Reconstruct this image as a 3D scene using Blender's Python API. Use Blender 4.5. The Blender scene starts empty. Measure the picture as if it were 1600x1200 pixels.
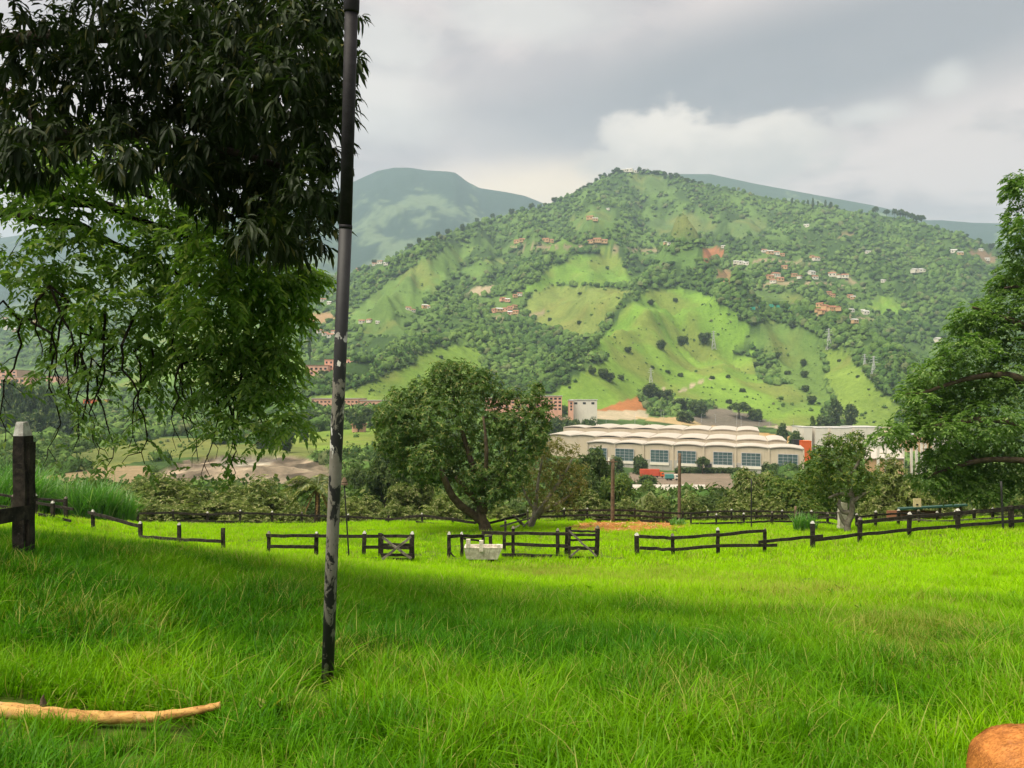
import bpy, bmesh, math, random
import numpy as np
from mathutils import Vector, Matrix

rng = np.random.default_rng(11)
random.seed(11)
SC = bpy.context.scene
COL = SC.collection
R = math.radians

# ------------------------------------------------------------------ camera
F, CX, HY = 1202.0, 800.0, 620.0          # focal length in photo pixels, centre column, horizon row
cam_data = bpy.data.cameras.new("camera")
cam_data.sensor_width = 36.0
cam_data.lens = 36.0 * F / 1600.0
cam_data.shift_y = (HY - 600.0) / 1600.0
cam_data.clip_start = 0.1
cam_data.clip_end = 30000.0
cam = bpy.data.objects.new("camera", cam_data)
cam.rotation_euler = (R(90), 0, 0)
COL.objects.link(cam)
SC.camera = cam

# ------------------------------------------------------------------ light
SUN_DIR = Vector((-0.36, -0.26, 0.89)).normalized()       # towards the sun
sun_data = bpy.data.lights.new("sun", 'SUN')
sun_data.energy = 1.5
sun_data.angle = R(50)
sun_data.color = (1.0, 0.92, 0.76)
sun = bpy.data.objects.new("sun", sun_data)
sun.rotation_euler = SUN_DIR.to_track_quat('Z', 'Y').to_euler()
sun.location = (-60, -20, 80)
COL.objects.link(sun)

world = bpy.data.worlds.new("World")
SC.world = world
world.use_nodes = True
EXPOSURE = 2.4
SKY_STRENGTH = 0.1
SC.view_settings.view_transform = 'Standard'
SC.view_settings.look = 'None'
SC.view_settings.exposure = EXPOSURE
SC.view_settings.gamma = 1.0
SC.view_settings.use_curve_mapping = False
SC.render.engine = 'CYCLES'
cy = SC.cycles
cy.max_bounces = 6
cy.diffuse_bounces = 3
cy.glossy_bounces = 2
cy.transmission_bounces = 4
cy.transparent_max_bounces = 6
cy.volume_bounces = 1
cy.use_denoising = True
cy.use_adaptive_sampling = False
cy.sample_clamp_indirect = 4.0


class NT:
    """small helper that wires shader nodes"""
    def __init__(self, tree):
        self.t = tree
        tree.nodes.clear()

    def n(self, kind, **kw):
        nd = self.t.nodes.new(kind)
        for k, v in kw.items():
            setattr(nd, k, v)
        return nd

    def put(self, sock, v):
        if hasattr(v, 'is_output') or isinstance(v, bpy.types.NodeSocket):
            self.t.links.new(v, sock)
        elif v is not None:
            sock.default_value = v

    def m(self, op, a, b=None, c=None, clamp=False):
        nd = self.n('ShaderNodeMath', operation=op, use_clamp=clamp)
        for i, v in enumerate((a, b, c)):
            if v is not None:
                self.put(nd.inputs[i], v)
        return nd.outputs[0]

    def noise(self, vec, scale, detail=4, rough=0.55, dist=0.0):
        nd = self.n('ShaderNodeTexNoise')
        if vec is not None:
            self.put(nd.inputs['Vector'], vec)
        nd.inputs['Scale'].default_value = scale
        nd.inputs['Detail'].default_value = detail
        nd.inputs['Roughness'].default_value = rough
        nd.inputs['Distortion'].default_value = dist
        return nd.outputs['Fac']

    def ramp(self, v, a, b, smooth=True):
        nd = self.n('ShaderNodeMapRange', interpolation_type='SMOOTHSTEP' if smooth else 'LINEAR')
        self.put(nd.inputs['Value'], v)
        self.put(nd.inputs['From Min'], a)
        self.put(nd.inputs['From Max'], b)
        return nd.outputs['Result']

    def mix(self, f, a, b, blend='MIX'):
        nd = self.n('ShaderNodeMix', data_type='RGBA', blend_type=blend)
        self.put(nd.inputs[0], f)
        for s, v in ((nd.inputs[6], a), (nd.inputs[7], b)):
            if isinstance(v, tuple) and len(v) == 3:
                v = v + (1.0,)
            self.put(s, v)
        return nd.outputs[2]


def build_sky():
    T = NT(world.node_tree)
    out = T.n('ShaderNodeOutputWorld')
    bg = T.n('ShaderNodeBackground')
    bg.inputs['Strength'].default_value = SKY_STRENGTH
    T.t.links.new(bg.outputs[0], out.inputs[0])
    tc = T.n('ShaderNodeTexCoord')
    sep = T.n('ShaderNodeSeparateXYZ')
    T.t.links.new(tc.outputs['Generated'], sep.inputs[0])
    x, y, z = sep.outputs
    az = T.m('ARCTAN2', x, y)
    el = T.m('ARCSINE', z)
    zz = T.m('ADD', T.m('MAXIMUM', z, 0.0), 0.16)
    comb = T.n('ShaderNodeCombineXYZ')
    T.put(comb.inputs[0], T.m('DIVIDE', x, zz))
    T.put(comb.inputs[1], T.m('DIVIDE', y, zz))
    uv = comb.outputs[0]
    comb2 = T.n('ShaderNodeCombineXYZ')
    T.put(comb2.inputs[0], az)
    T.put(comb2.inputs[1], T.m('MULTIPLY', el, 1.7))
    ang = comb2.outputs[0]
    nish = T.n('ShaderNodeTexSky', sky_type='NISHITA')
    nish.sun_disc = False
    nish.sun_elevation = math.asin(SUN_DIR.z)
    nish.sun_rotation = math.atan2(SUN_DIR.x, SUN_DIR.y) % (2 * math.pi)
    nish.dust_density = 3.0
    k = 1.0 / (SKY_STRENGTH * 2 ** EXPOSURE)

    def c(r, g, b, f=1.0):
        return (r * k * f, g * k * f, b * k * f, 1.0)
    n1 = T.noise(uv, 0.85, 7, 0.55, 0.3)
    n2 = T.noise(ang, 13.0, 8, 0.62, 0.15)
    n3 = T.noise(ang, 3.2, 5, 0.55, 0.4)
    pale, grey, dark = c(.88, .735, .685), c(.55, .475, .48), c(.28, .275, .31)
    n4 = T.noise(uv, 2.6, 8, 0.6, 0.5)
    nn = T.m('ADD', T.m('MULTIPLY', n1, .56), T.m('MULTIPLY', n4, .44))
    col = T.mix(T.ramp(nn, .43, .56), pale, grey)
    col = T.mix(T.m('MULTIPLY', T.ramp(T.m('ADD', T.m('MULTIPLY', n2, .5), T.m('MULTIPLY', n4, .5)), .54, .66), .45), col, c(.40, .36, .375))
    col = T.mix(T.m('MULTIPLY', T.ramp(n3, .48, .68), .5), col, c(.80, .69, .63))

    def blob(a0, e0, wa, we, tilt=0.0, edge=0.35, nz=0.5, nsrc=None):
        da = T.m('SUBTRACT', az, a0)
        de = T.m('SUBTRACT', T.m('SUBTRACT', el, e0), T.m('MULTIPLY', da, tilt))
        q = T.m('ADD', T.m('POWER', T.m('ABSOLUTE', T.m('DIVIDE', da, wa)), 2.0),
                T.m('POWER', T.m('ABSOLUTE', T.m('DIVIDE', de, we)), 2.0))
        q = T.m('ADD', T.m('SQRT', q), T.m('MULTIPLY', T.m('SUBTRACT', n2 if nsrc is None else nsrc, .5), nz * 2))
        return T.ramp(q, 1.0 + edge, 1.0 - edge)
    # broad darker stratus sheets
    col = T.mix(T.m('MULTIPLY', blob(.36, .385, .36, .065, .10, .60, 1.1, nn), .88), col, dark)
    col = T.mix(T.m('MULTIPLY', blob(-.02, .33, .16, .035, -.1, .8, 1.0, n3), .22), col, c(.36, .37, .40))
    # light gap over the saddle and pale warm horizon
    col = T.mix(T.m('MULTIPLY', blob(.06, .262, .15, .030, .0, .8, .5), .85), col, c(1.22, .98, .70))
    col = T.mix(T.m('MULTIPLY', T.ramp(el, .23, .10), .6), col, c(.78, .69, .63))
    # cumulus bank resting on the summit and a few small puffs
    top = T.m('MAXIMUM', blob(.255, .285, .140, .050, 0, .34, 1.0), T.m('MAXIMUM', blob(.20, .308, .075, .045, 0, .28, 1.0), blob(.31, .300, .08, .036, 0, .36, 1.0)))
    col = T.mix(T.m('MULTIPLY', top, .85), col, T.mix(T.ramp(T.m('ADD', el, T.m('MULTIPLY', T.m('SUBTRACT', n2, .5), .10)), .26, .345), c(.64, .59, .55), c(1.10, .97, .84)))
    for a0, e0, wa, we in ((.435, .322, .035, .012), (.515, .345, .022, .016), (-.17, .36, .07, .045), (-.16, .43, .06, .03), (.02, .46, .10, .03)):
        col = T.mix(T.m('MULTIPLY', blob(a0, e0, wa, we, 0, .6, .7), .6), col, c(.88, .82, .75))
    cover = T.ramp(T.noise(uv, 0.5, 3), .74, .58)
    cover = T.m('MAXIMUM', cover, .93)
    col = T.mix(cover, nish.outputs[0], col)
    T.put(bg.inputs['Color'], col)


build_sky()

# ------------------------------------------------------------------ numeric helpers


def P(px, py, Y):
    return np.array([(px - CX) / F * Y, Y, (HY - py) / F * Y])


def hash2(ix, iy, seed):
    h = (ix.astype(np.int64) * 374761393 + iy.astype(np.int64) * 668265263 + seed * 2246822519) & 0xFFFFFFFF
    h = ((h ^ (h >> 13)) * 1274126177) & 0xFFFFFFFF
    return ((h ^ (h >> 16)) & 0xFFFF) / 65535.0


def vnoise(x, y, seed=0):
    x, y = np.asarray(x, float), np.asarray(y, float)
    ix, iy = np.floor(x), np.floor(y)
    fx, fy = x - ix, y - iy
    fx = fx * fx * fx * (fx * (fx * 6 - 15) + 10)
    fy = fy * fy * fy * (fy * (fy * 6 - 15) + 10)
    a, b = hash2(ix, iy, seed), hash2(ix + 1, iy, seed)
    c_, d = hash2(ix, iy + 1, seed), hash2(ix + 1, iy + 1, seed)
    return (a + (b - a) * fx) * (1 - fy) + (c_ + (d - c_) * fx) * fy


def fbm(x, y, seed=0, octv=4):
    s, a, t = 0.0, 0.5, 0.0
    for o in range(octv):
        s = s + a * vnoise(x * 2 ** o, y * 2 ** o, seed + o * 17)
        t += a
        a *= 0.5
    return s / t


def inpoly(px, py, poly):
    poly = np.asarray(poly, float)
    r = np.zeros(np.shape(px), bool)
    j = len(poly) - 1
    for i in range(len(poly)):
        xi, yi, xj, yj = *poly[i], *poly[j]
        with np.errstate(divide='ignore', invalid='ignore'):
            r ^= ((yi > py) != (yj > py)) & (px < (xj - xi) * (py - yi) / (yj - yi + 1e-9) + xi)
        j = i
    return r


def sstep(a, b, v):
    t = np.clip((v - a) / (b - a), 0, 1)
    return t * t * (3 - 2 * t)


# ------------------------------------------------------------------ objects


def props(o, label=None, cat=None, group=None, kind=None):
    for k_, v in (('label', label), ('category', cat), ('group', group), ('kind', kind)):
        if v:
            o[k_] = v
    return o


def thing(name, label, cat, loc, group=None):
    o = bpy.data.objects.new(name, None)
    o.empty_display_size = 0.3
    o.location = tuple(float(v) for v in loc)
    COL.objects.link(o)
    return props(o, label, cat, group, 'thing')


def mesh_data(name, V, faces, mats=(), matidx=None, smooth=False):
    """V (n,3); faces: list of index arrays (m,k)"""
    me = bpy.data.meshes.new(name)
    V = np.asarray(V, dtype=np.float32)
    me.vertices.add(len(V))
    me.vertices.foreach_set('co', V.ravel())
    loops = np.concatenate([np.asarray(f, dtype=np.int32).ravel() for f in faces])
    sizes = np.concatenate([np.full(len(f), np.asarray(f).shape[1], dtype=np.int32) for f in faces])
    starts = np.concatenate([[0], np.cumsum(sizes)[:-1]]).astype(np.int32)
    me.loops.add(len(loops))
    me.loops.foreach_set('vertex_index', loops)
    me.polygons.add(len(sizes))
    me.polygons.foreach_set('loop_start', starts)
    if matidx is not None:
        me.polygons.foreach_set('material_index', np.asarray(matidx, dtype=np.int32))
    me.polygons.foreach_set('use_smooth', np.full(len(sizes), bool(smooth)))
    for m_ in mats:
        me.materials.append(m_)
    me.update(calc_edges=True)
    return me


def link(name, me, parent=None, kind=None):
    o = bpy.data.objects.new(name, me)
    COL.objects.link(o)
    if parent is not None:
        o.parent = parent
    if kind:
        o['kind'] = kind
    return o


class MB:
    """collects plain geometry in world coordinates; build() links ONE mesh object"""
    def __init__(self):
        self.v, self.f, self.mi, self.n = [], {}, {}, 0

    def add(self, V, faces, mi=0):
        V = np.asarray(V, float)
        for f in faces:
            f = np.asarray(f, int)
            k_ = f.shape[1]
            self.f.setdefault(k_, []).append(f + self.n)
            self.mi.setdefault(k_, []).append(np.full(len(f), mi))
        self.v.append(V)
        self.n += len(V)
        return self

    def box(self, lo, hi, mi=0, rz=0.0, piv=None):
        lo, hi = np.asarray(lo, float), np.asarray(hi, float)
        c_ = np.array([[x, y, z] for z in (lo[2], hi[2]) for y in (lo[1], hi[1]) for x in (lo[0], hi[0])])
        if rz:
            pv = np.asarray(piv if piv is not None else (lo + hi) / 2)
            a, b = math.cos(rz), math.sin(rz)
            d = c_ - pv
            c_ = pv + np.stack([d[:, 0] * a - d[:, 1] * b, d[:, 0] * b + d[:, 1] * a, d[:, 2]], 1)
        q = [[0, 2, 3, 1], [4, 5, 7, 6], [0, 1, 5, 4], [1, 3, 7, 5], [3, 2, 6, 7], [2, 0, 4, 6]]
        return self.add(c_, [q], mi)

    def tube(self, pts, rad, sides=7, mi=0, cap=True, jitter=0.0):
        V, faces = tube_arrays(pts, rad, sides, cap, jitter)
        return self.add(V, faces, mi)

    def beam(self, a, b, w, h, mi=0, seg=5, rough=0.006):
        """a rough sawn rail from a to b, w thick, h high"""
        a, b = np.asarray(a, float), np.asarray(b, float)
        d = b - a
        L = np.linalg.norm(d)
        d /= L
        up = np.array([0, 0, 1.0])
        if abs(d[2]) > 0.9:
            up = np.array([0, 1.0, 0])
        s = np.cross(d, up)
        s /= np.linalg.norm(s)
        u = np.cross(s, d)
        V = []
        for i in range(seg + 1):
            p = a + d * L * i / seg + s * rng.normal(0, rough) + u * rng.normal(0, rough)
            for sx, sy in ((-1, -1), (1, -1), (1, 1), (-1, 1)):
                V.append(p + s * sx * w / 2 * (1 + rng.normal(0, .05)) + u * sy * h / 2 * (1 + rng.normal(0, .06)))
        q = []
        for i in range(seg):
            for j in range(4):
                q.append([i * 4 + j, i * 4 + (j + 1) % 4, (i + 1) * 4 + (j + 1) % 4, (i + 1) * 4 + j])
        q += [[3, 2, 1, 0], [seg * 4, seg * 4 + 1, seg * 4 + 2, seg * 4 + 3]]
        return self.add(np.array(V), [q], mi)

    def data(self, name, mats, smooth=False, origin=(0, 0, 0)):
        V = np.concatenate(self.v) - np.asarray(origin, float)
        ks = sorted(self.f)
        faces = [np.concatenate(self.f[k_]) for k_ in ks]
        mi = np.concatenate([np.concatenate(self.mi[k_]) for k_ in ks])
        return mesh_data(name, V, faces, mats if isinstance(mats, (list, tuple)) else [mats], mi, smooth)

    def build(self, name, mats, parent=None, smooth=False, kind=None, origin=None):
        top = parent
        og = np.zeros(3)
        while top is not None:
            og = og + np.array(top.location)
            top = top.parent
        loc = None
        if parent is None and origin is not None:
            loc = tuple(float(v) for v in origin)
            og = np.asarray(origin, float)
        o = link(name, self.data(name, mats, smooth, og), parent, kind)
        if loc is not None:
            o.location = loc
        return o


def tube_arrays(pts, rad, sides=7, cap=True, jitter=0.0):
    pts = np.asarray(pts, float)
    n = len(pts)
    rad = np.broadcast_to(np.asarray(rad, float), (n,))
    t = np.gradient(pts, axis=0)
    t /= np.linalg.norm(t, axis=1)[:, None] + 1e-9
    ref = np.array([0.31, 0.87, 0.12]) if abs(t[:, 2]).mean() > 0.6 else np.array([0.05, 0.1, 1.0])
    s = np.cross(t, ref)
    s /= np.linalg.norm(s, axis=1)[:, None] + 1e-9
    u = np.cross(s, t)
    an = np.arange(sides) / sides * 2 * np.pi
    rr = rad[:, None] * (1 + (rng.normal(0, jitter, (n, sides)) if jitter else 0))
    V = pts[:, None, :] + rr[:, :, None] * (np.cos(an)[None, :, None] * s[:, None, :] + np.sin(an)[None, :, None] * u[:, None, :])
    V = V.reshape(-1, 3)
    i = np.arange(n - 1)[:, None] * sides
    j = np.arange(sides)[None, :]
    j2 = (j + 1) % sides
    q = np.stack([i + j, i + j2, i + sides + j2, i + sides + j], -1).reshape(-1, 4)
    faces = [q]
    if cap:
        V = np.concatenate([V, pts[:1], pts[-1:]])
        a, b = n * sides, n * sides + 1
        jj = np.arange(sides)
        t1 = np.stack([np.full(sides, a), (jj + 1) % sides, jj], 1)
        t2 = np.stack([np.full(sides, b), (n - 1) * sides + jj, (n - 1) * sides + (jj + 1) % sides], 1)
        faces.append(np.concatenate([t1, t2]))
    return V, faces


# ------------------------------------------------------------------ materials


def material(name, build):
    m_ = bpy.data.materials.new(name)
    m_.use_nodes = True
    T = NT(m_.node_tree)
    out = T.n('ShaderNodeOutputMaterial')
    sh = build(T)
    T.t.links.new(sh, out.inputs['Surface'])
    return m_


def pos(T):
    return T.n('ShaderNodeNewGeometry').outputs['Position']


def ocoord(T):
    return T.n('ShaderNodeTexCoord').outputs['Object']


def bsdf(T, color, rough=0.8, spec=0.3, bump=None, bstr=0.3, bdist=0.02, metal=0.0):
    b = T.n('ShaderNodeBsdfPrincipled')
    if isinstance(color, tuple) and len(color) == 3:
        color = color + (1.0,)
    T.put(b.inputs['Base Color'], color)
    T.put(b.inputs['Roughness'], rough)
    b.inputs['Specular IOR Level'].default_value = spec
    b.inputs['Metallic'].default_value = metal
    if bump is not None:
        bn = T.n('ShaderNodeBump')
        bn.inputs['Strength'].default_value = bstr
        bn.inputs['Distance'].default_value = bdist
        T.put(bn.inputs['Height'], bump)
        T.t.links.new(bn.outputs[0], b.inputs['Normal'])
    return b.outputs[0]


def two_tone(name, c1, c2, scale, rough=0.8, spec=0.3, bstr=0.3, bdist=0.02, lo=.35, hi=.65, coords=pos, fine=8.0):
    def f(T):
        p = coords(T)
        a = T.noise(p, scale, 5)
        b = T.noise(p, scale * fine, 4)
        col = T.mix(T.ramp(T.m('ADD', T.m('MULTIPLY', a, .7), T.m('MULTIPLY', b, .3)), lo, hi), c1, c2)
        return bsdf(T, col, rough, spec, b, bstr, bdist)
    return material(name, f)


def leafy(name, c1, c2, tip=None, scale=0.5, trans=0.35, gloss=0.06, rough=0.4, isl=0.5, coords=pos, tip_frac=.15, tcol=None):
    """leaf: diffuse front, translucent back, a little sheen; every leaf its own tone"""
    def f(T):
        g = T.n('ShaderNodeNewGeometry')
        ri = g.outputs['Random Per Island']
        oi = T.n('ShaderNodeObjectInfo').outputs['Random']
        nz = T.noise(coords(T), scale, 3)
        fac = T.m('ADD', T.m('MULTIPLY', ri, isl), T.m('ADD', T.m('MULTIPLY', T.m('SUBTRACT', nz, .5), 1.4), T.m('MULTIPLY', oi, .25)), clamp=True)
        col = T.mix(fac, c1, c2)
        if tip is not None:
            col = T.mix(T.m('GREATER_THAN', ri, 1 - tip_frac), col, tip)
        d = T.n('ShaderNodeBsdfDiffuse')
        T.put(d.inputs['Color'], col)
        tr = T.n('ShaderNodeBsdfTranslucent')
        T.put(tr.inputs['Color'], T.mix(1.0, col, tcol or (1.0, 1.25, .55), 'MULTIPLY'))
        mx = T.n('ShaderNodeMixShader')
        mx.inputs[0].default_value = trans
        T.t.links.new(d.outputs[0], mx.inputs[1])
        T.t.links.new(tr.outputs[0], mx.inputs[2])
        gl = T.n('ShaderNodeBsdfAnisotropic') if False else T.n('ShaderNodeBsdfGlossy')
        gl.inputs['Roughness'].default_value = rough
        gl.inputs['Color'].default_value = (.9, .95, .9, 1)
        m2 = T.n('ShaderNodeMixShader')
        m2.inputs[0].default_value = gloss
        T.t.links.new(mx.outputs[0], m2.inputs[1])
        T.t.links.new(gl.outputs[0], m2.inputs[2])
        return m2.outputs[0]
    return material(name, f)


M = {}
M['bark'] = two_tone('bark', (.045, .032, .022), (.12, .085, .055), 3.0, .9, .2, .7, .03)
M['bark_pale'] = two_tone('bark_pale', (.12, .10, .075), (.26, .23, .18), 4.0, .9, .2, .5, .02)
M['bark_dark'] = two_tone('bark_dark', (.012, .009, .007), (.034, .026, .018), 6.0, .9, .1, .8, .03)


def _wood(T):
    p = ocoord(T)
    a = T.noise(p, 7.0, 6, .65)
    b = T.noise(p, 40.0, 3)
    moss = T.ramp(T.noise(p, 3.2, 5, .7), .56, .68)
    col = T.mix(T.ramp(a, .35, .7), (.010, .008, .007), (.05, .040, .030))
    col = T.mix(T.m('MULTIPLY', moss, .55), col, (.085, .085, .045))
    col = T.mix(T.m('MULTIPLY', T.ramp(b, .62, .75), .35), col, (.20, .17, .13))
    return bsdf(T, col, .85, .2, T.m('ADD', a, T.m('MULTIPLY', b, .3)), .6, .01)


M['wood_dark'] = material('dark_weathered_wood', _wood)
M['wood_grey'] = two_tone('grey_weathered_wood', (.06, .05, .04), (.24, .21, .17), 6.0, .9, .2, .5, .01)
M['tip'] = two_tone('pale_post_paint', (.30, .28, .25), (.58, .56, .51), 14.0, .8, .3, .3, .006)
M['wood_brown'] = two_tone('brown_pole_wood', (.07, .045, .028), (.16, .11, .07), 3.0, .85, .25, .4, .01)


def _pole(T):
    tc = ocoord(T)
    sp = T.n('ShaderNodeSeparateXYZ')
    T.t.links.new(tc, sp.inputs[0])
    h = sp.outputs[2]                       # height above the pole's foot
    mp = T.n('ShaderNodeMapping')
    mp.inputs['Scale'].default_value = (1, 1, .55)
    T.t.links.new(tc, mp.inputs[0])
    n1 = T.noise(mp.outputs[0], 9.5, 6, .66, .5)
    n2 = T.noise(mp.outputs[0], 30.0, 3, .6)
    n3 = T.noise(mp.outputs[0], 11.0, 3, .55, .4)
    black = T.mix(n2, (.012, .012, .014), (.030, .029, .030))
    grey = T.mix(n2, (.13, .115, .095), (.25, .23, .20))
    # the paint has flaked below about three metres; the band between is half bare, the foot mostly black again
    bare = T.m('ADD', T.m('ADD', T.m('MULTIPLY', T.ramp(h, 2.80, 2.35), .185), T.m('MULTIPLY', T.ramp(h, 2.2, 1.7), .055)), T.m('MULTIPLY', T.ramp(h, 1.25, .55), -.075))
    thr = T.m('SUBTRACT', .70, bare)
    chip = T.ramp(n1, thr, T.m('ADD', thr, .025))
    chip = T.m('MULTIPLY', chip, T.ramp(h, 3.0, 2.75))
    edge = T.m('MULTIPLY', T.m('MULTIPLY', T.ramp(n3, .58, .60), T.ramp(h, 1.5, 2.0)), T.ramp(h, 2.85, 2.5))
    col = T.mix(chip, black, grey)
    col = T.mix(edge, col, (.62, .60, .56))
    return bsdf(T, col, T.mix(chip, (.55, .55, .55), (.75, .75, .75)), .25, T.m('ADD', chip, T.m('MULTIPLY', n2, .3)), .5, .003)


M['pole'] = material('flaking_black_pole_paint', _pole)
M['pole_paint'] = two_tone('dark_pole_paint', (.012, .011, .013), (.022, .020, .023), 12, .6, .12, .1, .002, coords=ocoord)
M['iron'] = two_tone('thin_black_iron', (.008, .008, .008), (.02, .018, .016), 20, .6, .4, .1, .002)


def _concrete(T):
    p = ocoord(T)
    a = T.noise(p, 6, 6, .65)
    b = T.noise(p, 45, 3)
    mp = T.n('ShaderNodeMapping')
    mp.inputs['Scale'].default_value = (14, 14, 2.0)
    T.t.links.new(p, mp.inputs[0])
    st = T.noise(mp.outputs[0], 1.0, 4)
    col = T.mix(T.ramp(a, .35, .68), (.42, .37, .29), (.70, .64, .54))
    col = T.mix(T.m('MULTIPLY', T.ramp(st, .52, .72), .38), col, (.12, .10, .07))
    return bsdf(T, col, .92, .2, T.m('ADD', a, b), .5, .012)


M['concrete'] = material('stained_concrete', _concrete)
M['concrete_plain'] = two_tone('plain_concrete', (.34, .32, .28), (.52, .50, .45), 1.2, .9, .2, .2, .01)


def _wallmat(name, c1, c2, streak=.3, rough=.85):
    def f(T):
        p = pos(T)
        mp = T.n('ShaderNodeMapping')
        mp.inputs['Scale'].default_value = (.9, .9, .12)
        T.t.links.new(p, mp.inputs[0])
        a = T.noise(mp.outputs[0], .8, 5, .6)
        b = T.noise(p, .35, 4)
        col = T.mix(T.ramp(b, .2, .8), c1, c2)
        col = T.mix(T.m('MULTIPLY', T.ramp(a, .5, .75), streak), col, tuple(v * .55 for v in c1))
        return bsdf(T, col, rough, .25)
    return material(name, f)


M['cream'] = _wallmat('cream_wall', (.47, .39, .28), (.51, .43, .315))
M['cream_roof'] = _wallmat('cream_metal_roof', (.42, .375, .315), (.49, .44, .375), .25, .6)
M['grey_wall'] = _wallmat('grey_wall', (.33, .30, .26), (.40, .37, .32))
M['white_wall'] = _wallmat('white_wall', (.66, .60, .50), (.70, .64, .54))
M['orange_wall'] = _wallmat('terracotta_wall', (.64, .33, .22), (.72, .41, .29))
M['tan_wall'] = _wallmat('tan_wall', (.50, .30, .15), (.58, .38, .20))
M['orange'] = _wallmat('orange_cladding', (.62, .10, .015), (.70, .13, .02), .1)
M['yellow'] = _wallmat('yellow_cladding', (.62, .36, .03), (.70, .42, .04), .1)
M['red_box'] = _wallmat('red_container_steel', (.48, .07, .03), (.56, .10, .05), .25, .5)
M['teal_box'] = _wallmat('teal_container_steel', (.06, .22, .19), (.09, .28, .24), .25, .5)
M['dark'] = _wallmat('dark_opening_and_shade', (.018, .018, .018), (.03, .028, .026))
M['clay_roof'] = _wallmat('clay_tile_roof', (.26, .105, .06), (.38, .17, .10), .4)
M['zinc_roof'] = _wallmat('zinc_roof', (.44, .42, .40), (.58, .56, .53), .4, .5)
M['green_roof'] = _wallmat('green_metal_roof', (.015, .06, .045), (.03, .09, .07), .2, .45)
M['steel'] = two_tone('galvanised_steel', (.35, .35, .35), (.5, .5, .5), 2, .5, .5, .1, .002)
M['net'] = two_tone('green_shade_net', (.03, .30, .20), (.07, .42, .30), .4, .8, .2, .2, .02)
M['glass'] = material('window_glass', lambda T: bsdf(T, T.mix(T.noise(pos(T), .25, 3), (.035, .065, .065), (.09, .14, .14)), .15, .4))
M['tyre'] = two_tone('tyre_rubber', (.01, .01, .01), (.02, .02, .02), 9, .9, .2)
M['signplate'] = two_tone('pale_yellow_board', (.58, .46, .22), (.66, .55, .30), 6, .8, .3)
M['mango_fruit'] = two_tone('green_mango_skin', (.034, .052, .012), (.066, .085, .020), 9, .6, .12, .1, .004)
M['mango_ripe'] = two_tone('ripe_mango_skin', (.22, .07, .015), (.30, .11, .025), 9, .6, .1, .1, .004)


def _log(T):
    p = ocoord(T)
    mp = T.n('ShaderNodeMapping')
    mp.inputs['Scale'].default_value = (2.2, 9, 9)
    T.t.links.new(p, mp.inputs[0])
    a = T.noise(mp.outputs[0], 2.0, 6, .65, .6)
    b = T.noise(p, 70, 3)
    c_ = T.noise(p, 5.0, 4, .6)
    col = T.mix(T.ramp(a, .32, .66), (.26, .12, .032), (.60, .35, .11))
    col = T.mix(T.m('MULTIPLY', T.ramp(c_, .56, .70), .7), col, (.62, .42, .20))
    col = T.mix(T.m('MULTIPLY', T.ramp(b, .56, .70), .7), col, (.09, .04, .013))
    return bsdf(T, col, .8, .25, T.m('ADD', a, T.m('MULTIPLY', b, .4)), .55, .008)


M['log'] = material('peeled_branch_wood', _log)


def _fur(T):
    p = ocoord(T)
    mp = T.n('ShaderNodeMapping')
    mp.inputs['Scale'].default_value = (5, 9, 9)
    T.t.links.new(p, mp.inputs[0])
    a = T.noise(mp.outputs[0], 1.3, 4, .6, .5)
    b = T.noise(p, 160, 3)
    col = T.mix(T.ramp(a, .38, .62), (.20, .065, .015), (.50, .19, .042))
    col = T.mix(T.m('MULTIPLY', b, .25), col, (.46, .18, .045))
    return bsdf(T, col, .62, .25, b, .35, .004)


M['fur'] = material('tan_short_fur', _fur)
M['nose'] = two_tone('dark_nose', (.01, .008, .007), (.02, .015, .012), 40, .4, .5)

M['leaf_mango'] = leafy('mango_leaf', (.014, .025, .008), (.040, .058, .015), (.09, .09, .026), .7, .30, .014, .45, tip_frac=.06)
M['leaf_hang'] = leafy('hanging_tree_leaf', (.12, .20, .04), (.245, .36, .07), (.34, .42, .09), .5, .55, .02, .45, tip_frac=.12)
M['leaf_centre'] = leafy('centre_tree_leaf', (.052, .108, .016), (.135, .215, .034), (.24, .25, .07), .35, .32, .025, .45, tip_frac=.14)
M['leaf_right'] = leafy('feathery_leaf', (.080, .160, .026), (.185, .295, .052), (.24, .33, .09), .3, .45, .02, .5, tip_frac=.12)
M['leaf_olive'] = leafy('orchard_leaf', (.085, .125, .022), (.20, .245, .046), (.34, .33, .14), .25, .32, .018, .5, tip_frac=.18)
M['leaf_green'] = leafy('valley_tree_leaf', (.036, .070, .014), (.100, .150, .028), (.15, .18, .05), .25, .32, .018, .5, tip_frac=.10)
M['leaf_yellow'] = leafy('yellowish_leaf', (.11, .12, .022), (.21, .20, .045), (.30, .23, .09), .4, .38, .02, .5, tip_frac=.18)
M['leaf_fresh'] = leafy('fresh_leaf', (.060, .115, .015), (.15, .215, .030), (.22, .24, .04), .35, .40, .02, .5, tip_frac=.14)
M['leaf_cane'] = leafy('tall_cane_leaf', (.07, .19, .025), (.17, .36, .06), (.28, .38, .14), .8, .42, .03, .4, tip_frac=.10)
M['palm_leaf'] = leafy('palm_leaflet', (.07, .11, .018), (.17, .21, .035), (.34, .32, .09), 1.0, .40, .03, .4, tip_frac=.20)
M['palm_dry'] = leafy('dry_frond', (.16, .085, .03), (.30, .17, .06), None, 1.5, .2, .02, .5)


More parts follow.
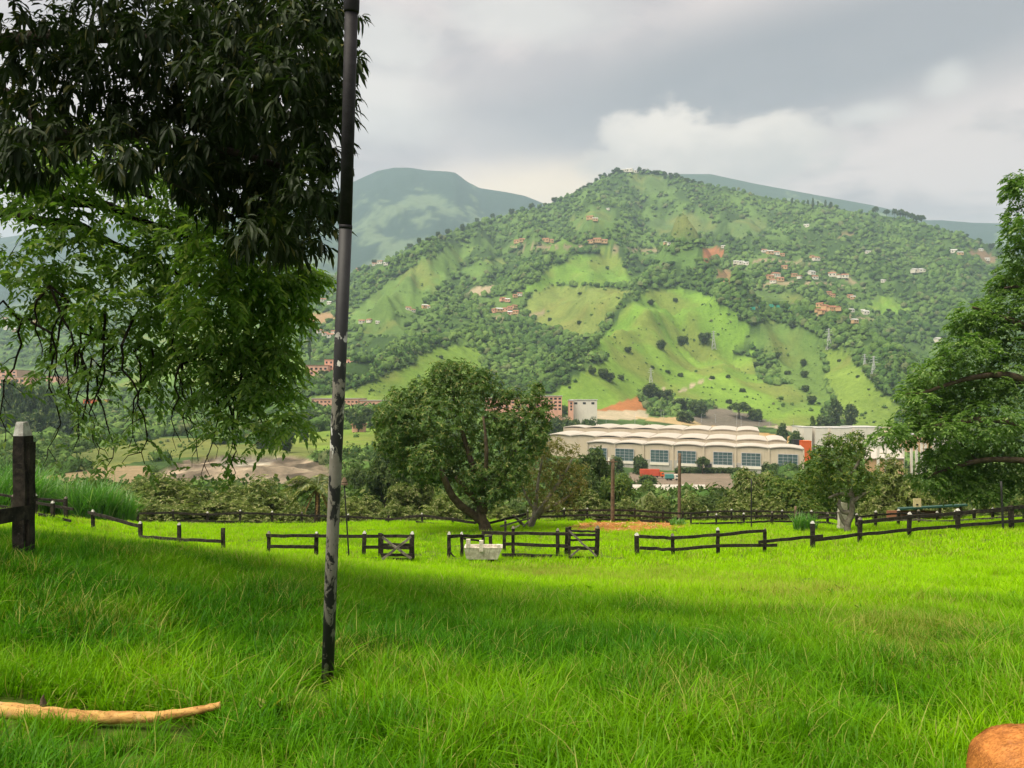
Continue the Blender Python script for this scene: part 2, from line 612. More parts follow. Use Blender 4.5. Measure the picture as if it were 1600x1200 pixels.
def _forest(T):
    g = T.n('ShaderNodeNewGeometry')
    ri = g.outputs['Random Per Island']
    p = pos(T)
    n1 = T.noise(p, .006, 4)
    n2 = T.noise(p, .35, 3)
    col = T.mix(ri, (.040, .086, .020), (.110, .180, .042))
    col = T.mix(T.ramp(n1, .44, .60), col, T.mix(ri, (.075, .140, .034), (.150, .225, .056)))
    col = T.mix(T.m('MULTIPLY', T.m('GREATER_THAN', ri, .93), .8), col, (.12, .13, .06))
    col = T.mix(T.m('MULTIPLY', T.ramp(n2, .42, .70), .45), col, (.026, .050, .016))
    d = T.n('ShaderNodeBsdfDiffuse')
    T.put(d.inputs['Color'], col)
    bn = T.n('ShaderNodeBump')
    bn.inputs['Strength'].default_value = .9
    bn.inputs['Distance'].default_value = 2.0
    T.put(bn.inputs['Height'], n2)
    T.t.links.new(bn.outputs[0], d.inputs['Normal'])
    return d.outputs[0]


M['forest'] = material('hillside_trees', _forest)


def _terrain(T):
    at = T.n('ShaderNodeVertexColor', layer_name='cover')
    p = pos(T)
    n1 = T.noise(p, .03, 5, .6)
    n2 = T.noise(p, .22, 4, .65)
    n3 = T.noise(p, 1.6, 3, .6)
    s = T.m('ADD', T.m('ADD', T.m('MULTIPLY', n1, .55), T.m('MULTIPLY', n2, .6)), T.m('MULTIPLY', n3, .35))
    v = T.ramp(s, .45, 1.05, False)
    col = T.mix(v, T.mix(1.0, at.outputs[0], (.52, .60, .50), 'MULTIPLY'), T.mix(1.0, at.outputs[0], (1.44, 1.32, 1.25), 'MULTIPLY'))
    return bsdf(T, col, .95, .1, T.m('ADD', n2, n3), .8, 1.6)


M['terrain'] = material('hillside_cover', _terrain)


def _soil(T):
    at = T.n('ShaderNodeVertexColor', layer_name='cover')
    p = pos(T)
    n2 = T.noise(p, 2.5, 5, .65)
    n3 = T.noise(p, 22, 4, .65)
    col = T.mix(T.ramp(n2, .3, .7), T.mix(1.0, at.outputs[0], (.6, .65, .6), 'MULTIPLY'), T.mix(1.0, at.outputs[0], (1.3, 1.2, 1.1), 'MULTIPLY'))
    col = T.mix(T.m('MULTIPLY', T.ramp(n3, .45, .7), .4), col, (.06, .05, .02))
    return bsdf(T, col, .95, .1, T.m('ADD', n2, n3), .8, .05)


M['soil'] = material('meadow_soil', _soil)


def _grass(T):
    g = T.n('ShaderNodeNewGeometry')
    ri = g.outputs['Random Per Island']
    oi = T.n('ShaderNodeObjectInfo').outputs['Random']
    at = T.n('ShaderNodeAttribute', attribute_type='INSTANCER', attribute_name='dry').outputs['Fac']
    fr = T.n('ShaderNodeAttribute', attribute_type='INSTANCER', attribute_name='fresh').outputs['Fac']
    f = T.m('ADD', T.m('MULTIPLY', ri, .75), T.m('MULTIPLY', oi, .25))
    lush_shaded = T.mix(f, (.020, .095, .004), (.105, .330, .006))
    young_lit = T.mix(f, (.200, .420, .001), (.440, .740, .001))
    col = T.mix(fr, lush_shaded, young_lit)  # the mix also carries painted shade and light across the lawn
    old = T.mix(ri, (.24, .24, .045), (.36, .33, .09))
    isold = T.m('MULTIPLY', T.m('GREATER_THAN', T.m('ADD', T.m('MULTIPLY', at, .60), ri), .97), .8)
    col = T.mix(isold, col, old)
    d = T.n('ShaderNodeBsdfDiffuse')
    T.put(d.inputs['Color'], col)
    tr = T.n('ShaderNodeBsdfTranslucent')
    T.put(tr.inputs['Color'], T.mix(1.0, col, (1.1, 1.15, .4), 'MULTIPLY'))
    mx = T.n('ShaderNodeMixShader')
    mx.inputs[0].default_value = .42
    T.t.links.new(d.outputs[0], mx.inputs[1])
    T.t.links.new(tr.outputs[0], mx.inputs[2])
    gl = T.n('ShaderNodeBsdfGlossy')
    gl.inputs['Roughness'].default_value = .38
    gl.inputs['Color'].default_value = (.85, .95, .8, 1)
    m2 = T.n('ShaderNodeMixShader')
    m2.inputs[0].default_value = .007
    T.t.links.new(mx.outputs[0], m2.inputs[1])
    T.t.links.new(gl.outputs[0], m2.inputs[2])
    return m2.outputs[0]


M['grass'] = material('meadow_grass_blade', _grass)

# ------------------------------------------------------------------ ground shape: meadow
_ctl = [P(515, 1085, 5.8), P(800, 1085, 5.8), P(1200, 1088, 5.8), P(30, 878, 9.2), P(20, 806, 38), P(82, 813, 38), P(145, 833, 38),
        P(220, 845, 36), P(280, 857, 34), P(348, 864, 33), P(419, 870, 32), P(568, 870, 32), P(646, 879, 31), P(800, 870, 32),
        P(932, 877, 31.5), P(1052, 869, 32.5), P(1194, 866, 33), P(1340, 852, 35), P(1420, 841, 36.5), P(1497, 832, 38),
        P(1590, 831, 39), P(300, 822, 57), P(600, 817, 58), P(900, 816, 58), P(1200, 818, 57), P(1500, 814, 54), P(120, 818, 54),
        P(755, 831, 47), P(1322, 833, 46), (0, 0, -1.50), (-6, 0, -1.0), (7, 0, -1.55), (0, 3, -1.86), (3, 3, -1.86), (0, -20, 1.0), (-30, -15, 2.0), (30, -15, .5),
        P(-700, 812, 40), P(2300, 815, 45), (11, 12, -3.2), (14, 20, -4.6), (0, 16, -4.0), (-12, 20, -3.7), (60, 60, -10), (-60, 60, -9.5), (-40, 10, -1.2), (40, 10, -2.8)]
_ctl = np.array([np.asarray(c_, float) for c_ in _ctl])


def _tpsk(r2):
    return np.where(r2 > 0, 0.5 * r2 * np.log(r2 + 1e-12), 0.0)


def _tps_fit(c_, lam=0.6):
    n = len(c_)
    xy, z = c_[:, :2] / 10.0, c_[:, 2]
    d2 = ((xy[:, None] - xy[None]) ** 2).sum(-1)
    A = np.zeros((n + 3, n + 3))
    A[:n, :n] = _tpsk(d2) + lam * np.eye(n) * 0.02
    A[:n, n] = 1
    A[:n, n + 1:] = xy
    A[n, :n] = 1
    A[n + 1:, :n] = xy.T
    return xy, np.linalg.solve(A, np.concatenate([z, np.zeros(3)]))


_txy, _tw = _tps_fit(_ctl)


def meadow_z(x, y):
    x, y = np.asarray(x, float), np.asarray(y, float)
    q = np.stack([x.ravel(), y.ravel()], 1) / 10.0
    out = np.empty(len(q))
    for i in range(0, len(q), 20000):
        qq = q[i:i + 20000]
        d2 = ((qq[:, None] - _txy[None]) ** 2).sum(-1)
        out[i:i + 20000] = _tpsk(d2) @ _tw[:-3] + _tw[-3] + qq @ _tw[-2:]
    out = out.reshape(x.shape)
    out = out + (fbm(x / 2.3, y / 2.3, 5, 3) - .5) * .16
    return out - np.clip(y - 58.5, 0, None) ** 2 * .10


# ------------------------------------------------------------------ ground shape: valley and mountain
TC = {
    -700: [(57, 822), (75, 840), (110, 818), (180, 778), (250, 745), (330, 718), (480, 690), (650, 668), (900, 640), (1200, 612), (1500, 590), (2000, 550), (2900, 500)],
    0: [(57, 822), (75, 842), (110, 818), (180, 778), (250, 748), (330, 720), (480, 690), (650, 668), (900, 640), (1200, 612), (1500, 590), (2000, 545), (2900, 490)],
    250: [(57, 822), (75, 842), (110, 818), (180, 780), (250, 750), (330, 714), (480, 692), (700, 664), (900, 632), (1100, 600), (1500, 560), (2000, 525), (2900, 480)],
    420: [(57, 822), (75, 842), (110, 820), (180, 785), (250, 755), (330, 716), (420, 698), (600, 668), (750, 642), (900, 610), (1200, 562), (1600, 515), (2200, 470), (2900, 440)],
    500: [(57, 822), (75, 842), (110, 825), (180, 790), (250, 755), (330, 722), (420, 695), (550, 668), (690, 640), (800, 615), (1000, 580), (1400, 522), (1800, 480), (2300, 446)],
    600: [(57, 822), (75, 842), (110, 825), (180, 795), (250, 765), (330, 735), (420, 695), (560, 668), (690, 640), (790, 617), (950, 575), (1300, 510), (1700, 455), (2300, 402)],
    700: [(57, 822), (75, 842), (110, 828), (180, 800), (250, 775), (330, 745), (420, 705), (600, 668), (700, 642), (850, 612), (1000, 568), (1300, 500), (1800, 420), (2400, 362)],
    850: [(57, 822), (75, 842), (110, 830), (180, 802), (250, 780), (330, 758), (420, 742), (560, 712), (720, 660), (800, 640), (920, 618), (1050, 580), (1350, 500), (1900, 390), (2500, 318)],
    985: [(57, 822), (75, 842), (110, 830), (180, 802), (250, 780), (330, 762), (420, 747), (480, 737), (620, 712), (700, 672), (800, 645), (950, 612), (1200, 560), (1500, 480), (2000, 370), (2600, 264)],
    1150: [(57, 822), (75, 842), (110, 830), (180, 802), (250, 780), (330, 762), (420, 747), (480, 737), (620, 715), (740, 684), (850, 664), (930, 640), (1080, 600), (1350, 530), (1600, 450), (2100, 360), (2600, 292)],
    1300: [(57, 822), (75, 842), (110, 830), (180, 802), (250, 780), (330, 762), (420, 747), (480, 737), (600, 712), (760, 684), (900, 664), (1150, 592), (1400, 520), (1700, 440), (2100, 380), (2500, 322)],
    1450: [(57, 822), (75, 842), (110, 830), (180, 800), (250, 778), (330, 760), (420, 747), (480, 737), (600, 712), (760, 690), (960, 660), (1200, 600), (1500, 520), (1800, 450), (2100, 400), (2400, 347)],
    1600: [(57, 822), (75, 840), (110, 826), (180, 795), (250, 775), (330, 760), (480, 735), (700, 700), (1000, 660), (1300, 590), (1600, 520), (2000, 450), (2300, 396)],
    2300: [(57, 822), (75, 840), (110, 826), (180, 795), (250, 775), (330, 760), (480, 735), (700, 700), (1000, 670), (1400, 620), (1800, 570), (2300, 520)],
}
SIL = [(-700, 500), (300, 478), (420, 442), (480, 446), (520, 430), (560, 420), (600, 404), (640, 385), (700, 362), (760, 340), (850, 319), (900, 296), (945, 273), (965, 266), (985, 264), (1040, 270),
       (1100, 286), (1150, 294), (1200, 306), (1250, 313), (1300, 322), (1350, 330), (1400, 337), (1450, 348), (1500, 362), (1545, 380), (1600, 398), (1800, 450), (2300, 520)]
NCOL, NROW = 620, 380
GPX = np.linspace(-500, 2150, NCOL)
GY = np.exp(np.linspace(math.log(57), math.log(3300), NROW))


def _build_grid():
    keys = sorted(TC)
    cols, yc = [], []
    for k_ in keys:
        a = np.array(TC[k_], float)
        py = np.interp(np.log(GY), np.log(a[:, 0]), a[:, 1])
        z = (HY - py) / F * GY
        z = np.where(GY > a[-1, 0], (HY - a[-1, 1]) / F * a[-1, 0] - .30 * (GY - a[-1, 0]), z)
        cols.append(z)
        yc.append(a[-1, 0])
    cols = np.array(cols)
    ks = np.array(keys, float)
    Z = np.empty((NROW, NCOL))
    for r in range(NROW):
        Z[r] = np.interp(GPX, ks, cols[:, r])
    crest = np.interp(GPX, ks, yc)
    ker = np.exp(-0.5 * (np.arange(-18, 19) / 8.0) ** 2)
    ker /= ker.sum()
    Zp = np.pad(Z, ((0, 0), (18, 18)), mode='edge')
    Z = np.apply_along_axis(lambda v: np.convolve(v, ker, 'valid'), 1, Zp)
    k2 = np.exp(-0.5 * (np.arange(-6, 7) / 2.5) ** 2)
    k2 /= k2.sum()
    Zp = np.pad(Z, ((6, 6), (0, 0)), mode='edge')
    Z = np.apply_along_axis(lambda v: np.convolve(v, k2, 'valid'), 0, Zp)
    X = (GPX[None, :] - CX) / F * GY[:, None]
    Yg = np.repeat(GY[:, None], NCOL, 1)
    # a rising slope is cut by gullies and spurs that run downhill
    w = sstep(820, 1300, Yg) * sstep(430, 620, np.repeat(GPX[None], NROW, 0)) + .25 * sstep(900, 1500, Yg)
    w = np.clip(w, 0, 1)
    wx = X + 130 * (fbm(X / 420, Yg / 420, 3, 3) - .5) + .22 * (Yg - 1500)
    rid = 1 - np.abs(2 * fbm(wx / 260, Yg / 800, 21, 2) - 1)
    rid2 = 1 - np.abs(2 * fbm(wx / 95, Yg / 300, 33, 2) - 1)
    Z = Z + w * (78 * (rid - .72) + 32 * (rid2 - .7) + 26 * (fbm(X / 140, Yg / 140, 8, 4) - .5))
    rid3 = 1 - np.abs(2 * fbm((X + .35 * Yg + 25 * fbm(X / 90, Yg / 90, 4, 2)) / 38, Yg / 170, 35, 2) - 1)
    Z = Z + w * 17 * (rid3 - .7)
    Z = Z + sstep(90, 250, Yg) * (1 - w) * 3.0 * (fbm(X / 60, Yg / 60, 9, 4) - .5)
    return X, Yg, Z, crest


TX, TY, TZ, CREST = _build_grid()


def col_find(px, py, ymin=60.0, Z=None):
    """depth at which the terrain first shows at photo row py in photo column px"""
    Z = TZ if Z is None else Z
    c_ = (px - GPX[0]) / (GPX[-1] - GPX[0]) * (NCOL - 1)
    i = int(np.clip(math.floor(c_), 0, NCOL - 2))
    t = c_ - i
    z = Z[:, i] * (1 - t) + Z[:, i + 1] * t
    row = HY - z / GY * F
    ok = np.where((row <= py) & (GY >= ymin))[0]
    if len(ok) == 0:
        return float(GY[np.argmin(np.where(GY >= ymin, row, 9e9))])
    j = ok[0]
    if j == 0:
        return float(GY[0])
    r0, r1 = row[j - 1], row[j]
    s = np.clip((r0 - py) / (r0 - r1 + 1e-9), 0, 1)
    return float(GY[j - 1] * (1 - s) + GY[j] * s)


# named spurs of the near mountain, as ridge lines down the slope (column, row)
SPURS = [([(960, 400), (905, 405), (860, 430), (825, 470)], 26, 95),
         ([(1066, 450), (1010, 490), (960, 530)], 34, 110), ([(1066, 450), (1120, 500), (1165, 545)], 36, 110),
         ([(1130, 545), (1040, 550), (960, 580), (890, 615)], 24, 80),
         ([(1288, 540), (1330, 575), (1375, 615), (1410, 645)], 36, 95),
         ([(1250, 505), (1210, 520), (1180, 545)], 20, 80),
         ([(720, 385), (650, 425), (580, 480)], 26, 90), ([(690, 420), (640, 460), (600, 500)], 18, 60),
         ([(735, 545), (680, 560), (600, 600), (540, 612)], 14, 70)]


def _add_spurs():
    base = TZ.copy()
    for line, amp, wid in SPURS:
        pts = []
        for px, py in line:
            Yd = col_find(px, py, 600, base)
            pts.append(((px - CX) / F * Yd, Yd))
        pts = np.array(pts)
        best = np.full(TX.shape, 9e9)
        for a, b in zip(pts[:-1], pts[1:]):
            d = b - a
            t = np.clip(((TX - a[0]) * d[0] + (TY - a[1]) * d[1]) / (d @ d), 0, 1)
            best = np.minimum(best, np.hypot(TX - a[0] - t * d[0], TY - a[1] - t * d[1]))
        TZ[:] = TZ + 2.2 * amp * np.clip(1 - best / wid, 0, 1) ** 1.25


_add_spurs()


def _fit_skyline():
    s = np.array(SIL, float)
    want = np.interp(GPX, s[:, 0], s[:, 1]) + 3.0
    for _ in range(4):
        row = HY - TZ / TY * F
        got = row.min(0)
        yat = GY[row.argmin(0)]
        need = (got - want) / F * yat
        wgt = sstep(0.45, 1.0, GY[:, None] / CREST[None, :])
        TZ[:] = TZ + wgt * need[None, :]


_fit_skyline()


def valley_z(x, y):
    x, y = np.asarray(x, float), np.asarray(y, float)
    px = CX + F * x / np.maximum(y, 1)
    c_ = np.clip((px - GPX[0]) / (GPX[-1] - GPX[0]) * (NCOL - 1), 0, NCOL - 1.001)
    r = np.clip((np.log(np.maximum(y, 57)) - math.log(57)) / (math.log(3300) - math.log(57)) * (NROW - 1), 0, NROW - 1.001)
    i, j = np.floor(r).astype(int), np.floor(c_).astype(int)
    a, b = r - i, c_ - j
    return (TZ[i, j] * (1 - b) + TZ[i, j + 1] * b) * (1 - a) + (TZ[i + 1, j] * (1 - b) + TZ[i + 1, j + 1] * b) * a


def ground_z(x, y):
    x, y = np.asarray(x, float), np.asarray(y, float)
    m_ = meadow_z(x, y)
    return np.where(y < 61, m_, np.maximum(np.where(y < 66, m_, -1e9), valley_z(x, y)))


def gz(x, y):
    return float(ground_z(np.array([x]), np.array([y]))[0])


# land cover of the slopes, outlined as seen from the meadow
PASTURE = [
    ([(800, 470), (825, 440), (862, 420), (905, 397), (958, 392), (978, 415), (990, 440), (945, 445), (880, 440)], (.125, .225, .035)),
    ([(815, 480), (850, 446), (940, 447), (985, 455), (955, 490), (940, 520), (900, 527), (835, 505)], (.150, .200, .050)),
    ([(1066, 448), (1010, 455), (980, 478), (955, 520), (915, 550), (990, 558), (1080, 540), (1150, 548), (1205, 532), (1135, 475)], (.130, .235, .034)),
    ([(858, 618), (895, 590), (950, 556), (1040, 541), (1130, 546), (1185, 562), (1180, 590), (1232, 606), (1285, 640), (1295, 667), (1205, 668), (1150, 650), (1110, 632), (1060, 628), (1010, 616), (950, 640), (870, 642)], (.140, .235, .036)),
    ([(1288, 540), (1322, 550), (1372, 600), (1412, 640), (1402, 668), (1325, 668), (1308, 640), (1292, 600)], (.150, .225, .042)),
    ([(1205, 560), (1285, 545), (1288, 600), (1300, 645), (1240, 612)], (.105, .175, .040)),
    ([(1350, 482), (1382, 459), (1420, 488), (1385, 494)], (.130, .235, .034)),
    ([(540, 500), (590, 455), (650, 412), (712, 384), (728, 392), (650, 448), (610, 500), (560, 515)], (.110, .185, .048)),
    ([(480, 622), (560, 603), (640, 568), (700, 538), (738, 546), (755, 575), (720, 622), (620, 626)], (.140, .230, .036)),
    ([(1145, 522), (1200, 500), (1262, 516), (1300, 536), (1215, 560)], (.095, .165, .040)),
    ([(1128, 352), (1180, 338), (1205, 360), (1150, 374)], (.085, .140, .045)),
    ([(1010, 398), (1090, 390), (1085, 414), (1020, 412)], (.085, .155, .040)),
    ([(655, 440), (690, 402), (735, 388), (712, 425), (650, 482), (610, 496)], (.11, .19, .045)),
    ([(760, 470), (800, 455), (812, 470), (780, 486)], (.10, .17, .042)),
    ([(890, 348), (930, 326), (965, 330), (950, 356), (905, 366)], (.085, .15, .042)),
    ([(1195, 600), (1240, 600), (1270, 640), (1225, 640)], (.12, .20, .04)),
    ([(560, 520), (600, 500), (650, 498), (620, 530)], (.09, .155, .042)),
    ([(845, 390), (880, 371), (905, 386), (870, 398)], (.110, .190, .040)),
    ([(715, 425), (760, 403), (795, 410), (745, 440)], (.095, .165, .042)),
    ([(1000, 348), (1090, 330), (1130, 360), (1060, 378)], (.075, .125, .042)),
    ([(980, 277), (1030, 272), (1060, 300), (1000, 300)], (.080, .135, .042)),
    ([(0, 654), (90, 650), (115, 662), (0, 678)], (.190, .210, .050)),
    ([(150, 612), (230, 570), (330, 543), (480, 560), (470, 602), (330, 604)], (.105, .185, .040)),
    ([(430, 684), (520, 670), (600, 668), (610, 700), (450, 708)], (.150, .230, .038)),
    ([(90, 712), (250, 685), (500, 698), (470, 722), (300, 712), (140, 735)], (.135, .165, .048)),
    ([(200, 520), (330, 500), (420, 505), (400, 540), (260, 550)], (.10, .165, .045)),
    ([(1180, 462), (1235, 452), (1262, 470), (1210, 478)], (.085, .14, .04)),
]
BARE = [
    ([(1088, 392), (1118, 386), (1134, 388), (1128, 402), (1098, 406)], (.30, .13, .065)),
    ([(1118, 424), (1138, 420), (1142, 440), (1128, 442)], (.26, .17, .09)),
    ([(930, 642), (1000, 618), (1010, 641)], (.36, .15, .055)),
    ([(860, 655), (900, 646), (950, 641), (1008, 641), (1014, 652), (985, 656), (900, 656)], (.42, .36, .26)),
    ([(985, 652), (1060, 652), (1130, 660), (1188, 676), (1245, 692), (1205, 694), (1120, 672), (1050, 662)], (.46, .34, .18)),
    ([(1080, 655), (1088, 642), (1120, 638), (1170, 645), (1215, 664), (1150, 668), (1100, 664)], (.16, .14, .115)),
    ([(1185, 676), (1235, 682), (1262, 690), (1215, 690)], (.45, .27, .11)),
    ([(1190, 664), (1260, 668), (1400, 667), (1400, 676), (1300, 684), (1230, 674)], (.40, .34, .26)),
    ([(225, 745), (280, 722), (330, 711), (400, 708), (470, 711), (500, 722), (545, 740), (530, 775), (470, 795), (380, 770), (300, 765)], (.27, .225, .175)),
    ([(330, 716), (400, 712), (440, 716), (420, 726), (350, 730)], (.34, .31, .27)),
    ([(60, 745), (160, 730), (240, 728), (230, 760), (120, 765)], (.30, .23, .14)),
    ([(470, 492), (515, 487), (528, 500), (480, 508)], (.30, .20, .11)),
    ([(728, 464), (740, 450), (772, 446), (766, 460)], (.36, .30, .21)),
    ([(985, 762), (985, 738), (1060, 738), (1140, 738), (1150, 764), (1060, 765)], (.24, .19, .15)),
    ([(1300, 372), (1330, 362), (1345, 372)], (.2, .17, .09)),
    ([(1110, 590), (1085, 598), (1060, 612), (1062, 615), (1088, 601), (1112, 593)], (.38, .32, .23)),
    ([(1036, 606), (1050, 622), (1058, 632), (1055, 633), (1046, 623), (1034, 608)], (.38, .32, .23)),
    ([(1140, 414), (1190, 404), (1240, 408), (1300, 424), (1340, 440), (1338, 443), (1298, 428), (1238, 412), (1190, 408), (1142, 417)], (.28, .23, .15)),
    ([(1180, 446), (1230, 440), (1290, 440), (1350, 452), (1350, 455), (1290, 444), (1230, 444), (1182, 450)], (.28, .23, .15)),
    ([(1265, 493), (1320, 492), (1370, 500), (1370, 503), (1320, 496), (1266, 497)], (.28, .23, .15)),
    ([(760, 494), (810, 496), (850, 486), (850, 489), (810, 500), (760, 498)], (.28, .23, .15)),
    ([(795, 385), (870, 384), (960, 386), (1040, 392), (1040, 395), (960, 390), (870, 388), (795, 389)], (.26, .21, .14)),
    ([(1510, 395), (1535, 390), (1560, 408), (1540, 412)], (.22, .15, .09)),
]


def cover_of(px, py, x, y):
    wob = 20 * (fbm(x / 45, y / 45, 40, 4) - .5)
    wob2 = 20 * (fbm(x / 45 + 50, y / 45, 41, 4) - .5)
    qx, qy = px + wob, py + wob2 * .7
    n = fbm(x / 90, y / 90, 44, 4)
    sc = sstep(.44, .60, n * .65 + .35 * fbm(x / 30, y / 30, 47, 3))
    base = np.stack([.042 + .060 * sc, .082 + .095 * sc, .022 + .022 * sc], -1)
    kind = np.zeros(px.shape, int)
    for poly, c_ in PASTURE:
        m_ = inpoly(qx, qy, poly)
        base[m_] = np.array(c_)
        kind[m_] = 1
    for poly, c_ in BARE:
        m_ = inpoly(px + wob * .3, py + wob2 * .15, poly)
        base[m_] = np.array(c_)
        kind[m_] = 2
    return base, kind


def _dig():
    row = HY - TZ / TY * F
    m_ = inpoly(np.repeat(GPX[None], NROW, 0), row, BARE[8][0])
    TZ[m_] += (9 * (fbm(TX / 26, TY / 40, 68, 3) - .55) + 2.5 * (fbm(TX / 6, TY / 9, 69, 3) - .5))[m_]


_dig()


def make_terrain():
    row = HY - TZ / TY * F
    px = np.repeat(GPX[None], NROW, 0)
    colr, kind = cover_of(px, row, TX, TY)
    # dry streaks on open pasture follow the fall of the slope
    st = fbm((TX + .5 * TY) / 14, TY / 90, 61, 3)
    pm = kind == 1
    st2 = fbm(TX / 45, TY / 70, 63, 4)
    colr[pm] = colr[pm] * (0.74 + .46 * st[pm] + .40 * st2[pm])[:, None]
    dryp = sstep(.50, .70, fbm(TX / 70, TY / 55, 72, 4))[..., None] * (pm * .55)[..., None]
    colr[:] = colr * (1 - dryp) + np.array([.19, .20, .055]) * dryp
    qm = inpoly(px, row, BARE[8][0])
    qn = fbm(TX / 9, TY / 22, 66, 4)
    colr[qm] = colr[qm] * np.clip(-.35 + 2.6 * qn[qm], .35, 1.7)[:, None] * np.array([1, .98, .95])
    colr[:] = colr * np.array([1 + 0, 1, 1])
    V = np.stack([TX, TY, TZ], -1).reshape(-1, 3)
    i = np.arange(NROW - 1)[:, None] * NCOL
    j = np.arange(NCOL - 1)[None]
    q = np.stack([i + j, i + j + 1, i + NCOL + j + 1, i + NCOL + j], -1).reshape(-1, 4)
    me = mesh_data('terrain', V, [q], [M['terrain']], smooth=True)
    ca = me.color_attributes.new('cover', 'FLOAT_COLOR', 'POINT')
    ca.data.foreach_set('color', np.concatenate([colr.reshape(-1, 3), np.ones((NROW * NCOL, 1))], 1).astype(np.float32).ravel())
    link('valley_and_mountain_terrain', me)['kind'] = 'structure'


make_terrain()


def far_range(name, sil, Y0, Ycrest, foot_py, seed, haze_tint):
    px = np.linspace(sil[0][0], sil[-1][0], 420)
    s = np.array(sil, float)
    want = np.interp(px, s[:, 0], s[:, 1])
    t = np.linspace(0, 1.25, 100)[:, None]
    Y = Y0 + (Ycrest - Y0) * t
    prof = np.where(t <= 1, t ** 1.35, 1 - (t - 1) * 1.5)
    zc = (HY - want) / F * Ycrest
    z0 = (HY - foot_py) / F * Y0
    Z = z0 + (zc[None] - z0) * prof
    X = (px[None] - CX) / F * Y
    Yg = np.repeat(Y, 420, 1)
    rid = 1 - np.abs(2 * fbm((X + .2 * Yg) / 620, Yg / 1600, seed, 3) - 1)
    w = np.clip(t * 2, 0, 1) * np.clip((1.02 - t) * 3, 0.0, 1)
    Z = Z + w * (260 * (rid - .7) + 90 * (fbm(X / 300, Yg / 300, seed + 5, 4) - .5))
    for _ in range(2):
        got = (HY - Z / Yg * F).min(0)
        need = (got - want) / F * Ycrest
        Z = Z + sstep(.5, 1, t) * need[None]
    n = fbm(X / 260, Yg / 260, seed + 9, 5)
    n2 = fbm(X / 60, Yg / 80, seed + 12, 5)
    k_ = sstep(.46, .58, n * .5 + n2 * .5 - .22 * sstep(.75, 1.0, t))
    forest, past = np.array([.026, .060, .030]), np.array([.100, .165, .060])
    c_ = (forest + (past - forest) * k_[..., None]) * np.asarray(haze_tint)  # bluish tint paints distance haze into the cover colour
    V = np.stack([X, Yg, Z], -1).reshape(-1, 3)
    nr, nc = Z.shape
    i = np.arange(nr - 1)[:, None] * nc
    j = np.arange(nc - 1)[None]
    q = np.stack([i + j, i + j + 1, i + nc + j + 1, i + nc + j], -1).reshape(-1, 4)
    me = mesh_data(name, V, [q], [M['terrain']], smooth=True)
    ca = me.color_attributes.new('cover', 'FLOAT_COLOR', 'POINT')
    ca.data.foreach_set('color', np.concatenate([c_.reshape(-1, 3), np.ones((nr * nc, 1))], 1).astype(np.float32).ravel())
    link(name, me)['kind'] = 'structure'


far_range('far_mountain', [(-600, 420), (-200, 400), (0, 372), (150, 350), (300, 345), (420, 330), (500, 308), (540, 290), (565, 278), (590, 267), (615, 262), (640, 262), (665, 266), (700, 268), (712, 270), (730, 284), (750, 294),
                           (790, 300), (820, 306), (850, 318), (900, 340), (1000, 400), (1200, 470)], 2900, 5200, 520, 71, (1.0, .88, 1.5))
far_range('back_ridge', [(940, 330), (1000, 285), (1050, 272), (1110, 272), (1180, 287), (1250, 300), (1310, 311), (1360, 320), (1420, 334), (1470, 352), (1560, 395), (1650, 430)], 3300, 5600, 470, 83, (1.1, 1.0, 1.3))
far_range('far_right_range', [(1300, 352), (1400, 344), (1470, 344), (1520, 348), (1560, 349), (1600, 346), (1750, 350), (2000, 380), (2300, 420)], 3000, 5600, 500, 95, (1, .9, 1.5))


def make_plain():
    """low ground that carries on to the sides and behind, down past the last hills"""
    mb = MB()
    mb.add([(-16000, -6000, -70), (16000, -6000, -70), (16000, 14000, -70), (-16000, 14000, -70)], [[[0, 1, 2, 3]]])
    o = mb.build('valley_floor', M['terrain'])
    ca = o.data.color_attributes.new('cover', 'FLOAT_COLOR', 'POINT')
    ca.data.foreach_set('color', np.tile([.06, .095, .03, 1], 4).astype(np.float32))
    o['kind'] = 'structure'


make_plain()

DIRT = [(882, 828), (905, 817), (960, 813), (1040, 814), (1085, 820), (1060, 827), (1000, 831), (930, 832)]


def make_meadow():
    xs = np.concatenate([np.linspace(-110, -40, 20)[:-1], np.linspace(-40, 40, 161), np.linspace(40, 110, 20)[1:]])
    ys = np.concatenate([np.linspace(-45, 0, 20)[:-1], np.linspace(0, 68, 150)])
    X, Y = np.meshgrid(xs, ys)
    Z = meadow_z(X, Y)
    px = CX + F * X / np.maximum(Y, .5)
    py = HY - F * Z / np.maximum(Y, .5)
    n = fbm(X / 3, Y / 3, 15, 4)
    c_ = np.stack([.060 + .05 * n, .105 + .07 * n, .012 + .01 * n], -1)
    d = inpoly(px + 14 * (fbm(X * .8, Y * .8, 2) - .5), py + 5 * (fbm(X * .8, Y * .8, 6) - .5), DIRT) & (Y > 40)
    c_[d] = np.array([.40, .185, .05])
    V = np.stack([X, Y, Z], -1).reshape(-1, 3)
    nr, nc = X.shape
    i = np.arange(nr - 1)[:, None] * nc
    j = np.arange(nc - 1)[None]
    q = np.stack([i + j, i + j + 1, i + nc + j + 1, i + nc + j], -1).reshape(-1, 4)
    me = mesh_data('meadow', V, [q], [M['soil']], smooth=True)
    ca = me.color_attributes.new('cover', 'FLOAT_COLOR', 'POINT')
    ca.data.foreach_set('color', np.concatenate([c_.reshape(-1, 3), np.ones((nr * nc, 1))], 1).astype(np.float32).ravel())
    link('meadow', me)['kind'] = 'structure'


make_meadow()


# ------------------------------------------------------------------ haze


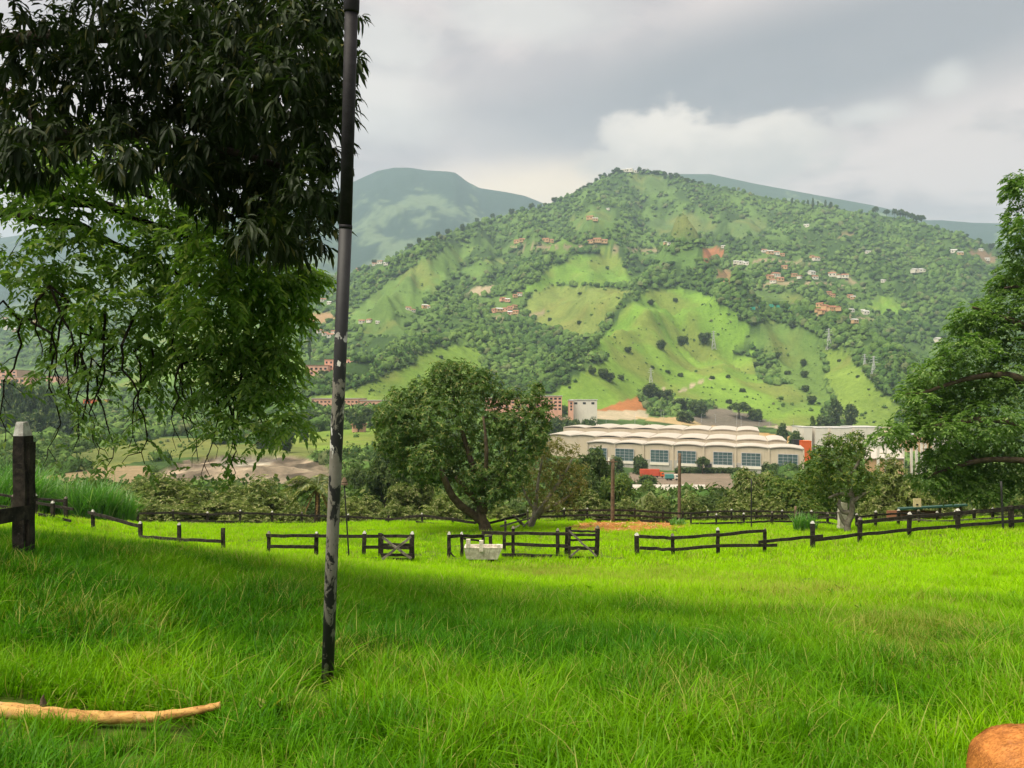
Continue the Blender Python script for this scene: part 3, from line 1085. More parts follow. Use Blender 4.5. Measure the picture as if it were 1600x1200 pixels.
def make_haze():
    mb = MB().box((-17000, -7000, -75), (17000, 15000, 1900))
    m_ = bpy.data.materials.new('valley_haze')
    m_.use_nodes = True
    T = NT(m_.node_tree)
    out = T.n('ShaderNodeOutputMaterial')
    v = T.n('ShaderNodeVolumePrincipled')
    v.inputs['Color'].default_value = (.64, .82, 1.0, 1)
    v.inputs['Density'].default_value = HAZE
    v.inputs['Anisotropy'].default_value = .25
    T.t.links.new(v.outputs[0], out.inputs['Volume'])
    o = mb.build('haze', m_)
    o['kind'] = 'stuff'


HAZE = 1.0e-4
make_haze()

# ------------------------------------------------------------------ foliage builders


def unit(v):
    return v / (np.linalg.norm(v, axis=-1, keepdims=True) + 1e-9)


def leaf_quads(p, d, nr, L, W, fold=.18, bend=.0):
    """folded leaf: base, right, tip, left"""
    d = unit(d)
    nr = unit(nr - d * (nr * d).sum(1, keepdims=True))
    s = np.cross(d, nr)
    L = np.broadcast_to(L, (len(p),))[:, None]
    W = np.broadcast_to(W, (len(p),))[:, None]
    mid = p + d * L * .42 + nr * W * fold
    tip = p + d * L - nr * L * bend
    V = np.stack([p, mid + s * W / 2, tip, mid - s * W / 2], 1).reshape(-1, 3)
    q = (np.arange(len(p))[:, None] * 4 + np.arange(4)[None])
    return V, q


def leaf_long(p, d, nr, L, W, droop=.35):
    """mango-like leaf in three joints with a folded midrib: 8 faces"""
    d = unit(d)
    nr = unit(nr - d * (nr * d).sum(1, keepdims=True))
    s = np.cross(d, nr)
    n = len(p)
    L = np.broadcast_to(L, (n,))[:, None]
    W = np.broadcast_to(W, (n,))[:, None]
    dn = np.array([0, 0, -1.0])
    rows = []
    for t, w in ((.32, .9), (.68, 1.0)):
        c_ = p + d * L * t + dn * L * droop * t * t
        rows.append((c_ + s * W * w / 2 + nr * W * .16, c_, c_ - s * W * w / 2 + nr * W * .16))
    tip = p + d * L * .96 + dn * L * droop
    V = np.stack([p, rows[0][0], rows[0][1], rows[0][2], rows[1][0], rows[1][1], rows[1][2], tip], 1).reshape(-1, 3)
    b = np.arange(n)[:, None] * 8
    tri = np.concatenate([b + np.array([[0, 1, 2]]), b + np.array([[0, 2, 3]]), b + np.array([[5, 4, 7]]), b + np.array([[6, 5, 7]])])
    qd = np.concatenate([b + np.array([[1, 4, 5, 2]]), b + np.array([[2, 5, 6, 3]])])
    return V, tri, qd


def lobe_points(lobes, n, shell=.55):
    """n points inside a set of lobes (x,y,z,rx,ry,rz), denser near their skins; also the outward direction"""
    lb = np.asarray(lobes, float)
    vol = (lb[:, 3] * lb[:, 4] * lb[:, 5]) ** .55
    k_ = rng.choice(len(lb), n, p=vol / vol.sum())
    u = unit(rng.normal(size=(n, 3)))
    r = (shell + (1 - shell) * rng.random(n) ** .7) * (1 + .12 * rng.normal(size=n))
    r = np.where(rng.random(n) < .18, rng.random(n), r)
    return lb[k_, :3] + u * r[:, None] * lb[k_, 3:6], u, k_


def spray_mesh(lobes, n, L, W, per=9, droop=.5, rach=.5, shell=.5):
    """compound leaf sprays: pairs of leaflets on a drooping stalk"""
    c_, u, _ = lobe_points(lobes, n, shell)
    az = unit(u * np.array([1, 1, .35]) + rng.normal(0, .45, (n, 3)))
    V, Q, off = [], [], 0
    side = unit(np.cross(az, np.array([0, 0, 1.0])))
    for k_ in range(per):
        t = k_ / (per - 1)
        p = c_ + az * rach * t + np.array([0, 0, -1.0]) * rach * droop * t * t
        sg = 1 if k_ % 2 else -1
        d = az * .55 + side * sg * (.9 if k_ < per - 1 else 0) + np.array([0, 0, -.45]) + rng.normal(0, .18, (n, 3))
        nr = np.array([0, 0, 1.0]) + rng.normal(0, .25, (n, 3))
        v, q = leaf_quads(p, d, nr, L * (.75 + .5 * rng.random(n)), W * (.8 + .4 * rng.random(n)))
        V.append(v)
        Q.append(q + off)
        off += len(v)
    return np.concatenate(V), np.concatenate(Q)


def whorl_mesh(lobes, n, L, W, per=7, droop=.35, shell=.55):
    """tufts of leaves that spread from a shoot tip"""
    c_, u, _ = lobe_points(lobes, n, shell)
    ax = unit(u + np.array([0, 0, .55]) + rng.normal(0, .35, (n, 3)))
    a = unit(np.cross(ax, rng.normal(size=(n, 3))))
    b = np.cross(ax, a)
    V, Q, off = [], [], 0
    for k_ in range(per):
        an = 2 * np.pi * (k_ / per) + rng.normal(0, .35, n)
        d = (a * np.cos(an)[:, None] + b * np.sin(an)[:, None]) * .9 + ax * (.15 + .5 * rng.random(n))[:, None] + np.array([0, 0, -droop])
        v, q = leaf_quads(c_ + rng.normal(0, .02, (n, 3)) * L, d, ax + rng.normal(0, .2, (n, 3)), L * (.7 + .6 * rng.random(n)), W * (.8 + .4 * rng.random(n)), .15, .12)
        V.append(v)
        Q.append(q + off)
        off += len(v)
    return np.concatenate(V), np.concatenate(Q)


# ------------------------------------------------------------------ shared crowns for the middle distance
TREES = {}


def crown_lobes(kind, seed):
    r = np.random.default_rng(seed)
    L = []
    if kind == 'bush':
        for _ in range(30):
            u = unit(r.normal(size=3))
            u[2] = abs(u[2])
            q = u * np.array([.36, .36, .66]) * (.55 + .45 * r.random())
            s = .10 + .09 * r.random()
            L.append((q[0], q[1], .20 + q[2], s, s, s * 1.15))
        for _ in range(9):
            an = r.random() * 6.28
            L.append((.36 * math.cos(an), .36 * math.sin(an), .12 + .2 * r.random(), .14, .14, .13))
    elif kind == 'round':
        for _ in range(26):
            u = unit(r.normal(size=3))
            q = u * np.array([.36, .36, .30]) * (.5 + .5 * r.random())
            s = .10 + .08 * r.random()
            L.append((q[0], q[1], .60 + q[2], s, s, s * 1.1))
    elif kind == 'tall':
        for _ in range(22):
            z = .25 + .68 * r.random()
            w = .33 * (1 - ((z - .5) / .62) ** 2) + .05
            an = r.random() * 6.28
            q = w * math.sqrt(r.random())
            s = .11 + .07 * r.random()
            L.append((q * math.cos(an), q * math.sin(an), z, s, s, .075 + .03 * r.random()))
    elif kind == 'spread':
        for _ in range(24):
            an = r.random() * 6.28
            q = .42 * math.sqrt(r.random())
            z = .70 + .22 * (1 - (q / .42) ** 2) - .10 * r.random()
            s = .11 + .05 * r.random()
            L.append((q * math.cos(an), q * math.sin(an), z, s, s, s * .8))
    return L


def tree_kind(key, kind, seed, leafmat, n=1000, L=.075, W=.030, per=6, bark='bark', trunk_h=.5):
    lobes = crown_lobes(kind, seed)
    V, Q = whorl_mesh(lobes, n, L, W, per)
    crown = mesh_data('crown', V, [Q], [M[leafmat]])
    mb = MB()
    r = np.random.default_rng(seed + 100)
    top = np.array([.03 * r.normal(), .03 * r.normal(), trunk_h])
    mb.tube([(0, 0, -.06), (.012 * r.normal(), .012 * r.normal(), trunk_h * .4), top], [.040, .030, .022], 7)
    for l in lobes[::3]:
        e = np.array(l[:3])
        b0 = np.array([0, 0, trunk_h * (.45 + .5 * r.random())])
        mid = (b0 + e) / 2 + np.array([0, 0, .05])
        mb.tube([b0, mid, e], [.016, .011, .004], 5, cap=False)
    trunk = mb.data('trunk', M[bark], True)
    TREES[key] = (crown, trunk)


tree_kind('orchard_a', 'bush', 1, 'leaf_olive', 2200, .054, .019, 7)
tree_kind('orchard_b', 'bush', 2, 'leaf_olive', 2200, .052, .019, 7)
tree_kind('orchard_c', 'round', 3, 'leaf_olive', 1900, .054, .019, 7)
tree_kind('green_a', 'round', 4, 'leaf_green', 2000, .053, .020, 7)
tree_kind('green_b', 'bush', 5, 'leaf_green', 2000, .053, .020, 7)
tree_kind('green_c', 'tall', 6, 'leaf_green', 1300, .070, .028, 7)
tree_kind('fresh_a', 'round', 7, 'leaf_fresh', 1700, .056, .021, 7)
tree_kind('fresh_b', 'bush', 8, 'leaf_fresh', 1800, .056, .021, 7)
tree_kind('far_round', 'round', 9, 'leaf_green', 420, .13, .06, 5)
tree_kind('far_bush', 'bush', 10, 'leaf_green', 420, .13, .06, 5)
tree_kind('far_spread', 'spread', 12, 'leaf_green', 360, .12, .055, 5, trunk_h=.7)
tree_kind('far_tall', 'tall', 13, 'leaf_green', 300, .13, .06, 5)


def plant_tree(px, Y, top, wpx, key, label, group=None, name='tree', cat='tree', sink=.3):
    x = (px - CX) / F * Y
    zb = gz(x, Y) - sink
    h = max((HY - top) / F * Y - zb, 1.0)
    w = wpx / F * Y
    t = thing(name, label, cat, (x, Y, zb), group)
    t.rotation_euler = (0, 0, rng.random() * 6.28)
    t.scale = (w, w, h)
    cr, tr = TREES[key]
    link('crown', cr, t)
    link('trunk', tr, t)
    return t


# trees and orchard shrubs just beyond the meadow, named by what they stand beside
NEAR = [
    (262, 76, 741, 150, 'orchard_a', 'broad olive-green orchard tree in front of the left end of the quarry'),
    (205, 84, 752, 90, 'orchard_b', 'dark orchard tree between the tall cane clumps and the broad orchard tree'),
    (345, 74, 762, 130, 'orchard_b', 'olive orchard tree below the middle of the quarry mound'),
    (408, 78, 746, 135, 'orchard_a', 'rounded orchard tree left of the drooping palm'),
    (310, 70, 778, 120, 'orchard_c', 'low orchard tree right behind the long back rail left of the pole'),
    (455, 72, 782, 80, 'orchard_b', 'low orchard tree at the foot of the palm'),
    (548, 76, 776, 90, 'orchard_a', 'orchard tree just right of the peeling pole'),
    (592, 72, 792, 70, 'orchard_b', 'small orchard tree below the pale roof left of the centre tree'),
    (560, 150, 703, 70, 'green_b', 'dark green tree seen right of the pole above the orchard'),
    (604, 112, 700, 78, 'green_a', 'dark tree tucked behind the left edge of the centre tree'),
    (640, 84, 742, 92, 'orchard_c', 'orchard tree under the left boughs of the centre tree'),
    (690, 74, 772, 100, 'orchard_a', 'orchard shrub seen through the fork of the centre tree'),
    (670, 100, 745, 90, 'fresh_b', 'pale green tree behind the left limb of the centre tree'),
    (735, 86, 755, 90, 'green_b', 'dark tree directly behind the trunk of the centre tree'),
    (800, 78, 765, 80, 'green_b', 'dark bushy tree between the centre tree and the yellowish tree'),
    (925, 125, 700, 86, 'green_a', 'dark tree in front of the left end of the warehouse'),
    (892, 96, 722, 110, 'green_a', 'tall dark tree behind the yellowish bare-limbed tree'),
    (962, 100, 735, 70, 'fresh_a', 'light green tree behind the first brown utility pole'),
    (925, 74, 765, 100, 'orchard_a', 'orchard tree left of the first brown utility pole'),
    (985, 72, 772, 70, 'orchard_b', 'orchard shrub right of the first brown utility pole'),
    (1028, 74, 768, 52, 'orchard_c', 'small orchard tree in front of the cream shed roof'),
    (1010, 190, 742, 40, 'fresh_b', 'yellow-green shrub left of the red container'),
    (1084, 76, 762, 78, 'orchard_b', 'orchard tree right of the second brown utility pole'),
    (1132, 100, 740, 76, 'green_b', 'dark tree below the middle of the warehouse front'),
    (1150, 74, 768, 90, 'orchard_a', 'orchard shrub behind the thin black post'),
    (1188, 98, 728, 96, 'orchard_c', 'tall orchard tree above the thin black post'),
    (1232, 86, 735, 100, 'fresh_a', 'bright green tree left of the slender paddock tree'),
    (1205, 70, 772, 86, 'orchard_b', 'orchard shrub left of the reddish wooden stake'),
    (1262, 72, 765, 80, 'fresh_b', 'leafy green tree behind the reddish wooden stake'),
    (1290, 92, 722, 80, 'fresh_a', 'green tree behind the crown of the slender paddock tree'),
    (1352, 80, 730, 86, 'green_b', 'dark tree right of the slender paddock tree'),
    (1398, 74, 712, 118, 'orchard_a', 'large dark orchard tree under the low pale roof slab'),
    (1445, 80, 728, 100, 'green_b', 'dark tree behind the yellow board on its post'),
    (1360, 62, 785, 50, 'orchard_b', 'knee-high orchard shrub right of the concrete pillar'),
    (1405, 60, 784, 55, 'orchard_a', 'flowering orchard shrub left of the yellow board'),
    (1488, 70, 752, 80, 'orchard_b', 'orchard tree behind the green-roofed shelter'),
    (1545, 66, 762, 60, 'fresh_b', 'small green tree under the great feathery tree by the thin black post'),
    (1590, 62, 760, 60, 'orchard_b', 'dark shrub at the right edge beneath the feathery tree'),
    (130, 68, 778, 60, 'orchard_b', 'orchard shrub behind the tall cane clumps'),
    (235, 98, 738, 110, 'orchard_b', 'orchard tree showing over the left shoulder of the broad orchard tree'),
    (300, 92, 742, 110, 'orchard_b', 'orchard tree against the left half of the quarry'),
    (350, 96, 752, 100, 'orchard_a', 'orchard tree against the middle of the quarry'),
    (385, 86, 760, 90, 'orchard_a', 'orchard tree behind the rounded one left of the palm'),
    (440, 92, 758, 80, 'orchard_b', 'orchard tree in front of the right end of the quarry'),
    (375, 70, 784, 110, 'orchard_a', 'low orchard tree behind the back rail below the quarry'),
    (235, 71, 778, 110, 'orchard_b', 'low orchard tree at the right end of the cane grass'),
    (420, 70, 788, 90, 'orchard_b', 'low orchard tree behind the back rail left of the palm'),
    (575, 88, 765, 90, 'orchard_b', 'orchard tree behind the small one right of the peeling pole'),
    (625, 72, 780, 90, 'orchard_b', 'orchard shrub below the left boughs of the centre tree'),
    (780, 72, 782, 90, 'orchard_b', 'orchard shrub right behind the base of the yellowish tree'),
    (860, 72, 775, 100, 'orchard_a', 'orchard shrub behind the bare limbs of the yellowish tree'),
    (1100, 90, 752, 90, 'green_b', 'dark tree right of the second brown utility pole'),
    (1180, 72, 768, 100, 'orchard_a', 'orchard shrub right of the thin black post'),
    (480, 105, 775, 60, 'green_b', 'dark shrub hidden behind the drooping palm'),
    (520, 96, 766, 60, 'fresh_b', 'pale shrub seen just left of the peeling pole'),
]
for a in NEAR:
    plant_tree(*a, group='trees beyond the meadow fence')

MID = [
    (15, 560, 590, 34, 'far_round', 'rounded dark tree below the long terracotta building at the left edge'),
    (38, 540, 597, 40, 'far_round', 'broad dark tree left of the pale field behind the tall post'),
    (70, 545, 600, 34, 'far_round', 'round tree right of the broad dark tree behind the tall post'),
    (10, 520, 625, 40, 'far_bush', 'low bushy tree on the upper edge of the pale field at far left'),
    (50, 515, 628, 44, 'far_bush', 'wide bushy tree on the upper edge of the pale field'),
    (95, 520, 626, 40, 'far_bush', 'bushy tree at the right end of the pale field'),
    (430, 400, 672, 30, 'far_round', 'grey-green tree in the field left of the pole'),
    (448, 380, 676, 34, 'far_round', 'dark tree standing in the field beside the pole'),
    (412, 405, 674, 26, 'far_bush', 'small bushy tree at the edge of the field left of the pole'),
    (480, 420, 662, 20, 'far_tall', 'slim tree on the field edge just left of the pole'),
    (560, 520, 644, 30, 'far_round', 'dark tree behind the red-roofed cottage'),
    (588, 560, 642, 34, 'far_bush', 'dark tree right of the red-roofed cottage'),
    (545, 600, 632, 34, 'far_bush', 'dense tree below the long terracotta factory, right of the pole'),
    (515, 590, 634, 32, 'far_bush', 'dense tree below the long terracotta factory, behind the pole'),
    (490, 585, 634, 34, 'far_bush', 'dense tree below the left end of the long terracotta factory'),
    (462, 580, 636, 34, 'far_bush', 'dense tree left of the long terracotta factory'),
    (575, 610, 630, 30, 'far_bush', 'dense tree below the right part of the long terracotta factory'),
    (610, 610, 632, 34, 'far_bush', 'dense tree beside the centre tree below the terracotta factory'),
    (566, 900, 586, 24, 'far_round', 'dark tree before the terracotta blocks right of the pole'),
    (505, 900, 578, 22, 'far_round', 'dark tree before the terracotta blocks left of the pole'),
    (485, 1050, 512, 8, 'far_tall', 'slim dark conifer above the terracotta blocks left of the pole'),
    (640, 1000, 560, 26, 'far_round', 'dark tree on the crest of the bright hill above the factory'),
    (655, 1000, 561, 22, 'far_spread', 'second dark tree on the crest of the bright hill above the factory'),
    (676, 1010, 553, 18, 'far_round', 'small tree highest on the bright hill above the factory'),
    (870, 640, 640, 30, 'far_bush', 'dark tree right of the centre tree above the warehouse roof'),
    (895, 640, 642, 30, 'far_bush', 'dark tree below the white block beside the red earth cut'),
    (920, 640, 641, 30, 'far_bush', 'dark tree above the left half of the warehouse roof'),
    (1010, 640, 650, 34, 'far_bush', 'shrubby tree at the lower end of the sandy road'),
    (1042, 640, 656, 24, 'far_bush', 'shrubby tree beside the lamp posts behind the warehouse roof'),
    (1016, 900, 598, 34, 'far_round', 'large dark tree above the red earth cut'),
    (1040, 900, 608, 30, 'far_round', 'dark tree right of the large tree above the red earth cut'),
    (1062, 880, 622, 32, 'far_round', 'broad tree left of the grey rock cutting'),
    (1090, 860, 618, 32, 'far_bush', 'dense tree on top of the grey rock cutting'),
    (1070, 800, 636, 26, 'far_bush', 'dark shrub at the foot of the grey rock cutting'),
    (1155, 880, 628, 34, 'far_spread', 'flat-topped tree over the grey rock cutting'),
    (1180, 880, 632, 24, 'far_bush', 'small dense tree over the right end of the rock cutting'),
    (1222, 640, 660, 24, 'far_round', 'dark tree where the sandy track ends behind the warehouse'),
    (1243, 600, 672, 28, 'far_round', 'round tree above the dark panel by the orange box'),
    (1305, 860, 622, 30, 'far_round', 'big dark tree rising behind the white blocks'),
    (1330, 860, 630, 28, 'far_round', 'dark tree beside the big tree behind the white blocks'),
    (1290, 860, 642, 30, 'far_bush', 'low dark trees top left behind the white blocks'),
    (1270, 640, 652, 14, 'far_tall', 'slim dark tree between the first two white blocks'),
    (1000, 455, 703, 26, 'far_bush', 'green tree in front of the warehouse window left of centre'),
    (1098, 462, 713, 20, 'far_spread', 'palm-like tree before the dark warehouse doorway'),
    (962, 450, 704, 26, 'far_bush', 'green tree before the second warehouse window'),
    (1205, 440, 716, 30, 'far_bush', 'tree before the right half of the warehouse'),
    (1235, 430, 716, 30, 'far_bush', 'tree before the last warehouse window'),
    (1010, 350, 735, 34, 'far_bush', 'yellowish shrub beside the red container'),
    (945, 420, 722, 34, 'far_bush', 'dense tree below the first warehouse windows'),
]
for a in MID:
    plant_tree(*a, group='trees on the valley floor')
for k_ in range(9):
    px = 1062 + k_ * 13
    plant_tree(px, 466, 727, 18, 'far_bush', 'clipped shrub of the hedge along the foot of the warehouse', 'hedge shrubs along the warehouse', 'shrub', 'shrub')

# skyline and pasture trees of the mountain
SKY = []
for px in (903, 915, 921, 931, 938, 944, 950, 957, 963, 969, 1001, 1006, 1012, 1017, 1022, 1029, 1036, 1041, 1049, 1058, 1066, 1074, 1084, 1096):
    px = px + rng.normal(0, 1.5)
    SKY.append((px, 'far_tall' if rng.random() < .5 else 'far_bush', 6 + 6 * rng.random(), 2.5 + 6 * rng.random(), 'dark tree in the row along the mountain summit', 'trees along the summit'))
for px in (1238, 1262, 1270, 1278, 1290, 1298):
    SKY.append((px, 'far_tall', 4 + 3 * rng.random(), 5 + 6 * rng.random(), 'tiny tree standing on the ridge right of the summit cloud', 'trees on the cloud-side ridge'))
for px in (1368, 1385, 1398, 1407, 1415, 1424, 1432, 1440):
    SKY.append((px, 'far_spread', 9 + 4 * rng.random(), 10 + 6 * rng.random(), 'flat-crowned tree in the row on the right shoulder of the mountain', 'trees on the right shoulder'))
for px in (562, 585, 640, 655, 668, 684, 700, 722, 745, 770, 800, 830, 866, 1510, 1530, 1550):
    SKY.append((px, 'far_round', 8 + 6 * rng.random(), 4 + 6 * rng.random(), 'dark tree standing against the sky on the flank of the mountain', 'trees along the mountain flank'))
for px, key, w, hh, lab, grp in SKY:
    row = HY - TZ / TY * F
    ci = int(round((px - GPX[0]) / (GPX[-1] - GPX[0]) * (NCOL - 1)))
    r_ = row[:, ci].argmin()
    Yd = GY[r_] - 12
    plant_tree(px, Yd, row[r_, ci] - hh, w, key, lab, grp, sink=2)

LONE = [(978, 405, 9), (985, 402, 7), (1040, 415, 10), (1052, 470, 10), (1020, 478, 14), (905, 462, 12), (1150, 478, 12), (1065, 540, 24), (1105, 538, 28), (1030, 545, 20), (985, 552, 22),
        (940, 590, 22), (955, 598, 24), (925, 585, 16), (970, 592, 14), (1046, 583, 12), (1065, 588, 14), (1018, 574, 10), (1112, 592, 12), (1135, 590, 14), (1160, 612, 12), (1180, 575, 18),
        (1200, 580, 18), (1215, 560, 20), (1230, 585, 18), (1255, 590, 22), (1262, 612, 24), (1268, 632, 22), (1258, 570, 18), (1338, 590, 8), (1310, 565, 8), (1222, 598, 14), (1140, 630, 14),
        (1095, 642, 14), (888, 606, 8), (1355, 610, 7), (640, 566, 14), (690, 560, 10), (1390, 487, 12), (1370, 490, 10), (1420, 492, 12), (1190, 502, 16), (1240, 512, 16), (1155, 500, 14), (905, 505, 12), (860, 500, 10), (1320, 530, 12)]
for px, py, w in LONE:
    Yd = col_find(px, py, 700)
    w = w * (.55 + .45 * rng.random())
    px += rng.normal(0, 2)
    plant_tree(px, Yd, py - w * .75, w, 'far_round' if w > 12 else 'far_bush', ('dark tree on the upper bright pasture below the summit' if py < 485 else 'dark tree in the row along the ledge under the pyramid-shaped pasture' if py < 556 and px < 1120 else 'dark tree on the lower left pasture above the earth cut' if px < 1075 else 'dark shrubby tree in the gully between the pasture and the right-hand spur'), 'lone trees on the mountain pasture', sink=1)


# ------------------------------------------------------------------ the wooded hillsides as one mass


def blob_variant(seed):
    bm = bmesh.new()
    bmesh.ops.create_icosphere(bm, subdivisions=2, radius=1.0)
    bmesh.ops.delete(bm, geom=[v for v in bm.verts if v.co.z < -.35], context='VERTS')
    bm.verts.ensure_lookup_table()
    r = np.random.default_rng(seed)
    V = np.array([v.co[:] for v in bm.verts])
    ph = r.random(6) * 6.28
    amp = 1 + .16 * np.sin(V[:, 0] * 4 + ph[0]) * np.cos(V[:, 1] * 4 + ph[1]) + .14 * np.sin(V[:, 2] * 6 + ph[2]) + .13 * r.normal(size=len(V))
    V = V * amp[:, None] * np.array([1, 1, .85])
    Fc = np.array([[v.index for v in f.verts] for f in bm.faces])
    bm.free()
    return V, Fc


def blob_low(seed):
    bm = bmesh.new()
    bmesh.ops.create_icosphere(bm, subdivisions=1, radius=1.0)
    bmesh.ops.delete(bm, geom=[v for v in bm.verts if v.co.z < -.5], context='VERTS')
    bm.verts.index_update()
    r = np.random.default_rng(seed)
    V = np.array([v.co[:] for v in bm.verts])
    V = V * (1 + .28 * r.normal(size=len(V)))[:, None] * np.array([1, 1, .85])
    Fc = np.array([[v.index for v in f.verts] for f in bm.faces])
    bm.free()
    return V, Fc


CLEAR = []          # (column0, row0, column1, row1) kept free of trees: buildings and their yards


def crown_cards(x, y, z, size, per, rel):
    """bushy crowns of leaf clumps for the nearer woods"""
    n = len(x)
    V, Q, off = [], [], 0
    for a in range(0, n, 500):
        s_ = size[a:a + 500]
        m_ = len(s_)
        c_ = np.stack([x[a:a + 500], y[a:a + 500], z[a:a + 500]], 1)
        ph = rng.random((m_, 1, 3)) * 6.28
        u = unit(rng.normal(size=(m_, per, 3)))
        u[..., 2] = np.abs(u[..., 2]) * 1.1 - .15
        lump = 1 + .22 * np.sin(u[..., 0] * 5 + ph[..., 0]) * np.cos(u[..., 1] * 5 + ph[..., 1])
        r = (.72 + .34 * rng.random((m_, per))) * lump
        p = c_[:, None] + u * (r * s_[:, None])[..., None] * np.array([1, 1, 1.0]) + np.array([0, 0, .35]) * s_[:, None, None]
        d = unit(rng.normal(size=(m_, per, 3)) * .8 + u * .5 + np.array([0, 0, -.35]))
        nr = u + np.array([0, 0, .4]) + rng.normal(0, .3, (m_, per, 3))
        L = (s_[:, None] * rel * (.6 + .7 * rng.random((m_, per)))).ravel()
        v, q = leaf_quads(p.reshape(-1, 3), d.reshape(-1, 3), nr.reshape(-1, 3), L, L * .62, .15)
        V.append(v)
        Q.append(q + off)
        off += len(v)
    link('valley_scrub', mesh_data('valley_scrub', np.concatenate(V), [np.concatenate(Q)], [M['leaf_scrub']]), None, 'stuff')


M['leaf_scrub'] = leafy('scrub_leaf_clump', (.034, .066, .014), (.100, .150, .030), (.15, .17, .05), .03, .30, .01, .5, tip_frac=.08)


def make_forest():
    row = HY - TZ / TY * F
    drow = np.abs(np.gradient(row, axis=0))
    vis = np.minimum.accumulate(np.concatenate([np.full((1, NCOL), 2000.0), row[:-1]], 0), 0)
    seen = row < vis + 2
    wgt = np.where(seen, drow + .05, .03)
    wgt[(GY < 105), :] = 0
    wgt = np.where(GY[:, None] > CREST[None] + 60, 0, wgt)
    cpx = np.repeat(GPX[None], NROW, 0)
    wgt = wgt * np.where((cpx < -60) | (cpx > 1660), .35, 1)
    n = 62000
    idx = rng.choice(NROW * NCOL, n, p=(wgt / wgt.sum()).ravel())
    ri, ci = idx // NCOL, idx % NCOL
    px = GPX[ci] + (rng.random(n) - .5) * (GPX[1] - GPX[0])
    Y = GY[ri] * np.exp((rng.random(n) - .5) * (math.log(GY[1] / GY[0])))
    x = (px - CX) / F * Y
    z = valley_z(x, Y)
    py = HY - z / Y * F
    _, kind = cover_of(px, py, x, Y)
    clump = fbm(x / 70, Y / 70, 77, 4)
    big = fbm(x / 260, Y / 260, 79, 3)
    pr = np.where(kind == 0, (.28 + 1.25 * sstep(.38, .54, clump * .6 + big * .4)), np.where(kind == 1, .14 * (clump > .58) + .05, 0))
    pr = np.where(Y < 430, pr * .36 * sstep(.40, .56, clump), pr)
    for a, b, c_, d in CLEAR:
        pr = np.where((px > a) & (px < c_) & (py > b) & (py < d), 0, pr)
    ok = rng.random(n) < pr
    px, Y, x, z, kind = px[ok], Y[ok], x[ok], z[ok], kind[ok]
    n = len(x)
    size = (2.4 + 5.6 * rng.random(n) ** 2.4) * np.where(kind == 1, .18 + .34 * rng.random(n) ** 2, 1.0) * np.interp(Y, [100, 500, 1500, 2600], [.42, .75, 1.05, 1.25])
    var = rng.integers(0, 8, n)
    V, Q, off = [], [], 0
    leafy_near = Y < 980
    close = leafy_near & (Y < 430)
    crown_cards(x[close], Y[close], z[close], size[close] * 1.25, 84, .30)
    mid = leafy_near & ~close
    crown_cards(x[mid], Y[mid], z[mid], size[mid], 22, .66)
    for k_ in range(8):
        near = Y < 0
        for sel, vr in (((var == k_) & near, blob_variant(k_)), ((var == k_) & ~near, blob_low(k_ + 20))):
            m_ = np.where(sel)[0]
            if len(m_) == 0:
                continue
            bv, bf = vr
            an = rng.random(len(m_)) * 6.28
            c_, s_ = np.cos(an)[:, None], np.sin(an)[:, None]
            hs = size[m_][:, None] * (.85 + .5 * rng.random(len(m_)))[:, None]
            vx = (bv[None, :, 0] * c_ - bv[None, :, 1] * s_) * size[m_][:, None] + x[m_][:, None]
            vy = (bv[None, :, 0] * s_ + bv[None, :, 1] * c_) * size[m_][:, None] + Y[m_][:, None]
            vz = bv[None, :, 2] * hs + z[m_][:, None] + .45 * hs
            V.append(np.stack([vx, vy, vz], -1).reshape(-1, 3))
            Q.append((bf[None] + (np.arange(len(m_)) * len(bv))[:, None, None]).reshape(-1, 3) + off)
            off += len(m_) * len(bv)
    me = mesh_data('forest', np.concatenate(V), [np.concatenate(Q)], [M['forest']], smooth=True)
    link('hillside_forest', me)['kind'] = 'stuff'

# ------------------------------------------------------------------ buildings


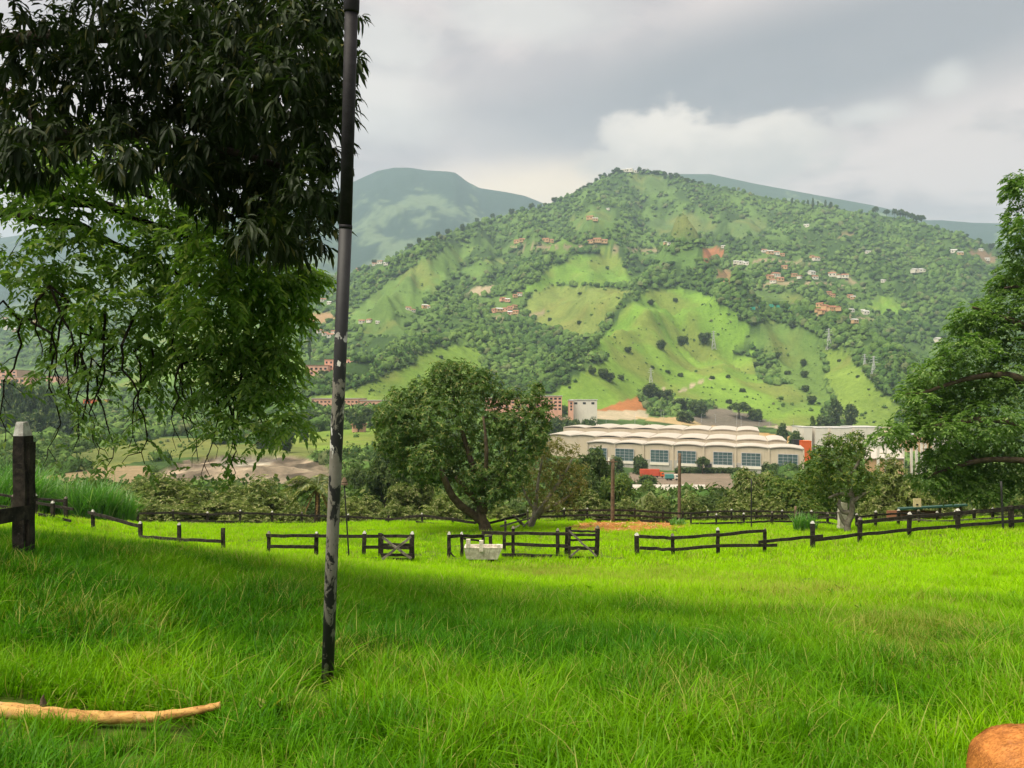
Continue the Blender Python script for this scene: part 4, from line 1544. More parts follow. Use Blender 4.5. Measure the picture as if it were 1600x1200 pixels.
def warehouse():
    A, B = np.array([50.5, 515.0]), np.array([170.5, 450.0])
    u = (B - A) / np.linalg.norm(B - A)
    n = np.array([.30, 1.0])
    n /= np.linalg.norm(n)
    Ltot = np.linalg.norm(B - A)

    def W(s, t, z):
        p = A + u * s + n * t
        return np.array([p[0], p[1], z])

    def s_of(px):
        k_ = (px - CX) / F
        return (k_ * A[1] - A[0]) / (u[0] - k_ * u[1])
    z0, ze = -47.5, -30.8
    t = thing('warehouse', 'long cream warehouse with rows of barrel-vaulted roofs below the mountain', 'warehouse', W(Ltot / 2, 0, z0))

    def slab(mb, s0, s1, t0, t1, za, zb, mi=0):
        c_ = [W(s, tt, z) for z in (za, zb) for tt in (t0, t1) for s in (s0, s1)]
        q = [[0, 2, 3, 1], [4, 5, 7, 6], [0, 1, 5, 4], [1, 3, 7, 5], [3, 2, 6, 7], [2, 0, 4, 6]]
        mb.add(np.array(c_), [q], mi)
        return mb
    nb = 7
    bw = Ltot / nb
    slab(MB(), 0, Ltot, 0, 30, z0, ze).build('wall', M['cream'], t)
    slab(MB(), -2 * bw, Ltot - bw * .4, 30.5, 86, z0, ze + 2.6).build('wall', M['cream'], t)
    slab(MB(), -2 * bw, Ltot - bw * 1.2, 87, 150, z0, ze + 6.2).build('wall', M['cream'], t)
    slab(MB(), -.3, Ltot + .3, -.35, -.003, z0, z0 + 7.4).build('plinth', M['grey_wall'], t)
    for i in range(nb + 1):
        slab(MB(), i * bw - .5, i * bw + .5, -.7, -.353, z0, ze + .3).build('pilaster', M['cream'], t)

    def vault(s0, s1, t0, t1, zb, rise, mat_front):
        N = 10
        q = np.linspace(0, 1, N + 1)
        arc = rise * (1 - (2 * q - 1) ** 2)
        ss = s0 + (s1 - s0) * q
        top0 = [W(a, t0 - .9, zb + h + .45) for a, h in zip(ss, arc)]
        top1 = [W(a, t1, zb + h + .45) for a, h in zip(ss, arc)]
        lo0 = [W(a, t0 - .9, zb + h - .05) for a, h in zip(ss, arc)]
        lo1 = [W(a, t1, zb + h - .05) for a, h in zip(ss, arc)]
        V = np.array(top0 + top1 + lo0 + lo1)
        m_ = N + 1
        f = []
        for i in range(N):
            f += [[i, i + 1, m_ + i + 1, m_ + i], [2 * m_ + i + 1, 2 * m_ + i, 3 * m_ + i, 3 * m_ + i + 1], [i + 1, i, 2 * m_ + i, 2 * m_ + i + 1], [m_ + i, m_ + i + 1, 3 * m_ + i + 1, 3 * m_ + i]]
        f += [[0, m_, 3 * m_, 2 * m_], [N, 2 * m_ + N, 3 * m_ + N, m_ + N]]
        r = MB().add(V, [f]).build('roof', M['cream_roof'], t)
        # the crescent under the vault front; dark ones paint in the raised arc's shadow
        V2 = [W(a, t0 + .2, zb + h - .06) for a, h in zip(ss, arc)] + [W(a, t0 + .2, zb - .3) for a in ss]
        V2 += [W(a, t0 + .5, zb + h - .06) for a, h in zip(ss, arc)] + [W(a, t0 + .5, zb - .3) for a in ss]
        g = []
        for i in range(N):
            g += [[i, m_ + i, m_ + i + 1, i + 1], [2 * m_ + i, 2 * m_ + i + 1, 3 * m_ + i + 1, 3 * m_ + i]]
        MB().add(np.array(V2), [g]).build('vent', mat_front, r)
    for i in range(nb):
        vault(i * bw + .3, (i + 1) * bw - .3, 0, 30, ze + .05, .95, M['dark'] if i in (1,) else M['tan_vent'])
    for i in range(-2, nb):
        s1 = min((i + 1) * bw - .3, Ltot - bw * .4)
        vault(i * bw + .3, s1, 30.5, 86, ze + 2.65, .95, M['dark'] if i in (0, 1, 3) else M['tan_vent'])
    for i in range(-2, nb - 1):
        s1 = min((i + 1) * bw - .3, Ltot - bw * 1.2)
        vault(i * bw + .3, s1, 87, 150, ze + 6.25, 1.0, M['dark'] if i < 2 else M['tan_vent'])
    for i in range(nb + 1):
        V = [W(i * bw - .3, -1.2, ze + .2), W(i * bw + .3, -1.2, ze + .2), W(i * bw + .3, 30, ze + .2), W(i * bw - .3, 30, ze + .2)]
        V += [v + np.array([0, 0, .55]) for v in V]
        MB().add(np.array(V), [[[0, 3, 2, 1], [4, 5, 6, 7], [0, 1, 5, 4], [2, 3, 7, 6], [1, 2, 6, 5], [3, 0, 4, 7]]]).build('gutter', M['cream_roof'], t)
    for k_, (a, b) in enumerate(((922, 948), (962, 990), (1017, 1044), (1059, 1087), (1115, 1144), (1159, 1188), (1216, 1246))):
        sa, sb = s_of(a), s_of(b)
        za, zb = -41.6, -34.1
        w = MB()
        slab(w, sa - .3, sb + .3, -.75, -.36, za - .3, za)
        slab(w, sa - .3, sb + .3, -.75, -.36, zb, zb + .3)
        slab(w, sa - .3, sa, -.75, -.36, za + .003, zb - .003)
        slab(w, sb, sb + .3, -.75, -.36, za + .003, zb - .003)
        fr = w.build('window', M['steel'], t)
        slab(MB(), sa, sb, -.55, -.354, za, zb).build('pane', M['glass'], fr)
        mu = MB()
        for j in range(1, 4):
            s = sa + (sb - sa) * j / 4
            slab(mu, s - .08, s + .08, -.66, -.552, za, zb)
        for j in range(1, 4):
            z = za + (zb - za) * j / 4
            slab(mu, sa, sb, -.64, -.553, z - .07, z + .07)
        mu.build('mullion', M['steel'], fr)
        slab(MB(), sa - .6, sb + .6, -.9, -.356, za - 1.9, za - .32).build('sill', M['white_wall'], t)
    for a, b in ((1090, 1112), (1189, 1195), (1148, 1152), (1100, 1104)):
        slab(MB(), s_of(a), s_of(b), -.5, -.358, z0, z0 + 6.2).build('door', M['dark'], t)


M['tan_vent'] = _wallmat('tan_roof_vent', (.30, .24, .17), (.37, .30, .22))
warehouse()


def block(name, label, cat, px0, px1, ytop, ybase, Y, depth, wall, roof, wins=None, overhang=.6, group=None, roof_t=.5, rz=0.0, winmat='dark'):
    x0, x1 = (px0 - CX) / F * Y, (px1 - CX) / F * Y
    za = min((HY - ybase) / F * Y, gz((x0 + x1) / 2, Y)) - 1.0
    zb = (HY - ytop) / F * Y
    t = thing(name, label, cat, ((x0 + x1) / 2, Y + depth / 2, za), group)
    t.rotation_euler = (0, 0, rz)
    og = np.array([(x0 + x1) / 2, Y + depth / 2, za])

    def put(mb, nm, mat_, par=None):
        o = link(nm, mb.data(nm, [mat_] if not isinstance(mat_, list) else mat_, False, og), par or t)
        return o
    put(MB().box((x0, Y, za), (x1, Y + depth, zb)), 'wall', M[wall])
    put(MB().box((x0 - overhang, Y - overhang, zb + .004), (x1 + overhang, Y + depth + overhang, zb + roof_t)), 'roof', M[roof])
    if wins:
        nr, nc, fw, fh, z_lo, z_hi = wins
        H = zb - ((HY - ybase) / F * Y)
        zg = (HY - ybase) / F * Y
        cw = (x1 - x0) / nc
        w, h = cw * fw, H / nr * fh
        proto = None
        for r in range(nr):
            for c_ in range(nc):
                cx = x0 + cw * (c_ + .5)
                cz = zg + H * (z_lo + (z_hi - z_lo) * ((r + .5) / nr))
                if proto is None:
                    mb = MB()
                    mb.box((-w / 2, -.08, -h / 2), (w / 2, .12, h / 2))
                    proto = mb.data('window', [M[winmat]])
                o = link('window', proto, t)
                o.location = (cx - og[0], Y - og[1] - .02, cz - og[2])
    return t


block('factory', 'long terracotta factory with a pale roof and window rows below the bright hill', 'factory', 487, 560, 623, 637, 690, 40, 'orange_wall', 'cream_roof', (2, 12, .55, .30, .05, .85))
block('factory', 'terracotta factory wing seen between the pole and the centre tree', 'factory', 562, 628, 626, 640, 684, 30, 'orange_wall', 'cream_roof', (1, 9, .55, .22, .1, .75))
block('factory', 'terracotta factory hall seen behind the right boughs of the centre tree', 'factory', 758, 836, 622, 641, 702, 40, 'orange_wall', 'cream_roof', (2, 8, .5, .3, .05, .85))
block('factory', 'terracotta block with a gridded facade just right of the centre tree', 'factory', 838, 878, 619, 643, 712, 50, 'orange_wall', 'zinc_roof', (4, 6, .6, .45, .05, .95))
block('factory', 'white block with an orange end left of the red earth cut', 'factory', 893, 933, 625, 642, 716, 26, 'white_wall', 'zinc_roof', (1, 3, .35, .2, .5, .9))
block('annex', 'narrow orange annex stuck to the white block by the earth cut', 'building', 889, 896, 626, 644, 708, 12, 'orange_wall', 'zinc_roof', (3, 1, .4, .5, .1, .9))
block('apartment_block', 'stepped terracotta block on the slope left of the pole', 'building', 476, 512, 571, 588, 930, 40, 'orange_wall', 'clay_roof', (2, 5, .5, .35, .1, .9))
block('apartment_block', 'tall terracotta tower rising behind the pole', 'building', 507, 548, 562, 585, 945, 35, 'orange_wall', 'clay_roof', (3, 6, .4, .4, .1, .95))
block('apartment_block', 'terracotta block with two window bands right of the pole', 'building', 528, 574, 574, 590, 925, 30, 'orange_wall', 'zinc_roof', (2, 6, .6, .35, .1, .9))
block('apartment_block', 'small terracotta house block below the hanging twigs beside the pole', 'building', 500, 514, 601, 609, 860, 18, 'orange_wall', 'clay_roof', (1, 3, .4, .4, .2, .8))
block('apartment_block', 'cream house block left of the pole above the factory', 'building', 470, 496, 603, 613, 850, 18, 'white_wall', 'clay_roof', (2, 4, .4, .4, .1, .9))
block('factory', 'low terracotta factory with a white roof at the left edge', 'factory', -60, 46, 589, 602, 1180, 60, 'orange_wall', 'cream_roof', (1, 14, .5, .3, .2, .9))
block('factory', 'second terracotta hall behind the white roof at the left edge', 'factory', -40, 26, 578, 592, 1290, 50, 'orange_wall', 'clay_roof', (2, 8, .5, .3, .2, .9))
block('house', 'reddish house with a clay roof right of the far left factory', 'house', 72, 92, 588, 598, 1160, 24, 'orange_wall', 'clay_roof', (1, 3, .3, .4, .2, .8))
block('shed', 'orange and red valley shed seen through the hanging twigs', 'shed', 130, 150, 624, 632, 930, 20, 'orange', 'clay_roof', (1, 3, .4, .5, .1, .9))
block('shed', 'bright yellow valley shed seen through the hanging twigs', 'shed', 151, 167, 624, 632, 930, 20, 'yellow', 'zinc_roof')
for px0, px1, yt, lab in ((1256, 1269, 668, 'leftmost white block above the orange box'), (1274, 1294, 669, 'second white block right of the orange box'), (1299, 1331, 669, 'wide white block behind the slender paddock tree'),
                          (1335, 1378, 668, 'long white block left of the feathery tree')):
    block('warehouse_block', lab, 'building', px0, px1, yt, 694, 600, 25, 'white_wall', 'zinc_roof', None, .2)
block('cabin', 'bright orange box cabin at the right end of the warehouse', 'cabin', 1254, 1268, 690, 701, 520, 6, 'orange', 'orange', None, .1)
block('cabin', 'dark grey panel hut left of the orange box cabin', 'cabin', 1241, 1253, 688, 698, 526, 5, 'dark', 'dark', None, .1)
block('building', 'tan building with dark doorways beside the feathery tree', 'building', 1414, 1456, 679, 694, 640, 15, 'tan_wall', 'zinc_roof', (1, 6, .35, .6, .1, .8))
block('building', 'white low building under the feathery tree', 'building', 1380, 1412, 684, 700, 650, 12, 'white_wall', 'zinc_roof', (1, 4, .3, .4, .2, .8))
block('building', 'white building half hidden by the feathery tree right of the tan one', 'building', 1458, 1500, 684, 700, 655, 15, 'white_wall', 'zinc_roof', (1, 5, .3, .4, .2, .8))


def slab_roof(name, label, px0, px1, yfront, yback, Y0, Y1, roofmat, wallmat, h=4.0):
    a, b, c_, d = P(px0, yfront, Y0), P(px1, yfront, Y0), P(px1 - 3, yback, Y1), P(px0 + 4, yback, Y1)
    t = thing(name, label, 'shed', (a + b) / 2 - np.array([0, 0, h]))
    V = np.array([a, b, c_, d])
    V2 = np.concatenate([V, V - np.array([0, 0, .3])])
    f = [[0, 1, 2, 3], [4, 7, 6, 5], [0, 4, 5, 1], [1, 5, 6, 2], [2, 6, 7, 3], [3, 7, 4, 0]]
    MB().add(V2, [f]).build('roof', M[roofmat], t)
    g = V2[4:] * 1.0 - np.array([0, 0, .004])
    cen = g.mean(0)
    g = cen + (g - cen) * .96
    lo = g.copy()
    lo[:, 2] = min(gz(a[0], Y0), gz(b[0], Y1), lo[:, 2].min() - h) - .5
    MB().add(np.concatenate([g, lo]), [f]).build('wall', M[wallmat], t)
    # corrugation ribs on the roof
    rb = MB()
    n_ = 14
    for i in range(n_ + 1):
        s = i / n_
        rb.beam(a + (b - a) * s + [0, 0, .05], d + (c_ - d) * s + [0, 0, .05], .10, .10, seg=1, rough=0)
    rb.build('roof_ribs', M[roofmat], t, kind='stuff')
    return t


slab_roof('shed', 'cream metal shed roof among the orchard trees right of the first utility pole', 985, 1104, 774, 757, 205, 228, 'cream_roof', 'cream')
slab_roof('shed', 'pale shed roof glimpsed left of the centre tree', 578, 642, 797, 779, 150, 170, 'cream_roof', 'cream')
slab_roof('shed', 'low pale roof slab above the large dark orchard tree at right', 1350, 1413, 716, 701, 400, 440, 'cream_roof', 'tan_wall')


def container(label, px0, px1, y0, y1, Y, mat_, cab=None):
    x0, x1 = (px0 - CX) / F * Y, (px1 - CX) / F * Y
    zb, zt = (HY - y1) / F * Y, (HY - y0) / F * Y
    t = thing('truck', label, 'truck', ((x0 + x1) / 2, Y, zb))
    MB().box((x0, Y - 1.2, zb + .9), (x1, Y + 1.2, zt)).build('cargo_box', M[mat_], t)
    rb = MB()
    for i in range(14):
        x = x0 + (x1 - x0) * (i + .5) / 14
        rb.box((x - .12, Y - 1.26, zb + 1.05), (x + .12, Y - 1.203, zt - .15))
    rb.build('cargo_ribs', M[mat_], t, kind='stuff')
    MB().box((x0 + .2, Y - .5, zb + .55), (x1 + 2.6, Y + .5, zb + .88)).build('chassis', M['dark'], t)
    c_ = MB()
    prof = [(0, .7), (2.3, .7), (2.35, 1.6), (1.9, 2.9), (0, 3.0)]
    V = np.array([(x1 + .35 + a, yy, zb + z) for yy in (Y - 1.15, Y + 1.15) for a, z in prof])
    c_.add(V, [[[0, 1, 2, 3, 4]], [[9, 8, 7, 6, 5]]]).add(V, [[[i, 5 + i, 5 + (i + 1) % 5, (i + 1) % 5] for i in range(5)]])
    c_.build('cab', M[cab or mat_], t)
    MB().box((x1 + 1.2, Y - 1.2, zb + 1.75), (x1 + 2.2, Y - 1.153, zb + 2.6)).build('window', M['glass'], t)
    for xx in (x0 + 1.2, x0 + 2.6, x1 - 1.2, x1 + 1.6):
        MB().tube([(xx, Y - 1.2, zb + .5), (xx, Y + 1.2, zb + .5)], .5, 10).build('wheel', M['tyre'], t)


container('red container truck parked in the yard below the warehouse', 1000, 1030, 733, 746, 425, 'red_box', 'orange')
container('teal container truck parked right of the red one', 1039, 1052, 741, 750, 410, 'teal_box', 'white_wall')


def house(px, py, wpx, label, group, wall='white_wall', roof='clay_roof', hf=.42):
    Yd = col_find(px, py + 1, 500)
    x = (px - CX) / F * Yd
    w = wpx / F * Yd
    d, h = w * .75, w * hf
    z = gz(x, Yd) - 1.5
    t = thing('house', label, 'house', (x, Yd, z), group)
    t.rotation_euler = (0, 0, rng.normal(0, .35))
    hh = h + 1.5
    link('wall', MB().box((-w / 2, -d / 2, 0), (w / 2, d / 2, hh)).data('wall', [M[wall]]), t)
    o = .5
    r = w * .20
    V = np.array([(-w / 2 - o, -d / 2 - o, hh), (w / 2 + o, -d / 2 - o, hh), (w / 2 + o, d / 2 + o, hh), (-w / 2 - o, d / 2 + o, hh), (-w / 2 - o, 0, hh + r), (w / 2 + o, 0, hh + r)])
    V[:, 2] += .01
    link('roof', mesh_data('roof', V, [[[0, 1, 5, 4], [2, 3, 4, 5], [3, 2, 1, 0]], [[1, 2, 5], [3, 0, 4]]], [M[roof]]), t)
    k_ = 2 if wpx < 12 else 4
    for i in range(k_):
        cx = -w / 2 + w * (i + .5) / k_
        ww = w / k_ * .3
        link('window', MB().box((cx - ww / 2, -d / 2 - .1, 1.5 + h * .3), (cx + ww / 2, -d / 2 - .002, 1.5 + h * .75)).data('window', [M['dark']]), t)
    CLEAR.append((px - wpx * .75, py - wpx * .45, px + wpx * .75, py + wpx * .75))
    return t


HOUSES = [
    ('white house in the row under the bare red bank', 'houses under the red bank', [(1150, 411, 8), (1158, 412, 9), (1166, 413, 8)], ('white_wall', 'zinc_roof')),
    ('clay-roofed house in the upper string of houses right of the red bank', 'upper string of hillside houses', [(1194, 393, 8), (1203, 396, 10), (1213, 397, 9), (1222, 399, 7)], ('white_wall', 'clay_roof')),
    ('clay-roofed house in the cluster at mid height on the right of the mountain', 'middle cluster of hillside houses', [(1203, 435, 11), (1212, 432, 12), (1219, 438, 10), (1208, 441, 9), (1226, 419, 9), (1241, 431, 8), (1250, 434, 8)], ('white_wall', 'clay_roof')),
    ('pale house in the right half of the middle house string', 'right middle hillside houses', [(1268, 428, 10), (1273, 435, 9), (1300, 431, 11), (1312, 433, 9), (1320, 433, 10), (1275, 406, 10), (1269, 402, 7)], ('white_wall', 'clay_roof')),
    ('clay-roofed house in the large cluster above the green net', 'large cluster above the green net', [(1281, 478, 10), (1290, 482, 12), (1300, 484, 12), (1310, 484, 11), (1285, 489, 11), (1278, 486, 8), (1295, 459, 8), (1300, 463, 8), (1328, 464, 8), (1332, 466, 8)], ('tan_wall', 'clay_roof')),
    ('small white house with a pointed gable below the bright triangular field', 'houses below the triangular field', [(1352, 490, 10), (1348, 486, 6), (1335, 503, 10), (1330, 486, 8)], ('white_wall', 'zinc_roof')),
    ('lone pale house among the trees high on the right of the mountain', 'scattered high houses', [(1260, 354, 8), (1490, 394, 9), (1500, 397, 8), (1542, 406, 7), (1532, 391, 6), (1356, 395, 7), (1430, 425, 11), (1440, 424, 9), (1466, 533, 11), (1380, 440, 7)], ('white_wall', 'zinc_roof')),
    ('terracotta house in the cluster on the mid-left slope above the centre tree', 'mid-left slope cluster', [(772, 487, 10), (780, 486, 10), (790, 485, 9), (797, 482, 8), (804, 480, 8), (798, 491, 10), (806, 489, 9), (786, 469, 9), (793, 470, 8)], ('orange_wall', 'clay_roof')),
    ('pale house among dark trees on the left slope of the mountain', 'left slope houses', [(638, 483, 8), (645, 486, 7), (664, 480, 9), (672, 481, 8), (812, 461, 8), (805, 463, 7), (565, 504, 9), (577, 502, 8), (590, 504, 6)], ('white_wall', 'clay_roof')),
    ('clay-roofed house on the bench high on the left shoulder of the mountain', 'left shoulder bench houses', [(808, 379, 9), (816, 377, 9), (853, 377, 10), (860, 378, 9), (923, 379, 9), (933, 378, 12), (944, 379, 10), (922, 342, 10), (930, 344, 8)], ('tan_wall', 'clay_roof')),
    ('small white house on the upper pasture left of the red bank', 'upper pasture houses', [(1040, 380, 6), (1046, 381, 6), (1130, 386, 6), (950, 327, 5)], ('white_wall', 'zinc_roof')),
    ('white summit building at the very top of the mountain', 'summit buildings', [(975, 268, 8), (984, 268, 10), (994, 269, 7)], ('white_wall', 'zinc_roof')),
    ('house in the settlement left of the pole under the brown mound', 'settlement left of the pole', [(508, 523, 9), (516, 526, 10), (522, 520, 8), (500, 519, 9), (530, 512, 8), (594, 411, 8), (603, 413, 7), (585, 414, 7), (560, 421, 7), (515, 474, 7), (505, 470, 8)], ('white_wall', 'clay_roof')),
    ('pale house of the settlement behind the hanging twigs at far left', 'far left settlement', [(12, 514, 10), (24, 517, 9), (40, 506, 8), (58, 503, 9), (70, 500, 8), (8, 500, 8), (30, 495, 8)], ('white_wall', 'clay_roof')),
]
for lab, grp, lst, (wm, rm) in HOUSES:
    for px, py, w in lst:
        house(px, py, w, lab, grp, wm if rng.random() < .75 else 'tan_wall', rm if rng.random() < .75 else 'zinc_roof')


def cottage():
    Y = 520
    t = block('cottage', 'small brick cottage with a red gable roof at the field edge right of the pole', 'cottage', 550, 568, 664, 671, Y, 9, 'orange_wall', 'clay_roof', (1, 3, .3, .5, .1, .8), .8)
    x0, x1, zt = (550 - CX) / F * Y, (568 - CX) / F * Y, (HY - 664) / F * Y + .51
    V = np.array([(x0 - .8, Y - .8, zt), (x1 + .8, Y - .8, zt), (x1 + .8, Y + 9.8, zt), (x0 - .8, Y + 9.8, zt), ((x0 + x1) / 2, Y - .8, zt + 2), ((x0 + x1) / 2, Y + 9.8, zt + 2)])
    MB().add(V, [[[0, 4, 5, 3], [1, 2, 5, 4], [3, 2, 1, 0]], [[0, 1, 4], [2, 3, 5]]]).build('gable', M['clay_roof'], t)


cottage()


def pylon(px, ybase, ytop, label):
    Y = col_find(px, ybase, 650)
    x, z = (px - CX) / F * Y, (HY - ybase) / F * Y - 1
    H = (ybase - ytop) / F * Y
    t = thing('transmission_tower', label, 'pylon', (x, Y, z), 'lattice pylons on the mountain')
    b, c_ = H * .11, H * .018

    def leg(sx, sy, f):
        w = b + (c_ - b) * min(f / .75, 1)
        return np.array([x + sx * w, Y + sy * w, z + H * f])
    r = H * .006 + .09
    for sx, sy in ((-1, -1), (1, -1), (1, 1), (-1, 1)):
        MB().tube([leg(sx, sy, 0), leg(sx, sy, .4), leg(sx, sy, .75), leg(sx, sy, 1)], r, 4).build('leg', M['steel'], t)
    br = MB()
    lv = [0, .2, .38, .54, .68, .8, .9, 1]
    for a, c2 in zip(lv[:-1], lv[1:]):
        for (p, q) in (((-1, -1), (1, -1)), ((1, -1), (1, 1)), ((1, 1), (-1, 1)), ((-1, 1), (-1, -1))):
            br.tube([leg(*p, a), leg(*q, c2)], r * .55, 3, cap=False).tube([leg(*q, a), leg(*p, c2)], r * .55, 3, cap=False)
    br.build('lattice', M['steel'], t, kind='stuff')
    for f, w in ((.72, .20), (.84, .16), (.95, .12)):
        MB().tube([(x - H * w, Y, z + H * f), (x, Y, z + H * (f + .02)), (x + H * w, Y, z + H * f)], r * .8, 4).build('crossarm', M['steel'], t)


pylon(1115, 546, 516, 'lattice pylon on the ridge left of the green net')
pylon(1295, 546, 512, 'lattice pylon at the head of the right-hand grassy spur')
pylon(1365, 592, 555, 'lattice pylon right of the grassy spur near the feathery tree')
pylon(1351, 580, 552, 'smaller lattice pylon just behind the one right of the spur')
pylon(1017, 598, 574, 'lattice pylon on the pasture above the red earth cut')


def net_fence():
    line = [(1164, 485), (1172, 482), (1180, 481), (1190, 478), (1200, 477), (1212, 477), (1225, 479), (1234, 482), (1242, 487)]
    a = []
    for px, py in line:
        Y = col_find(px, py + 3, 700)
        a.append(((px - CX) / F * Y, Y, gz((px - CX) / F * Y, Y)))
    a = np.array(a)
    t = thing('net_fence', 'curving green shade-net fence high on the pasture', 'fence', a[4])
    h = np.array([0, 0, 5.0])
    n_ = len(a)
    off = np.array([0, .12, 0])
    V = np.concatenate([a, a + h, a + off, a + h + off])
    f = []
    for i in range(n_ - 1):
        f += [[i, i + 1, n_ + i + 1, n_ + i], [2 * n_ + i + 1, 2 * n_ + i, 3 * n_ + i, 3 * n_ + i + 1], [n_ + i, n_ + i + 1, 3 * n_ + i + 1, 3 * n_ + i]]
    MB().add(V, [f]).build('netting', M['net'], t)
    for p in a:
        MB().tube([p - [0, .1, 1], p + [0, -.1, 5.3]], .12, 5).build('post', M['steel'], t)


net_fence()


def lamp_post(px, ybase, ytop, label, arm=1):
    Y = col_find(px, ybase, 560)
    x, z = (px - CX) / F * Y, (HY - ybase) / F * Y - .5
    H = (ybase - ytop) / F * Y
    t = thing('lamp_post', label, 'lamp post', (x, Y, z), 'lamp posts along the yard behind the warehouse')
    MB().tube([(x, Y, z), (x, Y, z + H * .5), (x, Y, z + H)], [.16, .13, .10], 6).build('pole', M['steel'], t)
    MB().tube([(x, Y, z + H), (x + arm * 1.2, Y - .3, z + H + .35)], .07, 5).build('arm', M['steel'], t)
    MB().box((x + arm * 1.2 - .4, Y - .5, z + H + .25), (x + arm * 1.2 + .4, Y - .1, z + H + .45)).build('lamp_head', M['steel'], t)


for px, yb, yt, lab in ((947, 666, 655, 'short lamp post over the left warehouse roof'), (992, 662, 645, 'lamp post right of the red earth cut'), (1033, 656, 640, 'lamp post at the sandy road left of the rock cutting'),
                        (1037, 657, 641, 'second lamp post at the sandy road left of the rock cutting'), (1064, 652, 642, 'lamp post at the left end of the rock cutting'), (1096, 660, 646, 'lamp post before the left half of the rock cutting'),
                        (1118, 661, 647, 'lamp post before the middle of the rock cutting'), (1151, 668, 646, 'tall lamp post before the right half of the rock cutting'), (1158, 669, 648, 'tall lamp post twin before the rock cutting'),
                        (1186, 668, 657, 'lamp post near the right end of the rock cutting'), (1202, 667, 655, 'lamp post at the right end of the rock cutting'), (1240, 664, 656, 'lamp post at the foot of the terraced field'),
                        (1223, 684, 670, 'lamp post beside the sandy track end')):
    lamp_post(px, yb, yt, lab, 1 if rng.random() < .5 else -1)
for k_, px in enumerate((1372, 1384, 1397, 1411, 1424, 1432, 1440, 1446)):
    Y = 395 + k_ * 3
    x, zt = (px - CX) / F * Y, (HY - 693 - (k_ % 3)) / F * Y
    mb = MB().box((x - .5, Y - .5, gz(x, Y) - .5), (x + .5, Y + .5, zt)).box((x - .62, Y - .62, zt + .003), (x + .62, Y + .62, zt + .25))
    o = mb.build('concrete_column', M['white_wall'], origin=(x, Y, gz(x, Y)))
    props(o, 'white unfinished concrete column beside the low pale roof slab', 'column', 'concrete columns by the roof slab', 'thing')
CLEAR += [(850, 655, 1262, 746), (470, 566, 580, 592), (480, 618, 640, 640), (840, 612, 940, 645), (975, 738, 1140, 762), (1250, 664, 1385, 700), (0, 572, 60, 606), (540, 655, 580, 676), (120, 618, 175, 636),
          (1340, 690, 1470, 722), (1405, 672, 1465, 696), (975, 650, 1260, 680), (60, 650, 110, 662)]
make_forest()

# ------------------------------------------------------------------ fences


POSTS = []


def post(t, px, ytop, ybase, Y, w=.14, mat_='wood_dark', tip=True, lean=0.0, tipmat='tip'):
    lean = lean + rng.normal(0, .022)
    w = w * (.9 + .2 * rng.random())
    tipmat = 'tip' if rng.random() < .72 else 'wood_grey'
    POSTS.append(((px - CX) / F * Y, Y))
    x = (px - CX) / F * Y
    zt = (HY - ytop) / F * Y
    zb = min((HY - ybase) / F * Y, gz(x, Y)) - .25
    th = .11 if tip else 0
    b = MB().beam((x, Y, zb), (x + lean, Y, zt - th), w, w * .95, seg=5, rough=.006)
    o = b.build('post', M[mat_], t)
    if tip:
        a = w * .5
        zt = zt + rng.normal(0, .018)
        V = [(x + lean - a, Y - a, zt - th + .002), (x + lean + a, Y - a, zt - th + .002), (x + lean + a, Y + a, zt - th + .002), (x + lean - a, Y + a, zt - th + .002),
             (x + lean - a * .3, Y - a * .3, zt), (x + lean + a * .4, Y - a * .3, zt + .01), (x + lean + a * .4, Y + a * .4, zt), (x + lean - a * .3, Y + a * .4, zt - .01)]
        MB().add(np.array(V), [[[3, 2, 1, 0], [4, 5, 6, 7], [0, 1, 5, 4], [1, 2, 6, 5], [2, 3, 7, 6], [3, 0, 4, 7]]]).build('post_tip', M[tipmat], o)
    return o


def rail(t, a, b, h=.13, w=.06, mat_='wood_dark', front=-.10):
    pa, pb = P(*a), P(*b)
    off = np.array([0, front, 0])
    return MB().beam(pa + off, pb + off, w, h, seg=6, rough=.010).build('rail', M[mat_], t)


def fence(name, label, posts, rails, **kw):
    p0 = posts[len(posts) // 2]
    x = (p0[0] - CX) / F * p0[3]
    t = thing(name, label, 'fence' if 'gate' not in name else 'gate', (x, p0[3], gz(x, p0[3])), kw.get('group'))
    for p in posts:
        post(t, *p[:4], **(p[4] if len(p) > 4 else {}))
    for r in rails:
        rail(t, *r[:2], **(r[2] if len(r) > 2 else {}))
    return t


NT_ = dict(tip=False)
# big weathered post close by at the left with its two rails going out of the picture


